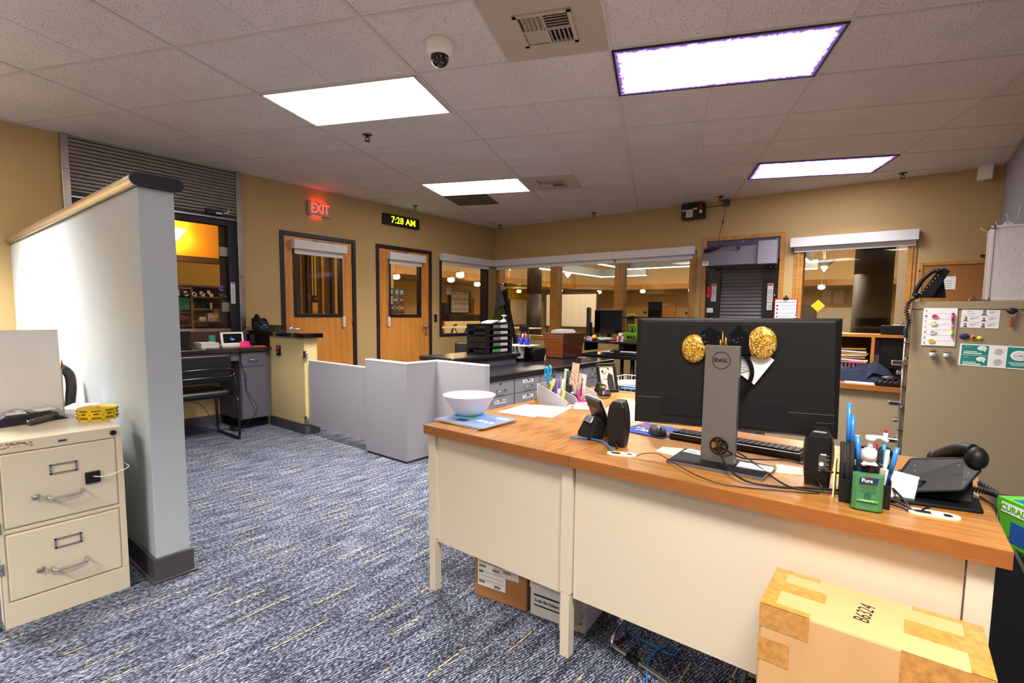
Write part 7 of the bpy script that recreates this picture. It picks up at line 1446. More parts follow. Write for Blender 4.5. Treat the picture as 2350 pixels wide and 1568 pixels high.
# wooden paper box
wood('box_wood','#5a2a10','#9a5226','#b56a36',scale=(60,60,1.2),rough=.35,ring=3,coat=.3,dist=1); mat('box_burl','#5a2c14',.3,coat=.4,noise=.4,nscale=30)
r=thing('wooden_paper_bin','flared reddish wooden bin full of paper on the black counter','wooden box',(2.76,-1.945,.73),0)
mb=MB(); w0,d0,w1,d1,h=.115,.20,.14,.235,.283
B=[(-w0,-d0),(w0,-d0),(w0,d0),(-w0,d0)]; Tt=[(-w1,-d1),(w1,-d1),(w1,d1),(-w1,d1)]
for i in range(4):
    j=(i+1)%4; mb.use('box_wood' if i in (0,2) else 'box_burl'); k=.94
    mb.face([(*B[i],0),(*B[j],0),(*Tt[j],h),(*Tt[i],h)]); mb.face([(*Tt[i],h),(*Tt[j],h),(Tt[j][0]*k,Tt[j][1]*k,h),(Tt[i][0]*k,Tt[i][1]*k,h)]); mb.face([(Tt[i][0]*k,Tt[i][1]*k,h),(Tt[j][0]*k,Tt[j][1]*k,h),(B[j][0]*k,B[j][1]*k,.01),(B[i][0]*k,B[i][1]*k,.01)])
mb.face([(x,y,.01) for x,y in B]); mb.use('black'); mb.bb((-w0-.003,-d0-.003,0),(w0+.003,d0+.003,.012)); mb.use('brown'); mb.tube([(*p,h) for p in Tt],.005,6,closed=True); part('bin_body',mb,r)
for k in range(7): mb=MB().use('white_paper' if k%2 else 'paper_gray'); mb.box((0,0,.0),(.20,.003,.29),rot=(.05*math.sin(k*3),.03*math.sin(k*5),.05*math.sin(k*2))); solo('paper_sheet',mb,'white paper sheet standing upright in the reddish wooden bin','paper',(2.755,-2.06+k*.035,.745+.15+.008*(k%3)),group='papers standing in the wooden bin')
mb=MB().use('lilac'); mb.box((0,0,.002),(.09,.14,.003)); solo('pink_form',mb,'pale pink form on the black counter right of the wooden bin','paper',(2.95,-1.85,.731),.3)
# ================================================================== monitors and toys on the riser
def mon(name,label,x0,y0,x1,y1,Y,rz=0,front=True):
    a=onY(x0,y0,Y); b=onY(x1,y1,Y); W=b.x-a.x; H=a.z-b.z; r=thing(name,label,'monitor',((a.x+b.x)/2,Y,RZ),rz); zc=(a.z+b.z)/2-RZ
    mb=MB().use('black'); mb.bb((-W/2,-.012,zc-H/2),(W/2,.022,zc+H/2),bev=.004); part('display_housing',mb,r)
    mb=MB().use('black_gloss'); mb.bb((-W/2+.008,-.0128,zc-H/2+.012),(W/2-.008,-.0118,zc+H/2-.008)); mb.use('paper_gray'); mb.bb((-.006,-.0135,zc+H/2-.008),(.006,-.0128,zc+H/2-.004)); part('screen',mb,r)
    mb=MB().use('black'); mb.bb((-.025,.022,.01),(.025,.05,zc)); part('stand_neck',mb,r); mb=MB().use('black'); mb.bb((-.11,-.07,0),(.11,.12,.012),bev=.004); part('stand_base',mb,r)
    return r
RZ=rz if False else onY(1385,783,-1.15).z
mon('monitor','dark monitor facing us on the black desk riser',1366,711,1427,767,-1.03)
r=mon('monitor','monitor seen edge on at the left of the black desk riser',1322,706,1380,775,-1.02); r.rotation_euler=(0,0,-1.12)
def ty(px,py,Y): p=onY(px,py,Y); return (p.x,Y,RZ)
r=thing('egg_toy','round red and yellow egg toy on the black desk riser','toy',ty(1364,780,-1.2),0)
mb=MB().use('red'); mb.lathe([(0,0),(.024,.004),(.033,.02),(.034,.035)],n=24,cap=False); mb.use('yellow'); mb.lathe([(.034,.035),(.030,.058),(.018,.075),(0,.08)],n=24,cap=False)
for k in range(10): a=2*PI*k/10; mb.use('red'); mb.prism([(.0345*math.cos(a-.3),.0345*math.sin(a-.3),.034),(.0345*math.cos(a+.3),.0345*math.sin(a+.3),.034),(.034*math.cos(a),.034*math.sin(a),.048)],(.001*math.cos(a),.001*math.sin(a),0))
part('egg_shell',mb,r)
mb=MB().use('paper_gray'); mb.lathe([(.035,0),(.045,.004),(.075,.05),(.07,.05),(.04,.008),(0,.006)],n=24,sx=1.3); mb.use('brown'); mb.lathe([(.045,.004),(.058,.024)],n=24,sx=1.32); mb.use('teal'); mb.box((-.05,0,.05),(.05,.03,.02),rot=(0,.4,0)); solo('snack_bowl',mb,'pale and brown bowl under the facing monitor','bowl',ty(1388,778,-1.22))
r=thing('plush_bear','small white plush bear with red scarf beside the facing monitor','plush toy',ty(1424,782,-1.2),0); mat('plush_white','#e9e5e2',.95,bump=.8,bscale=300,bd=.004)
mb=MB().use('plush_white'); mb.ball((0,0,.035),(.032,.028,.036)); mb.ball((0,-.006,.085),.026); mb.ball((-.018,0,.108),.010,10,8); mb.ball((.018,0,.108),.010,10,8); mb.ball((0,-.028,.08),(.012,.010,.009),10,8); mb.ball((-.03,-.02,.012),(.014,.024,.012),10,8); mb.ball((.03,-.02,.012),(.014,.024,.012),10,8); mb.ball((-.034,-.01,.05),(.012,.014,.024),10,8); mb.ball((.034,-.01,.05),(.012,.014,.024),10,8); part('bear_body',mb,r)
mb=MB().use('red'); mb.cyl((0,-.003,.058),(0,-.003,.068),.024); mb.box((0,-.03,.042),(.024,.006,.04)); part('scarf',mb,r); mb=MB().use('black'); 
for s in (-1,1): mb.ball((.010*s,-.031,.09),.003,8,6)
mb.ball((0,-.038,.082),.004,8,6); part('face_beads',mb,r)
mb=MB().use('hot_pink'); mb.box((0,0,.003),(.07,.05,.005)); solo('pink_eraser',mb,'flat pink note block under the facing monitor','note block',ty(1406,784,-1.24))
mb=MB().use('paper_gray'); mb.box((0,0,.03),(.05,.003,.06),rot=(.3,.2,.2)); mb.use('lilac'); mb.box((.05,0,.025),(.06,.01,.05)); solo('paper_note',mb,'small pale notes between the two riser monitors','note',ty(1351,783,-1.2))
# green mail box
a=onY(1430,763,-.66); b=onY(1480,787,-.66); mat('mail_green','#86b81e',.5); r=thing('mail_box','lime green box marked MAIL beside the facing monitor','mail box',(a.x,-.66,b.z),0); W=b.x-a.x+.10; H=a.z-b.z; c=onY(1438,744,-.62)
mb=MB().use('mail_green'); mb.bb((0,0,0),(W,.12,H)); part('mail_tray',mb,r,bev=.003); mb=MB().use('ink'); mb.text('MAIL',(.125,-.0006,H*.48),(1,.0,0),(0,0,1),H*.52,off=.002); part('mail_letters',mb,r)
mb=MB().use('mail_green'); mb.bb((c.x-a.x+.03,.03,H),(W,.11,c.z-b.z)); mb.use('hutch_brown'); mb.prism([(c.x-a.x+.0,.03,H),(c.x-a.x+.03,.03,H),(c.x-a.x+.03,.03,c.z-b.z-.02)],(0,.06,0)); part('upper_box',mb,r)
e=onY(1451,757,-.63); mb=MB().use('ink'); R=.045; cx,cz=e.x-a.x,e.z-b.z; mb.tube([(cx+R*math.cos(t),.029,cz+R*math.sin(t)) for t in [2*PI*k/28 for k in range(28)]],.005,6,closed=True)
for s in (-1,0,1): mb.prism([(cx+.014*s-.008,.029,cz-.028),(cx+.014*s+.008,.029,cz-.028),(cx+.006*s+.004,.029,cz+.012+.014*(s==0)),(cx+.006*s-.002,.029,cz+.022+.012*(s==0))],(0,-.001,0))
mb.bb((cx-.03,.0285,cz-.034),(cx+.03,.0292,cz-.028)); part('round_emblem',mb,r)
if b.z>.756: mb=MB().use('black_matte'); mb.bb((-.02,-.02,.755-b.z),(W+.02,.16,-.0005)); part('pedestal',mb,r)
kz=onY(1410,811,-1.53).z
mb=MB().use('black'); mb.box((0,0,.01),(.26,.13,.016),rot=(0,0,.1)); mb.use('white_paper'); mb.tube(smooth_path([(.02,-.07,.012),(.12,-.075,.014),(.24,-.02,.012)]),.007); mb.use('paper_gray'); mb.box((-.12,-.05,.004),(.10,.08,.004)); solo('tray_papers',mb,'black keyboard and curled white paper on the riser tray','keyboard',(onY(1425,805,-1.4).x,-1.38,onY(1410,811,-1.53).z+.002))
# hanging garments in the corner by the first back pane
mat('coat_gray','#55555c',.9,noise=.2,nscale=60); mat('coat_green','#3d4a2e',.9,noise=.25,nscale=25); mat('coat_black','#0e0d0f',.85)
def drape(pts_top,pts_bot,nfold,amp,nv=14,nu=40,dep=.10):
    """garment hanging from a hook: closed folded tube"""
    T0,T1=Vector(pts_top[0]),Vector(pts_top[1]); B0,B1=Vector(pts_bot[0]),Vector(pts_bot[1])
    def fn(u,v):
        a=2*PI*u; s=.5-.5*math.cos(a); k=v**.85
        L=T0.lerp(B0,v); R_=T1.lerp(B1,v); c=L.lerp(R_,.5+.5*math.cos(a+PI)); d=math.sin(a)*dep*(.25+.75*k)+amp*k*math.sin(nfold*a); return (c.x,c.y+d,c.z)
    return fn
p=lambda x,y: onY(x,y,-.22)
r=thing('hanging_coat','gray and olive green coat hung in the corner by the first back pane','coat',(0,0,0))
t0=p(1143,652); 
mb=MB().use('coat_green'); mb.grid(drape((p(1138,700),p(1152,690)),(p(1122,790),p(1180,790)),6,.014,dep=.075),48,14); part('coat_body',mb,r)
mb=MB().use('coat_gray'); mb.grid(drape((p(1143,652),p(1147,652)),(p(1136,712),p(1160,700)),4,.008,dep=.05),40,12); part('hood',mb,r)
q=lambda x,y: onY(x,y,-.16)
mb=MB().use('coat_black'); mb.grid(drape((q(1152,668),q(1162,664)),(q(1160,800),q(1190,800)),4,.012,dep=.06),40,14); solo('black_coat',mb,'long black coat hung behind the gray and olive coat','coat')
z=p(1145,653).z; mb=MB().use('frame_black'); mb.cyl((t0.x,-.02,z+.01),(t0.x,-.24,z+.01),.008); mb.bb((t0.x-.02,-.024,z-.03),(t0.x+.02,-.014,z+.04)); solo('coat_hook',mb,'dark hook holding the coats on the oak window frame','hook')
# ================================================================== tall cabinet : things on its side and top
SY=-2.9055
def sp(x,y): return onY(x,y,SY)
a=sp(2122,707); b=sp(2196,796); cx,cz=(sp(2122,707).x+sp(2200,709).x)/2-.003,(a.z+b.z)/2; W=.158; H=.228
r=thing('weekly_whiteboard','small magnetic weekly whiteboard on the side of the tan cabinet','whiteboard',(cx,SY,cz),0)
mb=MB().use('white_paper'); mb.bb((-W/2,-.004,-H/2),(W/2,0,H/2),bev=.0018); part('board',mb,r)
mb=MB().use('ink_gray')
for k in range(1,7): mb.bb((-W/2+.014,-.0044,H/2-k*H/7-.0004),(W/2-.012,-.004,H/2-k*H/7+.0004))
part('ruled_lines',mb,r)
mb=MB()
for k,(ch,m) in enumerate(zip('SMTWTFS',('ink_gray','dark_red','orange','hl_yellow','navy','blue','blue'))): mb.use(m); mb.text(ch,(-W/2+.014,-.0044,H/2-(k+.5)*H/7),(1,0,0),(0,0,1),.012,off=.0006)
part('day_letters',mb,r)
def hexmag(x,y,m,label,deco):
    p=sp(x,y); r=thing('hex_magnet',label,'magnet',(p.x,SY-.0045,p.z),0,'hexagon magnets on the weekly whiteboard'); R=.019
    P=[(R*math.cos(k*PI/3),R*.82*math.sin(k*PI/3)) for k in range(6)]; mb=MB().use('white_plastic'); mb.prism([(a,0,b) for a,b in P],(0,-.004,0)); mb.use(m); mb.prism([(a*.8,-.0041,b*.8) for a,b in P],(0,-.0006,0)); part('tile',mb,r); mb=MB(); deco(mb); part('picture',mb,r); return r
def ring(mb):
    mb.use('dark_red'); 
    for R in (.009,.005): mb.tube([(R*math.cos(t),-.0048,R*math.sin(t)) for t in [2*PI*k/20 for k in range(20)]],.0009,5,closed=True)
    mb.ball((0,-.0048,0),.002,8,6)
def cloud(mb): mb.use('white_paper'); mb.ball((.002,-.0048,-.003),(.009,.0006,.005),12,8); mb.ball((-.002,-.0048,.0),(.006,.0006,.006),12,8); mb.use('red'); mb.bb((.0,-.005,.007),(.010,-.0047,.010))
def words(mb): mb.use('dark_red'); [mb.bb((-.009,-.005,.005-k*.005),(.009,-.0047,.0075-k*.005)) for k in range(3)]
def smile(mb): mb.use('ink'); mb.bb((-.005,-.005,.002),(-.0035,-.0047,.006)); mb.bb((.0015,-.005,.002),(.003,-.0047,.006)); mb.tube([(.007*math.cos(t)-.001,-.0049,.001+.006*math.sin(t)) for t in [PI+PI*k/10 for k in range(11)]],.0007,5)
hexmag(2145,726,'pink','pink ringed hexagon magnet, top of the weekly whiteboard',ring); hexmag(2142,743,'hl_yellow','yellow and pink cloud hexagon magnet, second on the whiteboard',cloud); hexmag(2140,762,'white_paper','white lettered hexagon magnet, third on the whiteboard',words); hexmag(2137,782,'yellow','yellow smiling hexagon magnet, lowest on the whiteboard',smile)
p0=sp(2187,719); p1=sp(2184,776); r=thing('dry_erase_marker','pink and rainbow striped marker clipped on the weekly whiteboard','marker',(0,0,0)); O2=Vector((0,-.011,0)); d=p1-p0
mb=MB().use('ink'); mb.cyl(p0+O2,p0+d*.05+O2,.006); mb.use('hot_pink'); mat('marker_pink','#d3215f',.4); mb.use('marker_pink'); mb.cyl(p0+d*.05+O2,p0+d*.32+O2,.0065); mb.cyl(p0+d*.32+O2,p0+d*.4+O2,.0065,.005); part('cap',mb,r)
mb=MB()
for k,m in enumerate(('sky_blue','lilac','pink','orange','yellow','hl_yellow','lime','teal','pink')): mb.use(m); mb.cyl(p0+d*(.4+k*.066)+O2,p0+d*(.4+(k+1)*.066)+O2,.0048)
part('barrel',mb,r)
def plant(x,y,m,label):
    p=sp(x,y); r=thing('plant_magnet',label,'plant magnet',(p.x,SY-.014,p.z),0,'mini potted plant magnets on the tan cabinet'); mb=MB().use('white_plastic'); mb.lathe([(.009,-.024),(.0145,-.02),(.0155,-.004),(.0145,0),(.012,0),(.011,-.003),(0,-.003)],n=24); part('pot',mb,r)
    mb=MB().use(m)
    for k in range(16): a=k*2.4; l=.019+.006*(k%3); e=.45+.5*(k%2) if m!='leaf_green' else .15+.4*(k%2); dx,dy,dz=math.cos(a)*math.cos(e),math.sin(a)*math.cos(e)*.7,math.sin(e); mb.cyl((0,0,-.003),(dx*l,dy*l,-.003+dz*l),.004,.0006,n=6)
    part('leaves',mb,r)
mat('leaf_red','#6e1f22',.6); mat('leaf_green','#3f6a3a',.6)
plant(2140,809,'leaf_red','mini white pot with pointed red leaves on the tan cabinet'); plant(2172,811,'leaf_green','mini white pot with flat green leaves on the tan cabinet')
def flat(name,x0,y0,x1,y1,label,cat,build,skew=0):
    a=sp(x0,y0); b=sp(x1,y1); r=thing(name,label,cat,((a.x+b.x)/2,SY,(a.z+b.z)/2),0,rot=(0,skew,0)); W=b.x-a.x; H=a.z-b.z; mb=MB().use('white_paper'); mb.bb((-W/2,-.001,-H/2),(W/2,0,H/2)); part('sheet',mb,r); build(r,W,H); return r
def people(r,W,H):
    mb=MB(); Y=-.0012
    mb.use('ink_gray')
    for k in (1,2): mb.bb((-W/2,Y-.0002,H/2-k*H/3-.0006),(W/2,Y+.0004,H/2-k*H/3+.0002))
    for (u,v) in ((.55,.85),(.55,.5),(.55,.16),(.08,.5),(.08,.16)):
        for k in range(3): mb.bb((-W/2+W*(u+.16),Y-.0002,-H/2+H*(v+.06-.05*k)),(-W/2+W*(u+.16+.22-.05*k),Y+.0004,-H/2+H*(v+.075-.05*k)))
    mb.use('ink'); mb.tube([(-W*.34,Y,H*.36),(-W*.30,Y,H*.44),(-W*.25,Y,H*.40),(-W*.2,Y,H*.38)],.0007,5); mb.use('ink_gray'); mb.bb((-W*.36,Y-.0002,H*.27),(-W*.12,Y+.0004,H*.285)); part('contact_lines',mb,r)
    for k,(u,v,hair,body,s) in enumerate(((.60,.86,'brown','blue',1.25),(.13,.50,'brown','dark_red',1),(.60,.50,'orange','ink',1),(.13,.16,'ink','ink',1),(.60,.16,'ink','ink',1))):
        x=-W/2+W*u; z=-H/2+H*v; mb=MB().use(hair); mb.ball((x,Y,z+.003*s),(.0062*s,.0006,.0078*s),14,10); mb.use(body); mb.prism([(x-.010*s,Y-.0004,z-.0125*s),(x+.010*s,Y-.0004,z-.0125*s),(x+.006*s,Y-.0004,z-.006*s),(x-.006*s,Y-.0004,z-.006*s)],(0,-.0003,0)); mb.use('skin'); mb.ball((x,Y-.0006,z+.001*s),(.0042*s,.0006,.0055*s),12,8); mb.bb((x-.0018*s,Y-.001,z-.0085*s),(x+.0018*s,Y-.0004,z-.003*s)); part('staff_portrait',mb,r)
flat('contact_sheet',2207,711,2292,754,'white contact sheet with five portraits on the tan cabinet','paper',people,.018)
def teal(r,W,H):
    mb=MB().use('teal'); Y=-.0011
    mb.bb((-W/2+.008,Y,-H/2+.006),(-W*.10,Y+.0005,-.001)); mb.bb((-W/2+.008,Y,.001),(-W*.10,Y+.0005,H/2-.006)); mb.bb((W*.145,Y,-H/2+.006),(W*.48,Y+.0005,H/2-.006)); part('teal_card',mb,r)
    mb=MB().use('white_paper')
    for zc in (-H*.24,H*.25):
        mb.ball((-W*.19,Y-.0002,zc+.010),(.021,.0005,.0135),20,12); mb.prism([(-W*.17,Y-.0003,zc-.002),(-W*.14,Y-.0003,zc+.001),(-W*.145,Y-.0003,zc-.012)],(0,-.0004,0)); mb.text('WANTOMNI',(-W*.34,Y-.0002,zc-.012),(1,0,0),(0,0,1),.0055,off=.0002,depth=.0003) if False else mb.bb((-W*.44,Y-.0005,zc-.013),(-W*.26,Y,zc-.009)); mb.text('mydentex.com',(-W*.31,Y-.0002,zc-.021),(1,0,0),(0,0,1),.0085,off=.0004,depth=.0003) if False else mb.bb((-W*.44,Y-.0005,zc-.024),(-W*.19,Y,zc-.018)); mb.tube([(-W*.43,Y-.0002,zc+.013),(-W*.39,Y-.0002,zc+.018),(-W*.33,Y-.0002,zc+.014)],.0006,5)
    mb.ball((W*.31,Y-.0002,.012),(.038,.0005,.029),28,16); 
    for k in range(3): mb.bb((W*.17+.006*k,Y-.0005,-.030-k*.007),(W*.45-.006*k,Y,-.027-k*.007))
    part('white_shapes',mb,r)
    mb=MB().use('ink_gray')
    for zc in (-H*.24,H*.22):
        for k in range(6): mb.bb((-.020+.004*abs(k-2.5)-W*.0+.010,Y-.0003,zc+.012-k*.006),(.022-.004*abs(k-2.5)+.010,Y+.0003,zc+.0145-k*.006))
    for zc in (-H*.24,H*.25): mb.tube([(-W*.19+.008*math.cos(t),Y-.0009,zc+.011+.006*math.sin(t)) for t in [PI+PI*k/8 for k in range(9)]],.0006,5)
    mb.use('ink'); mb.tube(smooth_path([(W*.31-.024,Y-.001,.006),(W*.31-.010,Y-.001,.012),(W*.31+.004,Y-.001,.020),(W*.31+.010,Y-.001,.012),(W*.31-.004,Y-.001,.008),(W*.31+.02,Y-.001,.010)]),.0006,5); mb.tube([(W*.31+.024*math.cos(t),Y-.0008,.012+.017*math.sin(t)) for t in [2*PI*k/28 for k in range(28)]],.0004,5,closed=True); part('printed_lines',mb,r)
flat('business_cards',2203,790,2372,849,'teal and white business card sheet on the tan cabinet','paper',teal,.025)
def roundmag(x,y,rx,rz_,m,label,inner=None):
    p=sp(x,y); mb=MB().use(m); mb.ball((0,-.003,0),(rx,.006,rz_),24,14)
    if inner: mb.use(inner); mb.ball((0,-.006,0),(rx*.6,.005,rz_*.6),18,10)
    solo('round_magnet',mb,label,'magnet',(p.x,SY,p.z),group='round magnets on the tan cabinet')
roundmag(2213,772,.0235,.017,'navy','navy oval magnet under the contact sheet'); roundmag(2234,775,.012,.0135,'orange','orange ringed magnet with a dark center','ink'); roundmag(2248,776,.013,.010,'hl_yellow','small yellow oval magnet')
a=sp(2322,715); r=thing('clip_magnet','black and wooden clip hanging high on the tan cabinet','clip',(a.x,SY-.008,a.z),0)
mb=MB().use('black'); mb.ball((0,0,0),(.023,.007,.020),20,12); part('clip_head',mb,r); mb=MB().use('stainless'); mb.prism([(-.021,-.004,-.006),(.021,-.004,-.006),(.010,-.004,-.038),(-.010,-.004,-.038)],(0,.006,0)); part('clip_plate',mb,r); mb=MB().use('box_wood'); mb.prism([(-.006,-.008,-.028),(.007,-.008,-.03),(.009,-.008,-.06),(.002,-.008,-.088),(-.006,-.008,-.085),(-.009,-.008,-.055)],(0,.012,0)); part('wooden_handle',mb,r,bev=.004)
mb=MB().use('steel_dark'); mb.tube([(.02,-.004,.0),(.07,-.004,.008)],.002); mb.tube([(.02,-.004,.004),(.07,-.004,.014)],.0015); part('wire_loop',mb,r)
# phone on top (side view)
TZ=1.335; TY=-2.83
def tp(x,y,Y=TY): return onY(x,y,Y)
base=tp(2098,682); r=thing('desk_phone','black push button phone standing at the left end of the tan cabinet top','telephone',(base.x,TY,TZ),0)
L=lambda x,y: (lambda v:(v.x-base.x,-.085,max(0.0,v.z-TZ)))(tp(x,y,TY-.085))
mb=MB().use('phone_black'); P=[L(2104,682),L(2140,682),L(2181,622),L(2166,614),L(2152,622)]; mb.prism(P,(0,.17,0)); part('phone_body',mb,r,bev=.004)
mb=MB().use('black_matte'); P=[L(2140,682),L(2172,682),L(2166,640)]; mb.prism([(x,y+.02,z) for x,y,z in P],(0,.13,0)); part('stand',mb,r)
mb=MB().use('phone_black'); P=smooth_path([L(2098,680),L(2103,665),L(2118,642),L(2138,625),L(2150,621)],6); mb.tube([q+Vector((0,.0,0)) for q in P],.012,10); mb.ball(P[0]+Vector((.012,0,.006)),(.018,.02,.014)); mb.ball(P[-1]+Vector((.006,0,-.004)),(.018,.02,.014)); part('handset',mb,r)
mb=MB().use('paper_gray'); a=Vector(L(2113,674)); b=Vector(L(2152,632))
for k in range(7):
    for j in range(3): p=a.lerp(b,k/6); mb.box((p.x+.002,p.y-.001-.0005,p.z-.004*j*0),(.006,.004,.003),rot=(0,-1.0,0)) if j==0 else mb.box((p.x-.003,p.y+.03*j,p.z+.004),(.006,.012,.003),rot=(0,-1.0,0))
part('buttons',mb,r)
pts=[]; B0=[tp(2103,684,-2.9),tp(2086,694,-2.93),tp(2080,715,-2.94),tp(2084,738,-2.94),tp(2078,760,-2.94),tp(2080,775,-2.94)]
for i,p in enumerate(smooth_path(B0,16)): a=i*2*PI/4.5; pts.append(p+Vector((math.cos(a)*.010,math.sin(a)*.010,0)))
mb=MB().use('cable_black'); mb.tube(pts,.0042,6); solo('coil_cord',mb,'black coiled cord hanging down the left edge of the tan cabinet','cord')
# aluminium case
a=tp(2273,518,-2.88); r=thing('aluminum_case','ribbed aluminum case standing on the tan cabinet','case',(a.x-.0,-2.88,TZ),0)
x0=tp(2262,674,-2.88).x-a.x; H=a.z-TZ; t=NT('ribbed'); co=t.coord(); w_=t.node('ShaderNodeTexWave',wave_type='BANDS',bands_direction='X',i_Scale=62.0); t.link(co,w_.inputs['Vector']); t.link(t.ramp(w_.outputs[1],[(0,'#b9aeb0'),(.5,'#d9d2d4'),(1,'#e4dfe0')]),t.b.inputs['Base Color']); t.b.inputs['Roughness'].default_value=.45; t.b.inputs['Metallic'].default_value=.2; t.bump(w_.outputs[1],.4,.003)
W=.32; mb=MB().use('ribbed'); mb.bb((x0+.012,.004,.012),(W,.15,H-.012)); part('ribbed_panel',mb,r)
mat('alu_edge','#d5d2d4',.35,.5); mb=MB().use('alu_edge')
for p,q in (((x0,0,0),(x0+.018,.155,H)),((W-.018,0,0),(W,.155,H)),((x0,0,0),(W,.155,.016)),((x0,0,H-.016),(W,.155,H))): mb.bb(p,q,bev=.004)
part('edge_profile',mb,r)
mb=MB().use('bar_gray')
for (x,z) in ((x0+.010,.010),(x0+.010,H-.010)): mb.ball((x,.004,z),(.013,.013,.013),14,10)
part('corner_cap',mb,r)
mb=MB().use('alu_edge'); mb.bb((.055,.03,H),(.10,.06,H+.01)); mb.tube(smooth_path([(.06,.045,H+.008),(.075,.045,H+.02),(.095,.045,H+.008)]),.004); part('latch',mb,r)
mb=MB().use('acrylic'); mat('fiber','#d9d4d4',.4); mb.use('fiber')
for (x0_,y0_,x1_,y1_) in ((2335,512,2341,470),(2317,512,2309,490),(2270,535,2250,524),(2272,545,2262,541),(2289,518,2285,508)): mb.cyl(tp(x0_,y0_,-2.80),tp(x1_,y1_,-2.80),.0016,n=6)
mb.cyl(tp(2272,545,-2.80),tp(2289,518,-2.80),.0012,n=6); mb.cyl(tp(2289,518,-2.80),tp(2335,514,-2.80),.0012,n=6)
solo('wire_bristles',mb,'thin pale wires sticking out around the aluminum case top','wire')
a=tp(2227,680,-2.8); mb=MB().use('clear_bag'); mb.grid(lambda u,v:((u-.5)*.10,(v-.5)*.06,.001+.03*math.sin(PI*u)*math.sin(PI*v)*(.6+.4*math.sin(11*u+6*v))),14,10); solo('crumpled_wrap',mb,'crumpled clear plastic wrap between phone and aluminum case','plastic wrap',(a.x+.02,-2.8,TZ+.001))
# ================================================================== hutch desk things
HY=-2.3
p=onZ(1990,880,.749)
quadsheet('printed_sheet',[onZ(x,y,.749)[:2] for x,y in ((1938,878),(2008,884),(2022,870),(1940,863))],.7495,'white_paper','printed sheet with blue edge on the hutch desk','paper',t=.003,lines=[('ink_gray',.1,.3,.3,.5),('ink_gray',.4,.3,.6,.5),('ink',.6,.55,.95,.75),('sky_blue',.92,0,1,1)])
mat('jacket_navy','#1d2340',.85,noise=.2,nscale=40,bump=.6,bscale=25,bd=.01); r=thing('navy_jacket','crumpled navy quilted jacket heaped on the hutch desk','jacket',(5.655,-2.22,.749),0)
mb=MB().use('jacket_navy')
def jf(u,v):
    x=(u-.5)*.46; y=(v-.5)*.26; e=(1-abs(2*u-1)**2.2)*(1-abs(2*v-1)**2.5); z=.19*e*(.72+.16*math.sin(8*u+2*v)+.10*math.sin(14*u*v+3)+.04*math.sin(30*u)); return (x,y,max(.001,z))
mb.grid(jf,34,22); part('jacket_body',mb,r)
mb=MB().use('coat_black'); mb.grid(lambda u,v:(.02+(u)*.20,-.12+v*.12,.004+.10*math.sin(PI*u)*(1-.4*v)*(.8+.2*math.sin(9*u))+.02*v),16,10); part('jacket_lining',mb,r)
mb=MB().use('pink'); mb.box((0,0,0),(.065,.012,.010),rot=(.3,-.05,.05)); a=onY(1961,831,-2.36); solo('pink_tape',mb,'pink strip of tape lying on the navy jacket','tape',(a.x,-2.345,a.z))
r=thing('back_monitor','black monitor seen from behind on the hutch desk','monitor',(0,0,0)); a=onY(2022,747,-2.02); b=onY(2082,850,-2.02)
mb=MB().use('monitor_black'); mb.bb((a.x,-2.02,b.z),(5.95,-1.985,a.z),bev=.006); part('display_housing',mb,r); mb=MB().use('black'); mb.bb((5.85,-2.0,.77),(5.90,-1.96,b.z+.05)); part('stand_neck',mb,r); mb=MB().use('black_matte'); mb.bb((5.76,-2.05,.7495),(5.96,-1.88,.77)); part('stand_base',mb,r); mb=MB().use('white_paper'); mb.box(((a.x+5.95)/2+.03,-2.0,a.z+.004),(.12,.03,.008),rot=(0,.03,0)); part('top_paper',mb,r)
mb=MB().use('vinyl_black'); mb.box((0,0,.02),(.17,.10,.035),rot=(0,0,.05),bev=.01)
for k in range(6): mb.tube(smooth_path([(-.08+.03*k,-.05,.02),(-.07+.03*k,-.052,.042),(-.065+.03*k,0,.046)]),.004)
mb.ball((.0,.02,.05),(.055,.03,.022)); solo('black_pouch',mb,'black quilted pouch at the right end of the hutch desk','pouch',(5.83,-2.46,.749))
for k in range(7):
    m=('oak_trim_h','white_paper','cardboard','cream','cardboard','white_paper','oak_trim_h')[k] if k!=0 else 'cardboard'; mb=MB().use(m); z=.749+.12+k*.017
    mb.box((0,0,.007),(.30,.22,.012),rot=(0,.04*math.sin(k*1.7),.03*math.sin(k*3))); solo('paper_folder',mb,('lowest tan','second white','third tan','fourth cream','fifth tan','sixth white','top tan')[k]+' folder in the stack on the cubby shelf','folder',(5.52+.01*math.sin(k*2),-1.93,z),group='folders stacked in the hutch cubby')
mb=MB().use('lilac'); 
for k in range(12): mb.bb((-.16+k*.027,-.1,0),(-.16+k*.027+.018,.1,.11))
mb.use('birch'); mb.bb((-.17,-.1,.11),(.17,.1,.118)); solo('file_row',mb,'row of lilac file edges under the cubby folder stack','files',(5.52,-1.90,.7495))
a=onY(2010,780,-1.98); b=onY(2022,815,-1.98); mb=MB().use('lilac'); mat('poster_purple','#8d5f98',.7); mb.use('poster_purple'); mb.bb((-.05,-.001,b.z-.749),(.06,.0,a.z-.749+.02)); mb.use('paper_gray'); mb.bb((-.05,-.001,0),(.06,.0,b.z-.749)); mb.use('ink_gray')
for k in range(5): mb.bb((-.03,-.0015,a.z-.749-.02-k*.02),(.04,-.0008,a.z-.749-.012-k*.02))
solo('purple_notice',mb,'purple printed notice standing in the right hutch cubby','notice',(a.x+.02,-1.98,.7495))
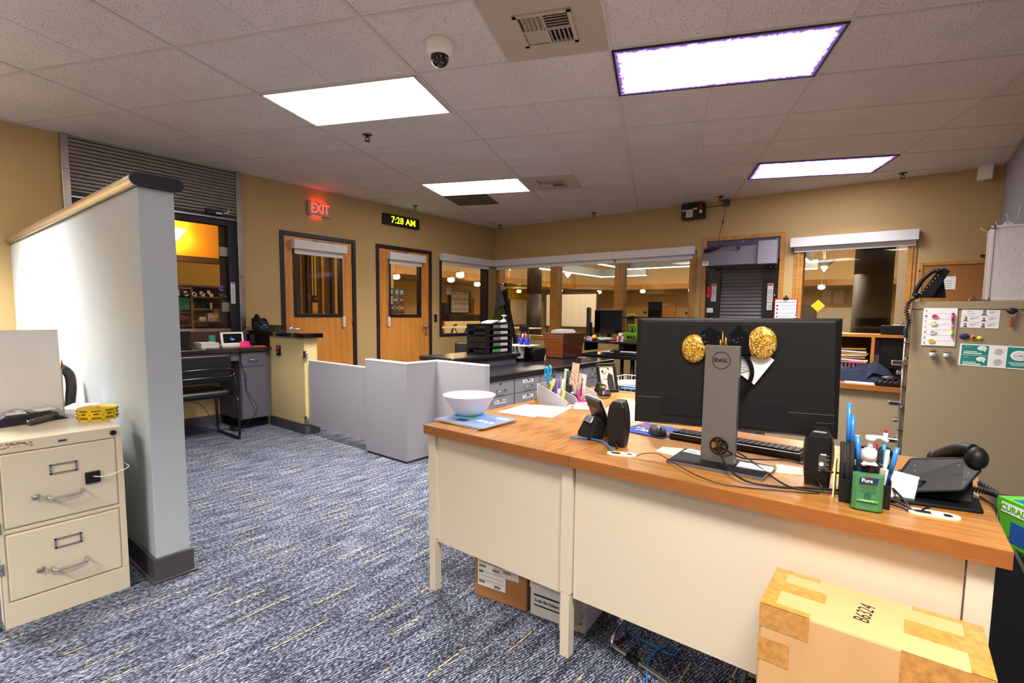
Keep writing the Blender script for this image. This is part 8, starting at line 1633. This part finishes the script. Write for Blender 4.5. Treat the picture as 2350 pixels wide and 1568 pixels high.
# clear sanitizer bottle + tablet seen over the monitor
mb=MB().use('acrylic'); mb.lathe([(0,0),(.034,0),(.036,.01),(.036,.11),(.012,.14),(.012,.15)],n=24); mb.use('white_plastic'); mb.cyl((0,0,.15),(0,0,.175),.014); mb.cyl((0,0,.175),(0,0,.20),.005); mb.box((.01,0,.2),(.04,.014,.01)); a=onY(1824,732,-1.0); solo('clear_bottle',mb,'clear pump bottle in front of the emergency clipboard','bottle',(a.x,-.98,1.06))
mb=MB().use('hutch_brown'); mb.bb((-.35,-.14,.0),(.5,.16,.02)); mb.use('black_matte'); mb.bb((-.33,-.02,-1.055),(-.29,.02,0)); mb.bb((.44,-.02,-1.055),(.48,.02,0)); solo('side_shelf',mb,'brown stand behind the big monitor below the back hatch','stand',(a.x,-.98,1.058-.02))
mb=MB().use('black'); mb.box((0,0,.05),(.12,.008,.14),rot=(0,.9,0)); b=onY(1880,726,-1.0); solo('dark_tablet',mb,'dark tablet leaning behind the big monitor','tablet',(b.x,-.98,1.06))
# purple flower sticker spray in reception window
a=onX(508,668,-.066); r=thing('flower_spray','purple flower spray stuck on the reception window glass','flower',(-.062,a.y,a.z),0)
mat('petal','#7a4fc0',.6)
mb=MB().use('petal')
for k in range(9): t_=k*2.4; mb.ball((.004,.022*math.sin(t_)*(k%3)/2,.02+.028*math.cos(t_)*(k%3)/2),(.006,.013,.012),10,8)
part('petals',mb,r); mb=MB().use('leaf_green')
for k in range(6): mb.ball((.003,-.02+.012*k,-.04-.012*(k%3)),(.004,.014,.008),10,8)
part('leaves',mb,r)
# ================================================================== world
w=bpy.data.worlds.new('world'); scene.world=w; w.use_nodes=True; w.node_tree.nodes['Background'].inputs[0].default_value=(.9,.85,.8,1); w.node_tree.nodes['Background'].inputs[1].default_value=.02
scene.cycles.use_denoising=True; scene.cycles.max_bounces=8; scene.cycles.diffuse_bounces=5; scene.cycles.glossy_bounces=4; scene.cycles.transparent_max_bounces=16; scene.cycles.transmission_bounces=6
scene.cycles.caustics_reflective=False; scene.cycles.caustics_refractive=False; scene.cycles.sample_clamp_indirect=4.0
